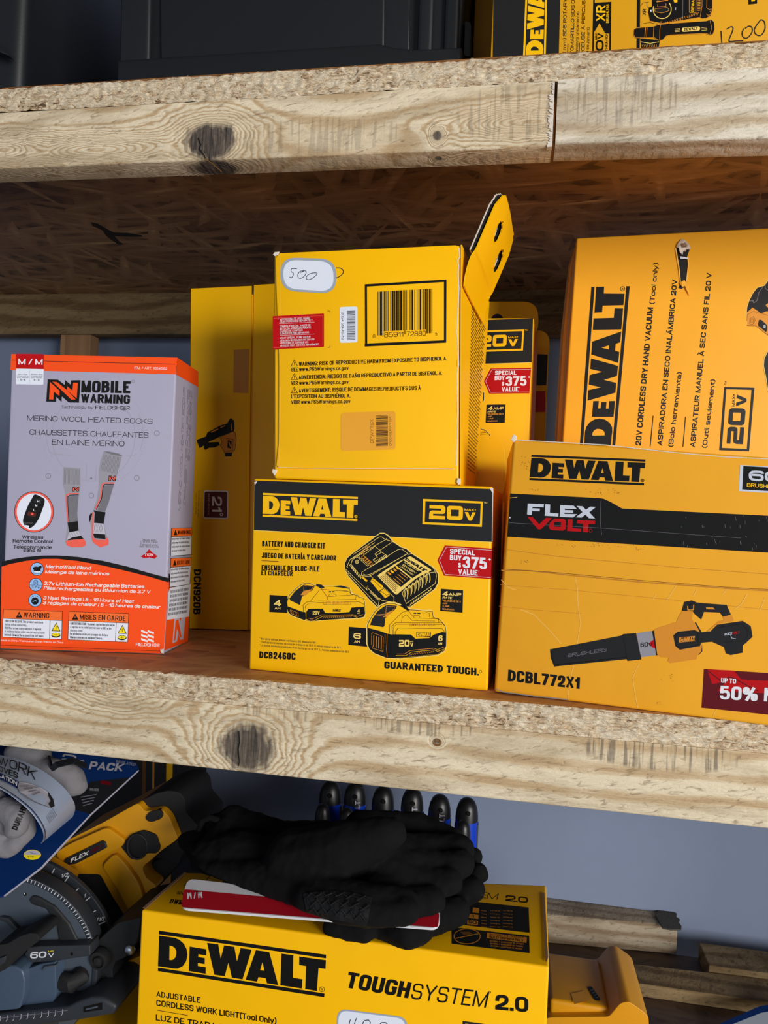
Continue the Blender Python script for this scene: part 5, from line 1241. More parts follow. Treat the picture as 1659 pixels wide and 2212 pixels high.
mb = MB(); tf = Face((0, .2465, 0), (0, -1, 0)); mb.slab([tf.at(x, y) for x, y in rounded([(900, 730), (900, 652), (1163, 651), (1163, 730)], 34, 6)], Vector((0, .001, 0)), 'yellow card', .0004); mb.build('hang_tab', rp)
a = Art(tf); a.ell(1074, 694, 14, 16, 'print charcoal', 1); a.part('hanger_hole', rp)
# second hanging pack further back
bf = Face((0, .262, 0), (0, -1, 0))
x0, x1 = bf.at(1090, 800).x, bf.at(1184, 800).x; zt2 = bf.at(1180, 735).z
bp = thing('battery_kit_pack', 'dim yellow hang-tab kit pack furthest back, next to the tall vacuum carton', 'box', ((x0+x1)/2, .29, ZM+.0003))
xm = max(x0, xb+.002)
mb = MB(); mb.hexa([(x0, .2632, zt2), (x1, .2632, zt2), (x1, .2632, zl+.002), (x0, .2632, zl+.002), (x0, .34, zt2), (x1, .34, zt2), (x1, .34, zl+.002), (x0, .34, zl+.002)], 'yellow card', .001); mb.build('carton', bp, smooth=True)
mb = MB(); mb.slab([bf.at(x, y) for x, y in rounded([(1090, 780), (1090, 712), (1187, 714), (1187, 780)], 26, 6)], Vector((0, .001, 0)), 'yellow card', .0003); mb.build('hang_tab', bp)
a = Art(bf); a.poly([(1100, 762), (1183, 766), (1180, 832), (1100, 832)], 'print charcoal', 1); a.part('header_band', bp); a.poly([(1110, 845), (1178, 845), (1178, 890), (1110, 890)], 'print red', 1); a.part('sale_badge', bp)

# ---- hand vacuum carton ----------------------------------------------------------------------------
VY = .150
vf = Face((on_y(1213, 950, VY).x, VY, 0), (.06, -1, 0))
f4 = [vf.at(1246, 514), vf.at(1760, 487), vf.at(1760, 1400), vf.at(1190, 1260)]
f4[2].z = f4[3].z = ZM+.0003
vb = thing('vacuum_box', 'tall aged yellow carton for a hand vacuum with sideways lettering and a torn hole', 'box', (f4[2]+f4[3])/2+Vector((0, .06, 0)))
bw = Vector((-.0005, .10, 0)); f8 = f4+[p+bw for p in f4]
mb = MB(); mb.hexa(f8, 'aged yellow card', .0013, 3); mb.build('carton', vb, smooth=True)
mb = MB()                                                        # layered kraft flaps bulging at the left end
for k, (o0, o1, mt) in enumerate(((0, 10, 'kraft card'), (7, 16, 'crease dark'), (12, 22, 'kraft card'))):
    y_ = VY+.004+k*.006; gf = Face((0, y_, 0), (0, -1, 0))
    pts = [(1246-k*1.5, 520+k*3), (1236-o0*.7, 575), (1224-o0, 720), (1208-o0*1.1+3, 960), (1196-o0, 1130), (1210, 1130), (1224, 960), (1236, 720), (1245, 575)]
    mb.slab([gf.at(*p) for p in pts], Vector((0, .0035, 0)), mt, .0008)
mb.build('end_flap', vb, 'brown corrugated end flaps bulging outward', smooth=True)
a = Art(vf); a.z(1000, 480, 2.517)
logo(a, [(635, 1215), (698, 352), (907, 347), (829, 1215)], K_, 1, reg=False); a.ring(868, 362, 12, 12, 3, K_, 1, 16); a.text('R', 874, 368, 873, 357, 10, K_, .2, 1, up=(-1, 0)); a.part('brand_lettering', vb)
a.z(1000, 480, 2.517)
for r in (('20V CORDLESS DRY HAND VACUUM', 968, 1215, 1035, 464, 31, .25), ('(Tool only)', 1040, 446, 1062, 222, 26, .2), ('ASPIRADORA EN SECO INALÁMBRICA 20V', 1084, 1216, 1166, 312, 28, .25), ('(Solo herramienta)', 1142, 1222, 1190, 816, 26, .22), ('ASPIRATEUR MANUEL À SEC SANS FIL 20 V', 1262, 1225, 1354, 276, 28, .25), ('(Outil seulement)', 1326, 1228, 1372, 856, 26, .22)): a.text(*r[:6], K_, r[6], 1, up=(-1, -.07))
a.line([(1018, 1220), (1034, 1052)], 5, K_, 1); a.line([(1196, 1222), (1210, 1058)], 5, K_, 1)
a.part('product_text', vb)
a.z(1000, 480, 2.517)
volt20(a, [(1393, 1240), (1420, 896), (1585, 900), (1556, 1246)], K_, 1, tm=False); a.text('TM', 1432, 884, 1433, 866, 10, K_, .2, 1, up=(-1, 0)); a.part('voltage_mark', vb)
a.z(1560, 580, 4.424)
hv = [(438, 110), (400, 160), (330, 180), (290, 230), (255, 300), (232, 370), (228, 450), (234, 540), (250, 548), (320, 548), (440, 640), (600, 700), (800, 640), (800, 60)]
a.poly(hv, 'print pale yellow', 1); a.poly([(x+5, y+3) for x, y in hv], 'print tan orange', 2)
a.poly([(440, 118), (405, 166), (336, 186), (296, 236), (262, 304), (240, 372), (236, 420), (290, 375), (330, 400), (370, 430), (420, 410), (700, 400), (700, 60)], 'print black', 3)
a.poly(rounded([(438, 330), (410, 352), (438, 376), (600, 380), (600, 330)], 16), 'print tan orange', 4)
for ln in ([(290, 300), (300, 330), (330, 310), (350, 230), (385, 180)], [(410, 160), (410, 190), (438, 210)], [(262, 310), (300, 310)]): a.line(ln, 5, 'print mid grey', 4)
a.line([(236, 500), (240, 440), (300, 410), (440, 450)], 3, 'print brown', 4); a.line([(265, 480), (300, 460), (315, 500), (290, 535), (262, 530)], 3, 'print brown', 4, True); a.line([(272, 488), (294, 478), (298, 515), (275, 518)], 3, 'print brown', 4, True)
a.poly(rounded([(350, 490), (372, 490), (432, 545), (428, 600), (416, 608), (340, 545)], 14), 'print black', 4); a.text('6', 394, 568, 394, 544, 20, 'print white', .2, 5, up=(1, 0))
a.line([(234, 540), (250, 548), (320, 548), (440, 640)], 4, 'print brown', 4)
a.poly([(800, 780), (440, 785), (400, 860), (395, 930), (420, 1060), (438, 1180), (800, 1200)], 'print black', 3); a.line([(438, 785), (400, 860), (394, 930), (420, 1060), (436, 1170)], 6, 'print pale yellow', 4)
a.part('vacuum_picture', vb)
# torn hole with lifted paper
a.z(1000, 480, 2.517)
a.poly([(1190, 96), (1212, 108), (1232, 150), (1218, 190), (1222, 230), (1212, 320), (1226, 360), (1222, 372), (1204, 350), (1190, 364), (1170, 358), (1184, 330), (1178, 260), (1168, 200), (1158, 140)], 'print charcoal', 1)
a.part('torn_hole', vb, 'dark torn hole near the top')
mb = MB()
def vz(x, y, l): return vf.at(1000+x/2.517, 480+y/2.517, l)
mb.slab([vz(1189, 92, .0006), vz(1200, 104, .0018), vz(1214, 108, .001), vz(1222, 128, .0026), vz(1234, 148, .002), vz(1222, 158, .003), vz(1212, 152, .0014), vz(1206, 168, .0026), vz(1196, 160, .001), vz(1190, 182, .0018), vz(1176, 168, .0012), vz(1170, 148, .002), vz(1158, 136, .0006), vz(1168, 116, .0012)], vf.n*.0004, 'torn paper', .0001)
mb.slab([vz(1182, 128, .003), vz(1198, 120, .004), vz(1212, 136, .0034), vz(1202, 148, .0042), vz(1188, 144, .003)], vf.n*.0004, 'kraft card', .0001)
mb.slab([vz(1180, 190, .0014), vz(1222, 198, .0018), vz(1220, 206, .0018), vz(1178, 202, .0014)], vf.n*.0004, 'sticker white')
mb.slab([vz(1174, 330, .0004), vz(1186, 326, .0012), vz(1200, 318, .0015), vz(1210, 330, .001), vz(1224, 332, .0012), vz(1220, 350, .001), vz(1230, 402, .0004), vz(1214, 372, .0008), vz(1204, 350, .001), vz(1190, 356, .001)], vf.n*.0005, 'aged yellow card', .0001)
for q in ([(1158, 140), (1168, 200), (1178, 260), (1184, 330), (1178, 332), (1172, 262), (1162, 204), (1152, 142)], [(1218, 190), (1222, 230), (1212, 320), (1216, 322), (1227, 232), (1224, 190)]): mb.slab([vz(x, y, .0003) for x, y in q], vf.n*.0004, 'crease pale', .0001)
mb.build('torn_flap', vb, 'lifted torn paper')

# ---- leaf blower carton ---------------------------------------------------------------------------
bf_, bd, bdep = face_from_base((1068, 1496), (1659, 1569), ZM)
F4 = [bf_.at(1109, 949), bf_.at(1800, 998), bf_.at(1800, 1580), bf_.at(1068, 1496)]
e = F4[2]-F4[3]; 
for i in (2, 3): F4[i].z = ZM+.0003
B4 = [on_y(1097, 957, .135), F4[1]+Vector((.01, .12, 0)), F4[2]+Vector((.01, .12, 0)), on_y(1078, 1380, .135)]
B4[3].z = B4[2].z = ZM+.0003; B4[0].x = max(B4[0].x, -.0062); B4[3].x = max(B4[3].x, -.0058)
B4[0].z = F4[0].z-.002
lb = thing('blower_box', 'scuffed orange-yellow leaf blower carton with a black band and red badge', 'box', (F4[2]+F4[3]+B4[2]+B4[3])/4)
mb = MB(); mb.hexa(F4+B4, 'aged yellow card', .0016, 3); mb.build('carton', lb, smooth=True)
a = Art(bf_); a.up = (.05, -1)
a.z(1050, 920, 2.724)
a.poly([(142, 398), (660, 424), (690, 428), (730, 446), (800, 486), (2000, 545), (2000, 770), (1659, 746), (124, 652)], K_, 1); bb = a.part('black_band', lb)
a.z(1050, 920, 2.724); logo(a, [(268, 170), (938, 198), (930, 350), (255, 320)], K_, 1); a.part('brand_lettering', lb)
a.z(1100, 1060, 7.541)
SV, RD = 'print silver', 'print red'
for p in ([(302, 208), (565, 220), (560, 272), (378, 264), (376, 285), (500, 292), (496, 335), (372, 330), (368, 395), (292, 388)], [(588, 220), (668, 225), (662, 360), (803, 372), (800, 420), (580, 408)],
          [(832, 235), (1050, 245), (1105, 300), (905, 292), (905, 315), (1042, 320), (1040, 362), (900, 358), (900, 378), (1108, 382), (1040, 435), (822, 425)],
          [(1098, 248), (1195, 255), (1250, 310), (1320, 260), (1412, 265), (1305, 352), (1398, 453), (1300, 447), (1240, 390), (1180, 438), (1085, 432), (1195, 348)]): a.poly(p, SV, 2)
for p in ([(297, 428), (385, 432), (488, 548), (600, 440), (697, 448), (530, 618), (500, 630), (465, 625)], [(957, 466), (1033, 468), (1028, 608), (1174, 622), (1170, 670), (943, 655)], [(1108, 478), (1400, 490), (1397, 545), (1290, 542), (1285, 678), (1200, 672), (1203, 538), (1104, 530)],
          [(740, 452), (788, 455), (788, 510), (732, 508), (728, 584), (788, 588), (788, 646), (690, 640), (652, 615), (645, 580), (665, 520)], [(788, 455), (890, 458), (922, 490), (920, 620), (880, 652), (788, 646), (788, 588), (840, 592), (845, 512), (788, 510)]): a.poly(p, RD, 2)
a.ring(1326, 652, 26, 26, 6, RD, 2, 16)
a.part('series_lettering', bb, 'silver and red lettering')
a.z(1050, 920, 2.724)
a.poly([(1494, 230), (1800, 246), (1795, 402), (1488, 384)], SV, 1); a.poly([(1514, 236), (1800, 252), (1795, 392), (1507, 374)], K_, 2)
a.text('60', 1544, 322, 1726, 332, 62, SV, .27, 3); a.text('BRUSHLESS', 1534, 358, 1740, 372, 22, 'print yellow', .2, 3); a.part('voltage_badge', lb, 'silver framed black badge')
a.z(1050, 920, 2.724); a.text('DCBL772X1', 128, 1502, 550, 1548, 68, K_, .26, 1); a.part('model_number', lb)
a.z(1180, 1280, 3.4635)
GK = 'print charcoal'
a.poly([(28, 425), (560, 322), (580, 310), (672, 302), (712, 500), (608, 512), (604, 498), (60, 554), (34, 490)], GK, 1)
a.line([(574, 312), (606, 505)], 3, K_, 2); a.line([(34, 430), (64, 552)], 6, K_, 2); a.line([(60, 540), (600, 484)], 8, K_, 2)
a.text('BRUSHLESS', 160, 484, 450, 440, 26, 'print mid grey', .12, 2)
a.poly([(676, 304), (800, 286), (832, 468), (706, 484)], 'print grey', 1); a.poly([(770, 378), (814, 342), (830, 420), (790, 410)], RD, 2); a.text('60', 704, 408, 762, 404, 34, K_, .2, 2); a.text('V', 764, 402, 794, 400, 26, K_, .2, 3)
a.poly([(792, 288), (806, 284), (836, 468), (824, 470)], K_, 2)
TO = 'print tan orange'
a.poly([(806, 278), (840, 262), (920, 238), (975, 218), (985, 190), (1010, 148), (1020, 134), (1100, 128), (1095, 160), (1090, 200), (1120, 240), (1150, 300), (1165, 380), (1160, 440), (1130, 470), (1126, 498), (930, 528), (906, 510), (920, 488), (860, 484), (830, 462)], TO, 2)
a.poly([(1320, 180), (1390, 170), (1404, 212), (1272, 240), (1210, 296), (1200, 290), (1290, 215), (1330, 205)], TO, 2)
a.poly([(1014, 136), (1032, 70), (1090, 58), (1130, 76), (1350, 92), (1382, 166), (1322, 180), (1300, 150), (1180, 145), (1160, 202), (1110, 160), (1096, 140)], GK, 2)
a.poly([(1196, 110), (1250, 112), (1262, 126), (1196, 124)], TO, 3); a.ring(1080, 105, 18, 18, 10, K_, 3, 14, 30, 300); a.line([(1058, 100), (1060, 130), (1100, 128), (1104, 90)], 8, TO, 3)
a.poly([(950, 320), (985, 292), (1110, 280), (1150, 298), (1230, 290), (1280, 240), (1470, 212), (1530, 250), (1544, 330), (1490, 380), (1470, 395), (1468, 450), (1380, 468), (1345, 455), (1330, 408), (1240, 368), (1160, 375), (1150, 400), (1000, 428), (965, 400)], GK, 3)
a.line([(985, 300), (1108, 292), (1134, 310), (1138, 390), (1005, 418), (975, 395), (966, 330)], 4, K_, 4, True); a.line([(1290, 262), (1460, 235), (1500, 270), (1506, 330), (1470, 362), (1330, 370)], 4, K_, 4)
a.poly([(1105, 230), (1120, 222), (1160, 290), (1168, 440), (1140, 468), (1155, 380)], GK, 2)
logo(a, [(992, 336), (1112, 324), (1114, 362), (994, 374)], TO, 4, reg=False)
a.text('FLEX', 1334, 322, 1390, 314, 18, SV, .22, 4); a.text('VOLT', 1390, 314, 1446, 306, 18, 'print red', .22, 4); a.line([(1376, 310), (1388, 340), (1420, 346)], 3, SV, 5)
a.part('blower_picture', lb)
a.z(1050, 920, 2.724)
a.poly([(1282, 1430), (2000, 1475), (2000, 1735), (1268, 1658)], 'print dark red', 1); a.poly([(1300, 1432), (1460, 1440), (1500, 1492), (1640, 1500), (2000, 1475), (2000, 1600), (1600, 1570), (1360, 1560), (1420, 1500), (1330, 1520)], 'print red', 2)
a.line([(1300, 1436), (1380, 1500), (1440, 1476), (1600, 1560)], 6, 'print dark red', 3); a.line([(1470, 1444), (1540, 1496), (1600, 1480)], 5, 'print dark red', 3)
a.text('UP TO', 1382, 1510, 1470, 1516, 28, Wt, .24, 4); a.text('50%', 1374, 1608, 1596, 1620, 80, Wt, .24, 4); a.text('MORE', 1634, 1620, 1960, 1640, 80, Wt, .24, 4)
a.part('power_badge', lb, 'dark red badge with white lettering')
# wear on the blower carton: tape edges, creases, scuffs
a.z(1050, 920, 2.724)
a.line([(124, 728), (420, 768), (900, 812), (1300, 846), (1900, 890)], 3, 'crease dark', 1); a.line([(84, 935), (460, 962), (980, 1012), (1659, 1082), (1900, 1106)], 2, 'crease dark', 1)
a.line([(90, 850), (260, 852), (500, 880), (900, 918), (1400, 955), (1900, 985)], 7, 'crease dark', 1); a.line([(120, 843), (400, 862), (900, 908), (1400, 948), (1900, 976)], 3, 'print brown', 2); a.line([(76, 1060), (300, 1084), (560, 1104)], 2, 'crease dark', 1)
a.part('tape_edge', lb, 'brown edges of old packing tape'); a.z(1050, 920, 2.724)
for ln in ([(524, 890), (538, 960), (540, 1060), (556, 1160), (544, 1230), (520, 1380), (490, 1520), (480, 1610)], [(90, 905), (130, 950), (180, 966)], [(1118, 940), (1080, 1000), (1060, 1026)], [(1240, 960), (1220, 1000)], [(1420, 960), (1390, 990)], [(1536, 990), (1500, 1050), (1460, 1080)], [(1640, 1010), (1610, 1090)], [(200, 1080), (280, 1110), (370, 1200), (440, 1280)], [(900, 1400), (862, 1480), (880, 1600), (894, 1660)], [(1360, 1650), (1336, 1712)], [(1000, 990), (980, 1020)]):
    a.line(ln, 4, 'crease pale', 1); a.part('crease', lb)
rb = random.Random(21)
for cx, cy, w_, h_, n_ in ((220, 215, 40, 55, 16), (280, 378, 50, 8, 12), (680, 388, 110, 16, 22), (600, 706, 240, 14, 22), (230, 798, 40, 10, 10), (880, 722, 60, 8, 10), (1070, 1470, 60, 30, 8), (1010, 1636, 30, 14, 8)):
    for _ in range(n_):
        x, y = cx+rb.gauss(0, w_*.5), cy+rb.gauss(0, h_*.5); a.poly([(x, y), (x+rb.uniform(3, 9), y+rb.uniform(-1, 2)), (x+rb.uniform(2, 7), y+rb.uniform(2, 5))], 'print brown', 1)
    a.part('ink_smear', lb)
for _ in range(26):
    x, y = rb.uniform(1150, 1650), rb.uniform(520, 720); a.line([(x, y), (x+rb.uniform(-3, 8), y+rb.uniform(4, 26))], rb.uniform(1, 2.5), 'print mid grey', 2)
a.line([(676, 440), (672, 560), (680, 640)], 2, 'print mid grey', 2); a.line([(136, 570), (660, 600), (1500, 660)], 1.5, 'print mid grey', 2); a.ell(140, 540, 4, 4, 'sticker white', 2, 8); a.line([(140, 424), (184, 420)], 3, 'crease pale', 2)
a.part('scratches', lb, 'pale scratches on the black band'); a.z(1050, 920, 2.724)
a.line([(166, 82), (700, 112), (1120, 158), (1400, 182), (1900, 206)], 5, 'torn paper', 1); a.part('worn_edge', lb); a.line([(62, 1548), (100, 1566), (300, 1592), (480, 1610)], 5, 'print grey', 1)
a.part('worn_edge', lb)
mb = MB(); mb.slab([bf_.at(1104, 950)+bf_.n*.0004, bf_.at(1110, 938), bf_.at(1116, 942), bf_.at(1116, 950), bf_.at(1110, 956)+bf_.n*.0004], bf_.n*.001, 'torn paper', .0003); mb.build('torn_corner', lb)

# ================================================================ TOP DECK
sF = Face((0, .028, 0), (0, -1, 0))
xl, xr = sF.at(1062, 60).x, sF.at(1800, 60).x
hb_ = thing('rotary_hammer_box', 'yellow and black rotary hammer carton marked 1200 by hand on the top deck', 'box', ((xl+xr)/2, .1, ZT))
mb = MB(); mb.box(xl, xr, .028, .17, ZT+.0003, ZT+.21, 'dull yellow card', .0013); mb.build('carton', hb_, smooth=True)
a = Art(sF); a.z(980, 0, 2.443)
a.poly([(204, 420), (214, -160), (374, -160), (362, 420)], 'print charcoal', 1); a.part('header_band', hb_, 'charcoal band down the left edge')
a.z(980, 0, 2.443)
a.poly([(362, 420), (374, -160), (500, -160), (488, 420)], 'print charcoal', 1); a.poly([(488, 420), (500, -160), (566, -160), (552, 420)], 'print charcoal', 1)
logo(a, [(366, 302), (385, -164), (497, -164), (486, 302)], 'print yellow', 2, reg=False); a.part('brand_lettering', hb_)
a.z(980, 0, 2.443)
for r in (('(26 mm) SDS ROTARY HAMMER', 592, 320, 600, -150, 18, .17), ('ROTOMARTILLO SDS DE 26 mm', 632, 330, 642, -130, 18, .17), ('(Herramienta unicamente)', 655, 330, 662, 62, 15, .14), ('PERCEUSE À PERCUSSION SDS', 690, 330, 698, -140, 18, .17), ('(Outil seulement)', 712, 320, 718, 146, 15, .14)): a.text(*r[:6], K_, r[6], 1, up=(-1, -.02))
a.line([(600, 330), (603, 230)], 4, K_, 1); a.line([(660, 330), (664, 226)], 4, K_, 1); a.part('product_text', hb_)
a.z(980, 0, 2.443)
for p in ([(738, -60), (746, -60), (738, 330), (730, 330)], [(824, 12), (832, 12), (828, 330), (820, 330)]): a.poly(p, K_, 1)
a.poly([(740, 16), (832, 10), (826, 178), (800, 176), (770, 122), (742, 170)], K_, 2)
a.text('XR', 800, 112, 802, 30, 50, 'print yellow', .2, 3, up=(-1, -.01)); a.text('BRUSHLESS', 818, 122, 820, 24, 14, 'print yellow', .18, 3, up=(-1, -.01))
a.text('20', 790, 330, 792, 212, 42, K_, .24, 2, up=(-1, -.01)); a.text('V', 790, 206, 791, 176, 30, K_, .26, 2, up=(-1, -.01)); a.text('MAX', 758, 210, 759, 176, 12, K_, .22, 2, up=(-1, -.01)); a.text('LITHIUM ION', 812, 285, 814, 172, 13, K_, .18, 2, up=(-1, -.01)); a.part('voltage_mark', hb_)
a.z(1300, 0, 4.621)
a.poly([(352, -200), (386, -200), (378, 520), (346, 520)], K_, 1); a.part('divider_bar', hb_)
a.z(1300, 0, 4.621)
body = [(500, -150), (1110, -150), (1110, 90), (1095, 160), (1050, 186), (1010, 190), (975, 178), (820, 205), (600, 240), (480, 215), (462, 130), (470, 80), (500, 70)]
a.poly(body, 'print tan orange', 1); a.poly([(x*.985+8, y*.97) for x, y in body], K_, 2)
a.ring(602, 95, 90, 92, 8, 'print pale yellow', 3, 26, 0, 200); a.ring(602, 90, 90, 92, 8, 'print pale yellow', 3, 16, -40, 10); a.poly(rounded([(525, 90), (660, 78), (672, 110), (600, 132), (530, 120)], 18), 'print charcoal', 3); a.line(rounded([(525, 90), (660, 78), (672, 110), (600, 132), (530, 120)], 18), 4, 'print tan orange', 4, True)
a.line([(545, 20), (660, 5)], 9, 'print tan orange', 3); a.line([(550, 0), (650, -12)], 9, 'print tan orange', 3); a.line([(560, 40), (555, 70), (640, 64), (640, 35)], 4, 'print tan orange', 3); a.poly(rounded([(712, -20), (752, -20), (756, 25), (720, 28)], 12), 'print yellow', 3)
a.poly([(482, 100), (498, 98), (494, 122), (488, 122)], 'print white', 3); a.line([(738, 75), (736, 105)], 4, 'print white', 3)
a.line([(812, -100), (804, 200)], 4, 'print mid grey', 3); a.poly(rounded([(872, -60), (942, -60), (938, 130), (872, 130)], 10), 'print charcoal', 3); a.line(rounded([(872, -60), (942, -60), (938, 130), (872, 130)], 10), 4, 'print tan orange', 4, True)
a.text('DEWALT', 918, 118, 926, -46, 28, 'print yellow', .22, 4, up=(-1, -.03))
for i in range(8): a.line([(955, 106-i*16), (985, 104-i*16)], 7, 'print tan orange', 3)
a.line([(1050, -100), (1046, 80), (1070, 98), (1104, 90)], 4, 'print tan orange', 3); a.ring(1066, 132, 22, 22, 5, 'print tan orange', 3, 14, -60, 160); a.line([(980, 178), (1000, 60), (1000, -100)], 4, 'print tan orange', 3)
for i in range(20): a.line([(632+i*17, 246-i*5), (640+i*17, 222-i*5.2)], 4, 'print tan orange', 4)
gr = [(318, 300), (340, 282), (520, 266), (560, 250), (640, 240), (1040, 212), (1090, 196), (1118, 220), (1126, 290), (1108, 345), (1080, 352), (1040, 334), (680, 352), (640, 362), (610, 400), (570, 405), (520, 376), (340, 380), (316, 350)]
a.poly(gr, K_, 4); a.line(gr, 4, 'print tan orange', 5, True)
a.line([(436, 276), (428, 372)], 6, 'print tan orange', 6); a.line([(452, 276), (446, 372)], 4, 'print tan orange', 6); a.line([(518, 268), (514, 374)], 4, 'print tan orange', 6); a.line([(590, 216), (578, 300), (576, 400)], 4, 'print tan orange', 6); a.line([(1078, 205), (1096, 280), (1078, 345)], 4, 'print tan orange', 6)
a.poly(rounded([(798, 280), (980, 266), (980, 308), (798, 322)], 22), 'print pale yellow', 6); a.text('DEWALT', 822, 310, 956, 302, 28, K_, .22, 7)
for i in range(3): a.line([(730, 292+i*14), (780, 288+i*14)], 4, 'print pale yellow', 6); a.line([(994, 280+i*14), (1050, 274+i*14)], 4, 'print pale yellow', 6)
a.poly([(384, 384), (580, 402), (560, 520), (400, 520)], K_, 3); a.line([(386, 420), (480, 436), (572, 420)], 6, 'print pale yellow', 5)
for i in range(9): a.line([(400+i*18, 446), (420+i*16, 500)], 3, 'print tan orange', 5)
a.text('XR', 440, 152, 442, 92, 34, K_, .2, 2, up=(-1, 0)); a.line([(390, 240), (480, 225), (560, 245)], 4, K_, 1); a.line([(388, 60), (410, 30), (470, 20)], 4, K_, 1); a.line([(450, 20), (452, 70), (480, 76)], 4, K_, 1)
a.part('hammer_picture', hb_)
a.z(1300, 0, 4.621)
for p in ([(1462, -40), (1550, -40), (1550, 36), (1464, 46)],): a.poly(p, K_, 1); a.poly([(1490, -60), (1530, -60), (1528, 14), (1492, 18)], 'print yellow', 2)
a.part('code_letter', hb_)
a.z(1300, 0, 4.621)
for ln in ([(1190, 312), (1198, 435)], [(1246, 292), (1290, 268), (1310, 280), (1302, 320), (1270, 410), (1340, 410), (1412, 408)], [(1418, 285), (1400, 330), (1412, 372), (1450, 380), (1496, 330), (1500, 280), (1470, 262), (1430, 285)], [(1590, 195), (1550, 245), (1522, 300), (1540, 345), (1590, 352), (1628, 290), (1622, 220), (1590, 196)]): a.line(curve(ln) if len(ln) > 3 else ln, 11, 'marker ink', 2)
a.part('handwritten_price', hb_)
# carton glimpsed behind it
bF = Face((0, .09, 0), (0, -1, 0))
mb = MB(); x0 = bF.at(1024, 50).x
ob = thing('carton', 'yellow carton edge, colour darkened for shade, between the black tote and the hammer carton', 'box', (x0+.04, .13, ZT))
mb.box(x0, xl-.0012, .09, .2, ZT+.0003, ZT+.19, 'shaded yellow card', .001); mb.build('carton_body', ob)

def tote(root, x0, x1, y0, y1, z0, z1, ribs, panel):
    mb = MB(); t = .006
    bm = bmesh.new(); n = 0
    mb.hexa([(x0-.012, y0-.010, z1), (x1+.012, y0-.010, z1), (x1, y0, z0), (x0, y0, z0), (x0-.012, y1+.01, z1), (x1+.012, y1+.01, z1), (x1, y1, z0), (x0, y1, z0)], 'tote plastic', .006, 4)
    bm.free(); b = mb.build('tub', root, smooth=True)
    for (r0, r1, d) in ribs:
        mb = MB(); mb.hexa([(r0, y0-.010-d, z1-.01), (r1, y0-.010-d, z1-.01), (r1, y0-d, z0+.004), (r0, y0-d, z0+.004), (r0, y0+.004, z1-.01), (r1, y0+.004, z1-.01), (r1, y0+.004, z0+.004), (r0, y0+.004, z0+.004)], 'tote plastic', .0028, 3); mb.build('rib', root, smooth=True)
    return b
tY = .060
X = lambda px, py=80, Y=tY: on_y(px, py, Y).x
tt_ = thing('storage_tote', 'large black plastic tote with ribbed sides on the top deck', 'tote', ((X(270)+X(1000))/2, .2, ZT))
tote(tt_, X(272), X(992), tY, .36, ZT+.0003, ZT+.23, [(X(274), X(338), .007), (X(905), X(938), .006), (X(960), X(992), .004)], None)
mb = MB()                                     # raised panel with rounded lower corners and a ledge below
pf = Face((0, tY-.002, 0), (0, -1, 0)); q = [pf.at(*p) for p in [(346, -190), (836, -190), (832, 108), (800, 118), (352, 140)]]
mb.slab(q, Vector((0, -.0035, 0)), 'tote plastic', .0022, 3); mb.build('side_panel', tt_, smooth=True)
mb = MB(); q = [pf.at(*p) for p in [(772, -190), (890, -190), (884, 126), (850, 124), (826, 112), (768, 118)]]; mb.slab(q, Vector((0, -.0015, 0)), 'tote plastic', .001, 3); mb.build('side_panel', tt_, smooth=True)
mb = MB(); q = [pf.at(*p) for p in [(268, 148), (560, 130), (826, 114), (856, 122), (900, 126), (1000, 122), (1000, 205), (268, 230)]]; mb.slab(q, Vector((0, -.0105, 0)), 'tote plastic', .003, 3); mb.build('base_ledge', tt_, smooth=True)
mb = MB(); q = [pf.at(*p) for p in rounded([(1004, 44), (1018, 48), (1016, 122), (1002, 120)], 5)]; mb.slab(q, Vector((0, .012, 0)), 'tool black', .0012); mb.build('latch', tt_, smooth=True)
lx = on_y(60, 80, .05).x
t2 = thing('storage_tote', 'second black plastic tote cut off by the left edge of the top deck', 'tote', (lx-.15, .2, ZT))
mb = MB(); mb.hexa([(lx-.32, .042, ZT+.23), (lx+.004, .042, ZT+.23), (lx-.004, .05, ZT+.0003), (lx-.3, .05, ZT+.0003), (lx-.32, .36, ZT+.23), (lx-.03, .36, ZT+.23), (lx-.03, .34, ZT+.0003), (lx-.3, .34, ZT+.0003)], 'tote plastic', .012, 5); mb.build('tub', t2, smooth=True)
mb = MB(); g2 = Face((0, .045, 0), (0, -1, 0)); q = [g2.at(*p) for p in [(-260, 60), (-10, 96), (28, 124), (32, 132), (-10, 116), (-260, 84)]]; mb.slab(q, Vector((0, -.006, 0)), 'tote plastic', .002, 3); mb.build('rim', t2, smooth=True)

# ================================================================ BOTTOM DECK
# ---- work light carton --------------------------------------------------------------------------
zt = -.2555
P0, P1 = on_z(305, 1966, zt), on_z(1186, 2089, zt)
wd = (P1-P0).normalized(); wn = Vector((wd.y, -wd.x, 0)); wdep = -wn*.102
wf = Face(P0, wn)
c8 = [P0, P1, Vector((P1.x, P1.y, ZB+.0003)), Vector((P0.x, P0.y, ZB+.0003))]
bl, br = on_z(397, 1884, zt), on_z(1180, 1912, zt)
dl = .5*((bl-P0)+(br-P1)); c8 += [bl, br, Vector((br.x, br.y, ZB+.0003)), Vector((bl.x, bl.y, ZB+.0003))]
wl = thing('work_light_box', 'big yellow cordless work light carton with black gloves on top', 'box', (c8[2]+c8[3]+c8[6]+c8[7])/4)
mb = MB(); mb.hexa(c8, 'yellow card', .0016, 3); mb.build('carton', wl, smooth=True)
a = Art(wf); a.up = (.012, -1)
a.z(320, 1990, 4.1475); logo(a, [(98, 84), (1595, 300), (1580, 680), (88, 448)], K_, 1, reg=False); a.ring(1558, 610, 22, 22, 4, K_, 1, 18); a.text('R', 1549, 622, 1567, 625, 24, K_, .16, 1); a.part('brand_lettering', wl)
a.z(280, 1880, 1.765)
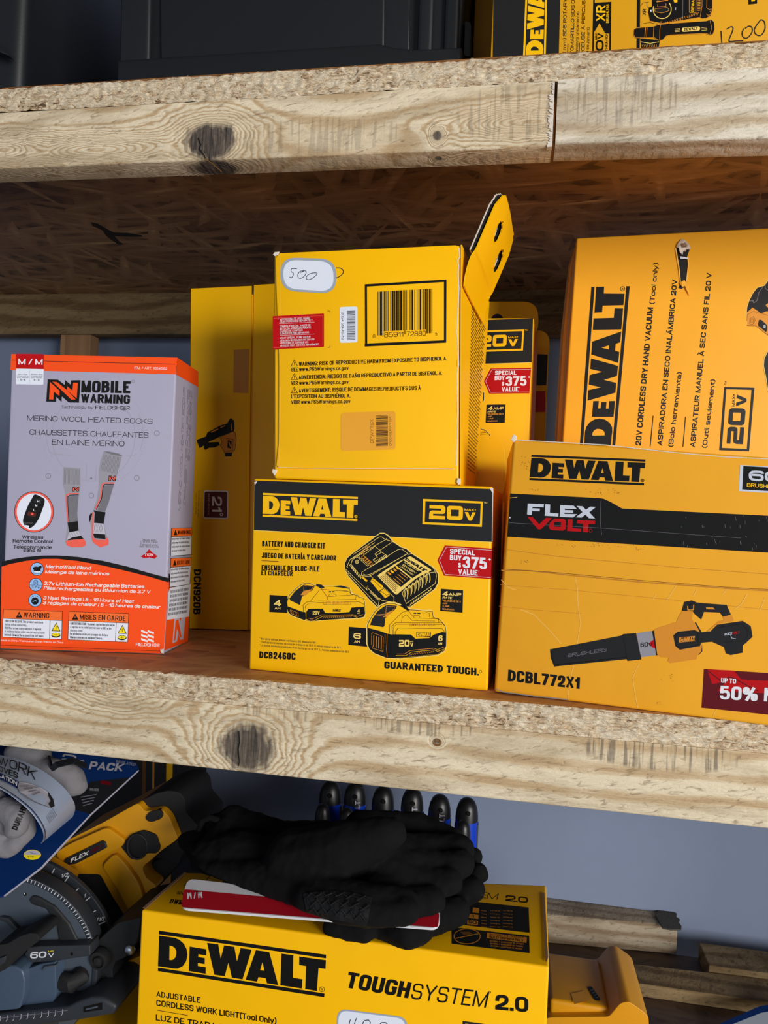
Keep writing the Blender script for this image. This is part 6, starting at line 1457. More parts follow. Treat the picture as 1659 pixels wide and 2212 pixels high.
a.text('TOUGH', 822, 446, 1062, 488, 62, K_, .26, 1, slant=.22); a.text('SYSTEM', 1070, 490, 1358, 524, 62, K_, .11, 1, slant=.22); a.ring(1373, 464, 4, 4, 2, K_, 1, 10); a.text('2.0', 1394, 530, 1520, 542, 58, K_, .26, 1); a.part('series_lettering', wl)
a.z(280, 1880, 1.765)
for r in (('ADJUSTABLE', 102, 482, 270, 506, 22, .19), ('CORDLESS WORK LIGHT(Tool Only)', 102, 516, 560, 586, 23, .19), ('LUZ DE TRABAJO', 100, 572, 372, 612, 23, .19)): a.text(*r[:6], K_, r[6], 1)
a.line([(104, 533), (222, 553)], 2, K_, 1); a.part('product_text', wl)
a.z(280, 1880, 1.765)
a.poly(rounded([(792, 526), (1060, 560), (1060, 660), (788, 640)], 40, 8), 'sticker grey', 1); a.poly(rounded([(798, 532), (1052, 566), (1052, 654), (794, 634)], 36, 8), 'sticker white', 2)
for ln in ([(842, 568), (838, 584), (842, 600)], [(866, 562), (858, 588), (880, 602)], [(912, 570), (894, 574), (890, 592), (908, 598), (918, 580), (910, 570)], [(978, 580), (958, 582), (954, 602), (974, 606), (984, 590), (976, 580)]): a.line(curve(ln), 3, 'marker ink', 3)
a.part('price_sticker', wl, 'white oval handwritten price sticker')
a.z(280, 1880, 1.765); a.poly([(1270, 574), (1372, 588), (1372, 640), (1268, 630)], 'print charcoal', 1); a.poly([(1280, 584), (1366, 596), (1366, 640), (1280, 630)], 'print yellow', 2); a.part('voltage_mark', wl)
tpf = Face((0, 0, zt), (0, 0, 1)); a = Art(tpf)
a.z(980, 1890, 6.9125)
BRN = 'print charcoal'
a.text('TOUGHSYST', 240-760, 180, 372, 338, 100, K_, .13, 1, up=(.25, -.97)); a.text('EM', 380, 340, 650, 372, 92, K_, .11, 1, up=(.28, -.97)); a.text('2.0', 775, 390, 1110, 422, 88, K_, .26, 1, up=(.03, -1)); a.part('top_lettering', wl)
a.z(980, 1890, 6.9125)
a.poly([(160, 385), (1120, 488), (1134, 866), (160, 752)], BRN, 1)
a.poly([(205, 670), (365, 690), (362, 752), (200, 738)], 'print tan orange', 2); a.text('90', 222, 728, 345, 740, 50, K_, .22, 3); a.poly([(230, 585), (370, 600), (368, 660), (228, 645)], 'print tan orange', 2); a.poly([(290, 490), (380, 500), (376, 572), (280, 562)], 'print tan orange', 2); a.text('1', 280, 640, 300, 642, 44, K_, .3, 3)
for r in range(6):
    y = 540+r*48
    for (x0_, x1_) in ((410, 490), (550, 690), (740, 880)): a.text('lumens watts'[:6+r % 3*2], x0_, y, x1_, y+10, 16, 'print tan orange', .16, 2)
a.part('spec_panel', wl, 'dark specification panel on the top')
a.z(980, 1890, 6.9125)
a.poly([(-30, 780), (1128, 912), (1134, 1168), (-30, 1030)], BRN, 1); a.ring(200, 920, 196, 112, 12, 'print tan orange', 2, 36); a.line([(30, 950), (370, 880)], 12, 'print tan orange', 2); a.poly([(90, 850), (240, 850), (290, 890), (150, 900)], 'print brown', 2)
a.poly([(498, 862), (1094, 935), (1088, 1018), (494, 945)], 'print tan orange', 2); a.text('BATTERY AND CHARGER', 540, 906, 1044, 956, 26, 'print brown', .2, 3); a.text('SOLD SEPARATELY', 532, 942, 1044, 1002, 34, K_, .22, 3)
for k in range(3): a.text('BATERIA Y CARGADOR SE VENDEN', 540+k*8, 1000+k*36, 1044-k*10, 1046+k*36, 22, 'print tan orange', .18, 2)
a.part('sold_separately_panel', wl, 'dark panel with a crossed out battery')
a.z(280, 1880, 1.765); a.text('DWM', 150, 126, 200, 132, 20, K_, .22, 1, up=(.5, -.85)); a.text('5249', 178, 90, 214, 96, 12, K_, .18, 1, up=(.5, -.85)); a.text('4572', 206, 60, 230, 64, 12, K_, .18, 1, up=(.5, -.85)); a.part('top_code', wl)
# dark slot of the tucked end flaps along both ends of the lid
for q in ([(1171, 1932), (1176, 1930), (1184, 2070), (1181, 2080), (1178, 2078)], [(308, 1963), (315, 1964), (402, 1887), (397, 1886)]):
    mb = MB(); mb.slab([tpf.at(*p)+Vector((0, 0, .0004)) for p in q], Vector((0, 0, .0003)), 'kraft card'); mb.build('tuck_slot', wl, 'dark brown slot where the lid tucks in')

# ---- gloves on the carton -------------------------------------------------------------------------
def blob(name, chains, mat, parent, voxel=.0016, sm=6, label=None, disp=0.0, fix=None):
    """one continuous soft surface grown around tapered limbs (px, py, depth, radius in px)"""
    bm = bmesh.new()
    for ch in chains:
        pr = None
        for (x, y, Y, r) in ch:
            p = on_y(x, y, Y); q = (p, r*px_size(p))
            if pr:
                b2 = bmesh.new()
                for (c, rr) in (pr, q):
                    bmesh.ops.create_icosphere(b2, subdivisions=2, radius=rr, matrix=Matrix.Translation(c))
                res = bmesh.ops.convex_hull(b2, input=b2.verts[:])
                bmesh.ops.delete(b2, geom=[g for g in res['geom_interior'] if isinstance(g, bmesh.types.BMVert)], context='VERTS')
                t = bpy.data.meshes.new('t'); b2.to_mesh(t); b2.free(); bm.from_mesh(t); bpy.data.meshes.remove(t)
            pr = q
    me = bpy.data.meshes.new(name); bm.to_mesh(me); bm.free()
    o = bpy.data.objects.new(name, me); COL.objects.link(o)
    m = o.modifiers.new('r', 'REMESH'); m.mode = 'VOXEL'; m.voxel_size = voxel
    m = o.modifiers.new('s', 'SMOOTH'); m.iterations = sm; m.factor = .5
    dg = bpy.context.evaluated_depsgraph_get(); m2 = bpy.data.meshes.new_from_object(o.evaluated_get(dg))
    o.modifiers.clear(); old = o.data; o.data = m2; bpy.data.meshes.remove(old); m2.name = name
    if disp:
        for v in m2.vertices:
            n_ = mnoise.noise(v.co*120)+.6*mnoise.noise(v.co*260); v.co += v.normal*disp*n_
    off = world_loc(parent)
    if fix:
        for v in m2.vertices: v.co = fix(v.co)
    for v in m2.vertices: v.co -= off
    o.parent = parent
    m2.materials.clear(); m2.materials.append(MATS[mat])
    m2.polygons.foreach_set('use_smooth', [True]*len(m2.polygons)); m2.update()
    if label: o['label'] = label
    return o
gl = on_y(720, 1960, .06); gl.z = zt
zc = zt+.0165
cf = Face((0, 0, zc), Vector((-.04, -.25, 1)))
xcr = on_y(952, 1985, .04).x
CF0, CF1 = cf.at(389, 1962), cf.at(948, 2006); cin = cf.n.cross(CF1-CF0).normalized()
def over_box(p): return (p-P0).dot(wn) < .0012
def fix_low(p):
    p = p.copy()
    if over_box(p) and p.z < zt+.0005: p.z = zt+.0005
    d = (p-cf.p).dot(cf.n)
    if p.x < xcr and d > -.0022: p -= cf.n*(d+.0022)
    if over_box(p) and p.z < zt+.0005: p.z = zt+.0005
    return p
def fix_high(p):
    d = (p-cf.p).dot(cf.n)
    if p.x > xcr+.03 or (p-CF0).dot(cin) < -.0008: return p
    return p+cf.n*(.0008-d) if d < .0008 else p
lg = thing('winter_glove', 'black winter glove underneath, its fingers sticking out to the right', 'glove', gl, 'pair of black gloves on the work light carton')
blob('glove_body', [
 [(500, 1938, .060, 26), (640, 1962, .050, 30), (760, 1990, .036, 34)],
 [(700, 1930, .075, 34), (860, 1930, .07, 46)],
 [(640, 1962, .050, 30), (800, 1985, .040, 40), (860, 1960, .05, 50)],
 [(720, 2002, .022, 26), (790, 2012, .018, 24)],
 [(800, 1985, .030, 30), (880, 2016, .016, 34), (910, 2008, .018, 30)],
 [(860, 1960, .05, 46), (930, 1985, .036, 38), (985, 1968, .04, 32)],
 [(860, 1930, .07, 46), (960, 1930, .06, 42), (1022, 1920, .055, 28)],
 [(900, 1910, .08, 40), (1000, 1900, .075, 32), (1036, 1886, .07, 21)],
 [(930, 1900, .09, 38), (1000, 1862, .09, 30), (1024, 1850, .085, 20)]], 'glove softshell', lg, .0015, 7, disp=.0006, fix=fix_low)
ug = thing('winter_glove', 'black winter glove on top, with a rubbery palm patch and red card tag', 'glove', gl+Vector((0, 0, .02)), 'pair of black gloves on the work light carton')
body_ = blob('glove_body', [
 [(418, 1862, .070, 30), (450, 1858, .06, 46), (520, 1856, .058, 62), (600, 1872, .055, 66)],
 [(478, 1800, .085, 42), (505, 1770, .085, 32)],
 [(505, 1768, .085, 30), (470, 1850, .065, 50)],
 [(500, 1775, .085, 34), (600, 1822, .075, 48), (700, 1836, .070, 62)],
 [(440, 1880, .055, 30), (540, 1912, .045, 30), (640, 1935, .040, 34)],
 [(600, 1872, .055, 66), (720, 1880, .055, 80), (840, 1880, .055, 86)],
 [(640, 1860, .040, 70), (740, 1836, .034, 62), (830, 1805, .034, 40), (846, 1800, .036, 34)],
 [(640, 1915, .026, 44), (720, 1942, .014, 44), (800, 1956, .010, 46), (870, 1958, .012, 40)],
 [(660, 1940, .010, 28), (740, 1964, .004, 30), (820, 1974, .002, 30), (880, 1968, .004, 28)],
 [(440, 1884, .046, 28), (550, 1894, .034, 36), (640, 1918, .024, 40)],
 [(840, 1880, .055, 80), (940, 1850, .07, 50), (992, 1836, .07, 34)],
 [(840, 1890, .050, 76), (950, 1884, .056, 48), (995, 1866, .056, 32)],
 [(840, 1900, .045, 70), (930, 1920, .042, 44), (968, 1908, .042, 34)],
 [(820, 1940, .028, 54), (880, 1958, .024, 42), (930, 1948, .026, 34)],
 [(780, 1790, .085, 40), (900, 1790, .09, 36), (975, 1815, .085, 28)]], 'glove softshell', ug, .0015, 6, disp=.0007, fix=fix_high)
# smooth grip patch with short raised bars
def ray_hit(o, x, y):
    d = ray(x, y); inv = world_loc(o); ok, loc, nor, _i = o.ray_cast(CAM-inv, d.normalized())
    return (loc+inv, nor) if ok else (None, None)
bpy.context.view_layer.update()
mb = MB(); us = [(662+i*13, 1922+j*11+i*2.2) for i in range(13) for j in range(8)]; grid = []
for i in range(14):
    row = []
    for j in range(9):
        u_, v_ = i/13, j/8
        x = 655+u_*150+v_*(12-26*u_); y = 1932-20*u_*0+v_*(50+18*u_)-10*math.sin(u_*3.1)*(1-v_)+u_*8
        p, n_ = ray_hit(body_, x, y); row.append((p, n_) if p else None)
    grid.append(row)
for i in range(13):
    for j in range(7):
        c = [grid[i][j], grid[i+1][j], grid[i+1][j+1], grid[i][j+1]]
        if all(c): mb.poly([p+n_*.0006 for p, n_ in c], 'glove grip')
pg = mb.build('palm_patch', ug, 'rubbery grip patch', smooth=True)
mb = MB(); k = 0
for i in range(1, 13, 1):
    for j in range(1, 7, 2):
        c = grid[i][j]
        if c:
            p, n_ = c; t1 = n_.orthogonal().normalized(); side = (RIGHT*(1 if (i+j//2) % 2 else -.9)+UP*.9); side = (side-n_*side.dot(n_)).normalized(); w_ = n_.cross(side)*.0004
            s_ = side*.0030; q = p+n_*.0008; mb.slab([q-s_-w_, q+s_-w_, q+s_+w_, q-s_+w_], n_*.0007, 'glove grip', .0002)
mb.build('grip_bar', ug)
mb = MB(); lp_ = [on_y(x, y, .075) for x, y in [(436, 1812), (430, 1790), (438, 1772), (455, 1766), (472, 1772), (484, 1784)]]; mb.tube(lp_, .0022, 'glove softshell', 8); mb.build('hanging_loop', ug, smooth=True)
# card tag between the gloves
cq = rounded([(389, 1962), (948, 2006), (952, 1962), (404, 1897)], 18, 5)
mb = MB(); mb.slab([cf.at(*p) for p in cq], -cf.n*.0016, 'tag card white', .0003); tc = mb.build('card_tag', ug, 'white and red card tag tied to the cuff')
a = Art(cf); a.poly(rounded([(391, 1960), (946, 2004), (949, 1972), (397, 1921)], 6, 3), 'tag card red', 1); a.part('red_stripe', tc)
a = Art(cf); a.text('M / M', 436, 1927, 404, 1929, 13, Wt, .18, 3, up=(.1, 1)); a.part('size_lettering', tc)
mb = MB(); mb.tube([cf.at(430, 1936)+cf.n*.002, on_y(438, 1920, .05), on_y(448, 1898, .045), on_y(466, 1880, .04)], .0004, 'glove grip', 6); mb.build('tie_cord', ug)

# ---- screwdrivers behind -----------------------------------------------------------------------
def driver(label, group, px, py, Y, rpx, hl, src=None):
    tp = on_y(px, py, Y); s = px_size(tp); r = rpx*s
    root = thing('screwdriver', label, 'screwdriver', (tp.x, Y, ZB+.0003), group)
    mb = MB(); hz = tp.z-hl
    mb.lathe((tp.x, Y, hz), (0, 0, 1), [(0, r*.55), (.006, r*.72), (.014, r*.62), (.024, r*.86), (hl*.55, r*1.0), (hl*.81, r*.96)], 'driver blue', 18); mb.build('grip', root, smooth=True, angle=60)
    mb = MB(); mb.lathe((tp.x, Y, hz+hl*.79), (0, 0, 1), [(0, r*.99), (hl*.07, r*.95), (hl*.13, r*.84), (hl*.175, r*.66), (hl*.20, r*.4), (hl*.21, r*.1)], 'driver black', 18); mb.build('end_cap', root, smooth=True, angle=60)
    mb = MB()
    for sgn in (-1, 1): mb.box(tp.x+sgn*r*.80-r*.22, tp.x+sgn*r*.80+r*.22, Y-r*.30, Y+r*.62, hz+.018, hz+hl*.76, 'driver black', .0012)
    mb.build('rubber_inlay', root, smooth=True)
    mb = MB(); mb.tube([(tp.x, Y, hz+.002), (tp.x, Y, ZB+.0003)], r*.22, 'steel', 10); mb.build('shaft', root, smooth=True)
    return root, tp, r, hz
order = ['leftmost', 'second from the left', 'third from the left', 'fourth from the left', 'fifth from the left', 'rightmost']
for i, (px, py) in enumerate([(715, 1686), (769, 1688), (829, 1698), (892, 1702), (951, 1716), (1010, 1723)]):
    root, tp, r, hz = driver('tall blue and black screwdriver, %s of the rear row behind the gloves' % order[i], 'tall screwdrivers behind the gloves', px, py, .300, 25, .10)
    if i in (1, 3, 4):
        a = Art(Face((0, .300-r-.0012, 0), (0, -1, 0))); a.text('KOBALT', px+8, py+100, px+10, py+42, 12, 'print light grey', .2, 1, up=(-1, 0)); a.part('brand_lettering', root)
    mb = MB(); mb.lathe((tp.x+r*.1, .300-r*.80, tp.z-.012), (0, -1, -.1), [(0, r*.26), (.0012, r*.22), (.0016, .0001)], 'print black', 12); mb.build('hanging_hole', root)
order = ['leftmost', 'second', 'third', 'fourth', 'rightmost']
for i, (px, py) in enumerate([(698, 1736), (750, 1745), (797, 1752), (852, 1764), (1001, 1772)]):
    driver('short black-topped screwdriver, %s of the front row behind the gloves' % order[i], 'short screwdrivers behind the gloves', px, py, .268, 17, .07)

# ---- loose lumber and battery at the right --------------------------------------------------------
Yl = .315
lq = Face((0, Yl, 0), (0, -1, 0))
A, B = on_z(1100, 2030, ZB+.0003), on_z(1462, 2062, ZB+.0003)
d = (B-A).normalized(); n_ = Vector((-d.y, d.x, 0)); hgt = .030
lo = thing('lumber_offcut', 'short pale lumber offcut with a rough grey end lying on the bottom deck', 'wood', (A+B)/2)
A2 = A-d*.05
mb = MB(); q = [A2+Zv*hgt, B+Zv*hgt, B, A2]; mb.hexa(q+[p+n_*.048 for p in q], 'pine end piece', .0018, 3); mb.build('plank', lo, smooth=True)
mb = MB(); lq2 = Face((0, 0, ZB+.0003+hgt+.0004), (0, 0, 1))
z7 = lambda x, y: lq2.at(1140+x/3.1965, 1760+y/3.1965)
mb.slab([z7(*p) for p in [(880, 700), (900, 662), (960, 668), (1000, 672), (1030, 690), (1026, 712), (1052, 730), (1044, 752), (1062, 775), (1060, 800), (990, 800), (930, 790), (905, 745)]], Vector((0, 0, .0014)), 'weathered wood', .0004)
mb.build('splintered_end', lo, 'dark grey torn end')
lb2 = thing('board_offcut', 'dark brown board lying flat along the wall behind the lumber offcut', 'wood', on_z(1560, 2040, ZB))
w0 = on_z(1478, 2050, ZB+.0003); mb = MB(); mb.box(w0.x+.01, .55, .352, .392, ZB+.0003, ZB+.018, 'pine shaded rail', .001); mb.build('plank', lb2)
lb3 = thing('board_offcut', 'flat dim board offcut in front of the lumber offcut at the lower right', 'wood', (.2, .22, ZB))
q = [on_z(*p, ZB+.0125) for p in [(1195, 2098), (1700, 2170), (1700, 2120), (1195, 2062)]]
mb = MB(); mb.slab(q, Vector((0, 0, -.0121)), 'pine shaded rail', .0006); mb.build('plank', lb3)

bz = ZB+.0003
bt = thing('power_tool_battery', 'yellow power tool battery right of the work light carton', 'battery', on_z(1290, 2260, bz))
def bp_(x, y, Y): return on_y(1140+x/3.1965, 1760+y/3.1965, Y)
bY = .165
def slabz(name, pts, Y, depth, mat, bev, par, label=None, f=bp_):
    mb = MB(); mb.slab([f(x, y, Y) for x, y in pts], Vector((0, depth, 0)), mat, bev, 3); return mb.build(name, par, label, smooth=True)
slabz('battery_case', rounded([(40, 1460), (60, 1430), (150, 1400), (560, 1395), (640, 1300), (700, 1290), (800, 1360), (836, 1400), (840, 1700), (40, 1700)], 24), bY, .075, 'tool yellow', .004, bt)
mb = MB(); q = [bp_(170, 1340, bY+.004), bp_(520, 1330, bY+.004), bp_(590, 1290, bY+.012)+Vector((0, .0, .0)), bp_(600, 1300, bY+.07), bp_(180, 1310, bY+.07)]
top0 = [bp_(150, 1345, bY+.006), bp_(560, 1335, bY+.006), bp_(560, 1440, bY+.006), bp_(150, 1440, bY+.006)]
top0[0].z = top0[1].z = max(top0[0].z, top0[1].z)
tb = [Vector((p.x, bY+.07, p.z+.0)) for p in top0]; mb.hexa(top0+tb, 'tool yellow', .003, 3); mb.build('slide_rail_block', bt, smooth=True)
mb = MB()
for k in range(5): 
    p = bp_(170, 1350, bY+.006); z_ = p.z-.004; yk = bY+.012+k*.011; mb.hexa([(p.x-.006, yk, z_+.004), (p.x+.012, yk, z_+.004), (p.x+.012, yk, z_-.002), (p.x-.006, yk, z_-.002), (p.x-.006, yk+.005, z_+.004), (p.x+.012, yk+.005, z_+.004), (p.x+.012, yk+.005, z_-.002), (p.x-.006, yk+.005, z_-.002)], 'tool yellow', .0008)
mb.build('rail_tooth', bt)
tz = top0[0].z+.0004; btf = Face((0, 0, tz), (0, 0, 1)); a = Art(btf); a.z(1140, 1760, 3.1965)
a.poly(rounded([(410, 1190), (440, 1184), (500, 1270), (500, 1284), (465, 1284)], 12), 'print black', 1)
for k in range(4): a.line([(430+k*14, 1215+k*17), (462+k*10, 1205+k*17)], 5, 'print mid grey', 2)
a.part('contact_slot', bt); a.z(1140, 1760, 3.1965); a.poly([(300, 1235), (390, 1215), (435, 1280), (320, 1308)], 'tool yellow', 1); a.part('rating_label', bt)
slabz('latch_button', rounded([(560, 1165), (585, 1160), (672, 1215), (690, 1262), (640, 1275), (600, 1235)], 12), bY+.050, .012, 'tool black', .002, bt)
slabz('nose', rounded([(430, 1180), (480, 1118), (530, 1125), (620, 1250), (680, 1310), (600, 1330)], 20), bY+.060, .012, 'tool yellow', .003, bt)
cpk = thing('blister_pack', 'corner of a grey package with a blue edge at the bottom right corner', 'package', on_z(1640, 2230, ZB))
pk = Face(on_z(1560, 2240, ZB+.003), Vector((-.15, -.45, .9))); mb = MB(); mb.slab([pk.at(*p) for p in rounded([(1560, 2212), (1640, 2176), (1780, 2150), (1780, 2234), (1530, 2238)], 8)], -pk.n*.002, 'sticker grey', .0005); card_ = mb.build('card', cpk)
a = Art(pk); a.poly([(1556, 2211), (1640, 2174), (1790, 2146), (1790, 2162), (1644, 2188), (1564, 2220)], 'pack blue', 1); a.part('blue_border', cpk)

# ---- black and yellow carton behind the saw --------------------------------------------------------
cY = .27
f_ = Face((0, cY, 0), (0, -1, 0)); q = [f_.at(150, 1560), f_.at(374, 1566), f_.at(366, 1900), f_.at(150, 1900)]
x0, x1, z1_ = q[0].x, q[1].x, q[0].z
z1_ = min(z1_, ZM-OSB-.06)
kb = thing('carton', 'tall black carton with yellow edges standing against the wall behind the circular saw', 'box', ((x0+x1)/2, cY+.04, ZB))
mb = MB(); mb.box(x0, x1, cY, cY+.09, ZB+.0003, z1_, 'black card', .001); mb.build('carton_body', kb)
a = Art(f_); a.poly([(360, 1600), (374, 1600), (368, 1950), (356, 1950)], 'print yellow', 1); a.poly([(308, 1600), (316, 1600), (312, 1950), (304, 1950)], 'print brown', 1); a.poly([(330, 1600), (334, 1600), (331, 1950), (327, 1950)], 'print tan orange', 1); a.part('yellow_stripe', kb)

# ---- yellow carton under the saw --------------------------------------------------------------------
uc_t = -.378
xa, xb = on_y(-160, 2200, .03).x, on_y(297, 2200, .06).x
uc = thing('carton', 'plain yellow carton under the circular saw at the lower left', 'box', ((xa+xb)/2, .12, ZB))
mb = MB(); mb.box(xa, xb, .034, .235, ZB+.0003, uc_t, 'yellow card', .0013); mb.build('carton_body', uc, smooth=True)

# ---- circular saw ------------------------------------------------------------------------------------
def zp(x, y, Y): return on_y(x/3.557, 1590+y/3.557, Y)
SW = zp(300, 1900, .08)
saw = thing('circular_saw', 'yellow and black cordless circular saw with a grey blade guard at the lower left', 'saw', (SW.x, .08, uc_t))
def sl(name, pts, Y, depth, mat, bev=.0015, label=None, par=None, r=0):
    if r: pts = rounded(pts, r, 4)
    mb = MB(); mb.slab([zp(x, y, Y) for x, y in pts], Vector((0, depth, 0)), mat, bev, 3); return mb.build(name, par or saw, label, smooth=True)
def saw_art(Y): 
    a = Art(Face((0, Y, 0), (0, -1, 0))); return a.z(0, 1590, 3.557)
yb = sl('handle_body', [(395, 905), (520, 800), (800, 660), (1060, 512), (1110, 580), (1240, 560), (1300, 620), (1368, 790), (1240, 880), (1180, 935), (1090, 1010), (1120, 1090), (1200, 1150), (1190, 1180), (1070, 1250), (1080, 1390), (980, 1412), (860, 1230), (770, 1062), (560, 1060), (480, 1000)], .105, .05, 'tool yellow', .004, r=30)
sl('handle_ridge', [(420, 900), (530, 830), (820, 700), (960, 800), (930, 860), (700, 960), (520, 1010), (470, 980)], .101, .006, 'tool yellow', .003, par=yb, r=40)
sl('handle_ridge', [(880, 900), (960, 980), (1060, 1120), (1100, 1230), (1080, 1370), (1010, 1390), (900, 1180), (780, 1000)], .101, .006, 'tool yellow', .003, par=yb, r=40)
sl('vent_recess', [(925, 850), (1000, 760), (1100, 722), (1200, 760), (1232, 860), (1205, 905), (1140, 900), (1010, 955), (960, 890)], .1035, .004, 'tool rubber', .002, 'round dark recess with a ring', yb, 26)
mb = MB(); c = zp(1055, 850, .1025); mb.tube([c+RIGHT*(.0075*math.cos(t))+UP*(.0092*math.sin(t)) for t in (i*2*math.pi/24 for i in range(24))], .0008, 'tool black', 8, True); mb.build('vent_ring', yb, smooth=True)
sl('hang_hole', [(1116, 625), (1150, 580), (1230, 566), (1254, 600), (1240, 635), (1170, 662), (1130, 655)], .1035, .004, 'tool rubber', .001, None, yb, 24)
sl('series_label', [(490, 965), (500, 945), (785, 805), (808, 820), (818, 860), (580, 985), (520, 993)], .0995, .003, 'tool black', .0006, 'black label strip', yb, 8)
a = saw_art(.0995); a.text('FLEX', 542, 974, 676, 912, 34, 'print white', .26, 1, up=(.2, -.98)); a.text('VOLT', 690, 905, 790, 858, 32, 'print dark red', .26, 1, up=(.2, -.98)); a.part('series_lettering', yb)
sl('rear_grip', [(1075, 500), (1200, 440), (1290, 418), (1380, 430), (1420, 490), (1425, 580), (1530, 700), (1480, 840), (1400, 900), (1370, 1000), (1250, 940), (1150, 940), (1370, 790), (1240, 555), (1105, 588)], .112, .05, 'tool rubber', .006, 'black rubber rear grip', None, 34)
sl('rear_shell', [(820, 640), (900, 590), (1090, 500), (1130, 600), (1300, 700), (1250, 900), (1100, 1200), (900, 1100), (860, 900)], .135, .02, 'tool black', .003, r=30)
sl('lower_shell', [(1080, 1010), (1330, 900), (1370, 1000), (1280, 1090), (1180, 1200), (1100, 1100)], .118, .03, 'tool rubber', .004, r=20)
sl('trigger_gap', [(560, 1055), (775, 1060), (860, 1230), (960, 1410), (880, 1480), (800, 1440), (620, 1180)], .115, .03, 'tool black', .002, r=16)
a = saw_art(.112); a.poly([(1395, 858), (1420, 836), (1470, 838), (1430, 870), (1404, 876)], 'tool yellow', 1); a.text('D', 1425, 862, 1440, 856, 18, K_, .25, 2); a.part('lock_button', saw)
CX, CY = 20.0, 1790.0
def arc_pts(r0, r1, a0, a1, n=40):
    t = [math.radians(a0+(a1-a0)*i/n) for i in range(n+1)]
    return [(CX+r1*math.cos(x), CY+r1*math.sin(x)) for x in t]+[(CX+r0*math.cos(x), CY+r0*math.sin(x)) for x in t[::-1]]
sc = sl('depth_scale', arc_pts(812, 884, -72, -19), .072, .004, 'saw dark grey', .0008, 'dark curved depth scale with white marks')
a = saw_art(.072)
for (x, y), w_ in (((410, 1036), 20), ((515, 1096), 30), ((590, 1184), 20), ((668, 1258), 32), ((720, 1350), 20), ((780, 1438), 34)):
    t = math.atan2(y-CY, x-CX) ; nx, ny = math.cos(t), math.sin(t); a.line([(x-nx*w_, y-ny*w_), (x+nx*w_, y+ny*w_)], 7, 'tick white', 1)
for s_, x, y, w_ in (('1/2', 468, 1088, 52), ('1', 640, 1248, 14), ('1 1/2', 742, 1425, 56)): a.text(s_, x, y, x+w_, y-8, 30, 'tick white', .14, 1, up=(.15, -1), slant=.1)
a.part('scale_marks', sc)
sl('shoe_bracket', [(250, 985), (500, 1130), (480, 1185), (200, 1100)], .078, .02, 'tool yellow', .002)
gd = sl('blade_guard', arc_pts(0.5, 690, -178, 60, 60), .052, .016, 'saw grey', .006, 'grey round blade guard')
rm = sl('guard_rim', arc_pts(684, 726, -95, 20, 50), .0512, .012, 'saw dark grey', .001, 'dark rim with fine white ticks')
a = saw_art(.0512)
for i in range(28):
    t = math.radians(-74+i*2.35); a.line([(CX+694*math.cos(t), CY+694*math.sin(t)), (CX+720*math.cos(t), CY+720*math.sin(t))], 6, 'tick white', 1)
a.line([(CX+722*math.cos(math.radians(-80+i*2)), CY+722*math.sin(math.radians(-80+i*2))) for i in range(38)], 4, 'print mid grey', 1)
a.part('rim_ticks', rm)
sl('guard_recess', [(218, 1262), (250, 1226), (300, 1240), (420, 1310), (530, 1440), (604, 1590), (600, 1640), (490, 1640), (450, 1580), (430, 1450), (350, 1330), (240, 1296)], .0505, .004, 'tool black', .0015, 'dark recess in the guard', gd, 16)
sl('guard_ridge', [(0, 1390), (60, 1400), (170, 1520), (150, 1545), (40, 1430), (0, 1420)], .049, .006, 'saw dark grey', .002, None, gd, 10)
vp = sl('voltage_plate', [(185, 1680), (215, 1625), (300, 1615), (690, 1606), (692, 1690), (560, 1708), (420, 1735), (230, 1742)], .044, .012, 'saw dark grey', .0025, 'grey plate reading 60V', None, 14)
a = saw_art(.044); a.text('60', 230, 1710, 356, 1702, 50, 'tick white', .26, 1, slant=.08); a.text('V', 370, 1700, 416, 1698, 34, 'tick white', .26, 1); a.text('MAX', 372, 1660, 414, 1656, 12, 'print lemon', .2, 1); a.ell(552, 1674, 11, 14, 'print black', 1, 14); a.part('voltage_mark', vp)
a = saw_art(.052); a.ell(192, 1216, 14, 12, 'print black', 1, 14); a.ell(188, 1212, 5, 5, 'tick white', 2, 8); a.part('guard_screw', gd)
sl('motor_housing', [(-60, 1770), (110, 1765), (172, 1800), (190, 1880), (185, 1990), (150, 2100), (-60, 2120)], .036, .03, 'saw blue grey', .006, 'blue grey motor housing', None, 24)
sl('motor_housing', [(185, 1800), (300, 1755), (425, 1735), (430, 1990), (400, 2060), (330, 2090), (160, 2100), (192, 1990)], .042, .03, 'saw blue grey', .004, None, None, 16)
sl('housing_step', [(318, 1800), (340, 1770), (425, 1760), (425, 1774), (348, 1784), (330, 1812)], .040, .004, 'saw grey', .001)
sl('release_lever', [(-40, 1610), (60, 1596), (150, 1540), (235, 1512), (290, 1522), (304, 1570), (190, 1655), (90, 1720), (55, 1790), (-40, 1830)], .026, .022, 'tool rubber', .004, 'black release lever', None, 26)
sl('lever_web', [(-10, 1710), (44, 1690), (36, 1740), (-4, 1772)], .0245, .003, 'saw dark grey', .0006)
sl('bevel_bracket', [(716, 1640), (735, 1585), (900, 1440), (980, 1416), (1085, 1392), (1072, 1480), (1054, 1580), (965, 1700), (885, 1735), (860, 1800), (880, 1990), (902, 2060), (880, 2110), (840, 2120), (820, 1850), (720, 1760)], .056, .05, 'tool black', .004, 'black bevel bracket', None, 14)
mb = MB(); c = zp(780, 1700, .054); mb.lathe(c, (0, -1, 0), [(0, .0072), (.003, .0070), (.005, .006), (.0052, .0046), (.0035, .0043), (.0035, .0030), (.0055, .0026), (.006, .0001)], 'tool rubber', 28); mb.build('bevel_knob', saw, 'round black adjusting knob', smooth=True)
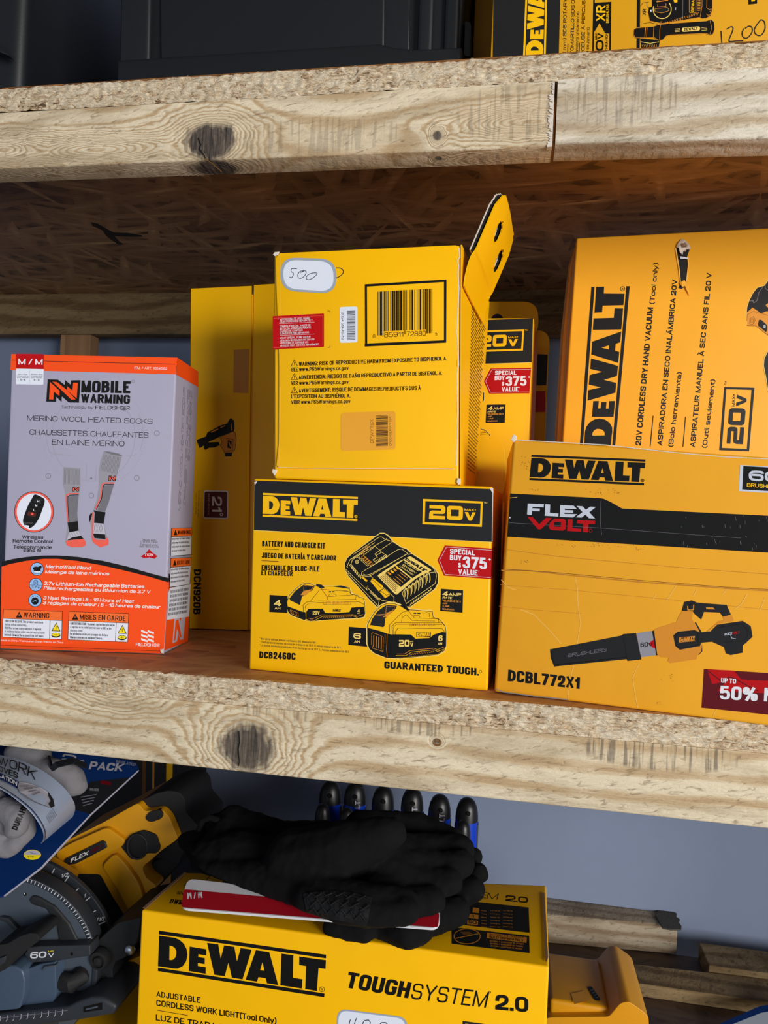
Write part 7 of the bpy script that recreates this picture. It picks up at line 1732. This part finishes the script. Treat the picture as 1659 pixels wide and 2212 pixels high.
mb = MB(); c = zp(1000, 1640, .056); mb.lathe(c, (0, -1, 0), [(0, .0040), (.001, .0039), (.0021, .0033), (.0029, .002), (.0031, .0001)], 'steel', 24); mb.build('bolt_head', saw, 'shiny domed bolt head', smooth=True)
sl('lower_frame', [(425, 1738), (700, 1690), (830, 1790), (880, 1990), (890, 2090), (700, 2062), (450, 2070)], .058, .06, 'tool black', .003)
a = saw_art(.058); a.poly([(640, 1828), (692, 1846), (640, 1866)], 'tick white', 1); a.line([(752, 1802), (794, 1794)], 10, 'tick white', 1); a.line([(842, 1800), (846, 1850)], 6, 'tick white', 1); a.part('pointer_marks', saw)
mb = MB(); mb.tube([zp(480, 1880, .05), zp(560, 1900, .046), zp(620, 1850, .05), zp(630, 1800, .056)], .006, 'tool rubber', 12); mb.build('cable_boot', saw, smooth=True)
sl('yellow_foot', [(950, 1745), (1075, 1690), (1068, 1806), (950, 1816)], .075, .05, 'tool yellow', .003, r=10)
bpn = [(-60, 2150), (0, 2140), (520, 2082), (600, 2040), (700, 2008), (790, 2014), (880, 2066), (892, 2090), (870, 2140), (700, 2172), (500, 2202), (60, 2262), (-60, 2275)]
bs = sl('base_plate', bpn, .034, .10, 'saw dark grey', .0025, 'grey base plate')
a = saw_art(.034); a.poly([(640, 2080), (786, 2046), (786, 2102), (640, 2122)], 'print black', 1); a.poly([(660, 2094), (752, 2072), (752, 2086), (660, 2106)], 'saw grey', 2)
for i in range(10): x = -10+i*53; a.line([(x+14, 2150-i*5.6), (x+12, 2185-i*5.6), (x+2, 2198-i*5.6)], 4, 'print light grey', 1)
a.line([(0, 2168), (520, 2108)], 4, 'print mid grey', 1)
a.part('scale_ticks', bs)
mb = MB(); c0 = zp(100, 2262, .04); mb.box(zp(-40, 2200, .06).x, zp(500, 2200, .06).x, .05, .12, uc_t+.0003, zp(200, 2240, .034).z+.004, 'saw dark grey', .001); mb.build('base_plate_rib', saw)

# ---- work gloves pack leaning on the saw ---------------------------------------------------------------
def zq(x, y, Y): return on_y(x/3.557, 1590+y/3.557, Y)
pA, pB, pC = zq(110, 1170, .012), zq(1068, 250, .125), zq(-400, 450, .045)
pn = (pB-pA).cross(pC-pA).normalized()
gf_ = Face(pA, pn)
gpk = thing('glove_pack', 'pair of grey work gloves on a blue card with a white paper band', 'gloves', pA+Vector((0, .03, 0)))
def gz(x, y, l=0): return gf_.at(x/3.557, 1590+y/3.557, l)
cp = rounded([(-420, 1300), (30, 1232), (120, 1165), (320, 1015), (700, 600), (1075, 262), (1040, 196), (640, 120), (0, 20), (-420, 0)], 30, 4)
mb = MB(); mb.slab([gz(x, y) for x, y in cp], -gf_.n*.0012, 'pack blue', .0003); crd = mb.build('backing_card', gpk, 'glossy blue backing card')
a = Art(gf_); a.z(0, 1590, 3.557)
a.poly([(540, 470), (700, 350), (1010, 318), (720, 590), (690, 600), (560, 560)], 'pack black', 1)
a.poly([(30, 1226), (120, 1158), (312, 1010), (690, 604), (1062, 262), (1070, 268), (700, 612), (324, 1020), (124, 1170), (34, 1238)], 'print light grey', 2)
a.text('PACK', 680, 256, 938, 274, 62, 'print grey', .28, 2, up=(.05, -1), slant=.25); a.text('2-', 470, 190, 640, 220, 60, 'print grey', .28, 2, slant=.25); a.text('INSULATED', 890, 205, 1040, 232, 22, 'print mid grey', .2, 2, slant=.2)
a.line([(775, 352), (850, 368)], 26, 'print dark red', 2)
for k in range(4): a.line([(620+k*6, 470+k*22), (740-k*10, 450+k*22)], 6, 'print mid grey', 2)
a.text('DURAHIDE', 690, 420, 760, 424, 20, 'print mid grey', .18, 2)
a.part('card_print', crd)
a.z(0, 1590, 3.557)
a.ell(248, 914, 66, 38, 'print light grey', 2, 30); a.poly([(248+66*math.cos(t), 914+38*math.sin(t)) for t in (math.radians(d_) for d_ in range(0, 181, 12))], 'print lemon', 3); a.ring(248, 914, 65, 37, 4, 'print lemon', 4, 30)
a.line([(226, 890), (250, 904), (276, 906)], 3, K_, 4); a.text('T1T', 210, 940, 262, 938, 14, K_, .2, 4); a.part('size_badge', crd, 'round yellow and white badge')
gvo = [(x/3.557, 1590+y/3.557, Y, r/3.557) for x, y, Y, r in
 [(-60, 500, -.004, 110), (60, 600, -.002, 120), (120, 700, 0.0, 100)]]
R3 = lambda L: [(x/3.557, 1590+y/3.557, Y, r/3.557) for x, y, Y, r in L]
gb = blob('glove', [R3([(-80, 480, .000, 100), (20, 600, .000, 84), (60, 700, .0, 66)]), R3([(30, 560, -.004, 90), (140, 620, -.006, 96), (130, 690, -.006, 92), (110, 712, -.006, 80)]), R3([(140, 640, .006, 110), (190, 720, .008, 90), (160, 770, .006, 84)]), R3([(-60, 820, .004, 110), (60, 850, .004, 84), (110, 830, .004, 76)]), R3([(-60, 600, .004, 120), (-40, 800, .004, 130)])], 'work glove grey', gpk, .0014, 5, 'folded grey glove with stamped lettering', .0005)
gb2 = blob('glove', [R3([(250, 250, .050, 90), (380, 260, .052, 100)]), R3([(380, 240, .05, 80), (520, 300, .055, 96), (560, 370, .056, 96)]), R3([(560, 320, .058, 92), (590, 380, .058, 80)]), R3([(120, 130, .05, 90), (300, 170, .055, 100)])], 'work glove grey', gpk, .0014, 5, 'folded grey glove cuff behind the band', .0005)
bpy.context.view_layer.update()
mb = MB(); md = None
def decal_text(o, txt, x0, y0, x1, y1, h, t, up, lift=.0006):
    l = math.hypot(x1-x0, y1-y0); dx, dy = (x1-x0)/l, (y1-y0)/l
    for p in layout(txt, l/h, t):
        q = []
        for u_, v_ in p:
            hit, nn = ray_hit(o, (x0+dx*u_*h+up[0]*v_*h)/3.557, 1590+(y0+dy*u_*h+up[1]*v_*h)/3.557)
            if hit is None: break
            q.append(hit+nn*lift)
        else: mb.poly(q, 'print black')
decal_text(gb, 'DURAHIDE', 132, 722, 226, 500, 42, .24, (-.95, -.3))
mb.build('stamped_lettering', gb)
# dark straps on the rear cuff
mb = MB(); mb.sweep([zq(365, 150, .044), zq(390, 230, .036), zq(420, 200, .034), zq(560, 160, .04), zq(670, 210, .05)], [zq(375, 240, .042), zq(400, 270, .034), zq(440, 236, .032), zq(570, 200, .036), zq(660, 250, .048)], .0015, 'pack black'); mb.build('wrist_strap', gpk, 'dark wrist strap', smooth=True)
# curved white paper band
Au = [(-120, 120, .020), (0, 146, .018), (150, 182, .016), (330, 268, .016), (480, 385, .020), (560, 490, .030), (578, 560, .043), (560, 620, .060)]
Bu = [(-120, 350, -.026), (0, 400, -.026), (120, 478, -.026), (230, 570, -.024), (300, 662, -.018), (336, 740, -.008), (336, 800, .006), (318, 826, .022)]
Ap, Bp = [zq(*p) for p in Au], [zq(*p) for p in Bu]
def spl(P, m=6):
    out = []
    for i in range(len(P)-1):
        p0, p1, p2, p3 = P[max(i-1, 0)], P[i], P[i+1], P[min(i+2, len(P)-1)]
        for k in range(m):
            t = k/m; out.append(.5*((2*p1)+(p2-p0)*t+(2*p0-5*p1+4*p2-p3)*t*t+(3*p1-p0-3*p2+p3)*t**3))
    return out+[P[-1]]
As, Bs = spl(Ap), spl(Bp)
mb = MB(); mb.sweep(As, Bs, .0005, 'pack band white'); band = mb.build('paper_band', gpk, 'curved white paper band', smooth=True)
def bandp(u, v, lift=.0007):
    i = min(len(As)-2, max(0, int(u*(len(As)-1)))); t = u*(len(As)-1)-i
    a_, b_ = As[i].lerp(As[i+1], t), Bs[i].lerp(Bs[i+1], t)
    n_ = (As[i+1]-As[i]).cross(b_-a_).normalized()
    if n_.dot(CAM-a_) < 0: n_ = -n_
    return a_.lerp(b_, v)+n_*lift
mb = MB()
def band_text(txt, u0, u1, v0, v1, t, mat, lift=.0009):
    asp = 4.6*(u1-u0)/abs(v0-v1)*.9
    for p in layout(txt, asp, t):
        mb.poly([bandp(u0+(u1-u0)*x/asp, v0+(v1-v0)*y, lift) for x, y in p], mat)
band_text('WORK', .13, .40, .36, .10, .12, 'print charcoal'); band_text('GLOVES', .06, .285, .56, .40, .22, 'print charcoal')
for i in range(12): u0, u1 = .02+i*.023, .02+(i+1)*.023; mb.poly([bandp(u0, .60), bandp(u1, .60), bandp(u1, .78), bandp(u0, .78)], 'pack blue')
band_text('INSULATION', .03, .285, .75, .64, .22, 'print white', .0012)
for i in range(30): u0, u1 = i/31, (i+1)/31; mb.poly([bandp(u0, .97), bandp(u1, .97), bandp(u1, .995), bandp(u0, .995)], 'pack blue')
for k in range(6): band_text('PALM LEATHER', .60, .68, .60+k*.045, .575+k*.045, .14, 'print charcoal')
gl_ = [(.29, .74), (.30, .62), (.36, .52), (.44, .44), (.50, .40), (.56, .44), (.60, .52), (.585, .62), (.53, .70), (.46, .80), (.38, .86), (.31, .84)]
mb.poly([bandp(u, v, .001) for u, v in gl_], 'print grey')
for k in range(4):
    mb.poly([bandp(.30+k*.035, .72+k*.0, .0013), bandp(.31+k*.035, .715, .0013), bandp(.37+k*.03, .60-k*.02, .0013), bandp(.362+k*.03, .60-k*.02, .0013)], 'print mid grey')
mb.poly([bandp(u, v, .0013) for u, v in [(.50, .40), (.56, .44), (.60, .52), (.585, .62), (.55, .60), (.555, .52), (.52, .47)]], 'print charcoal')
mb.build('band_print', band)
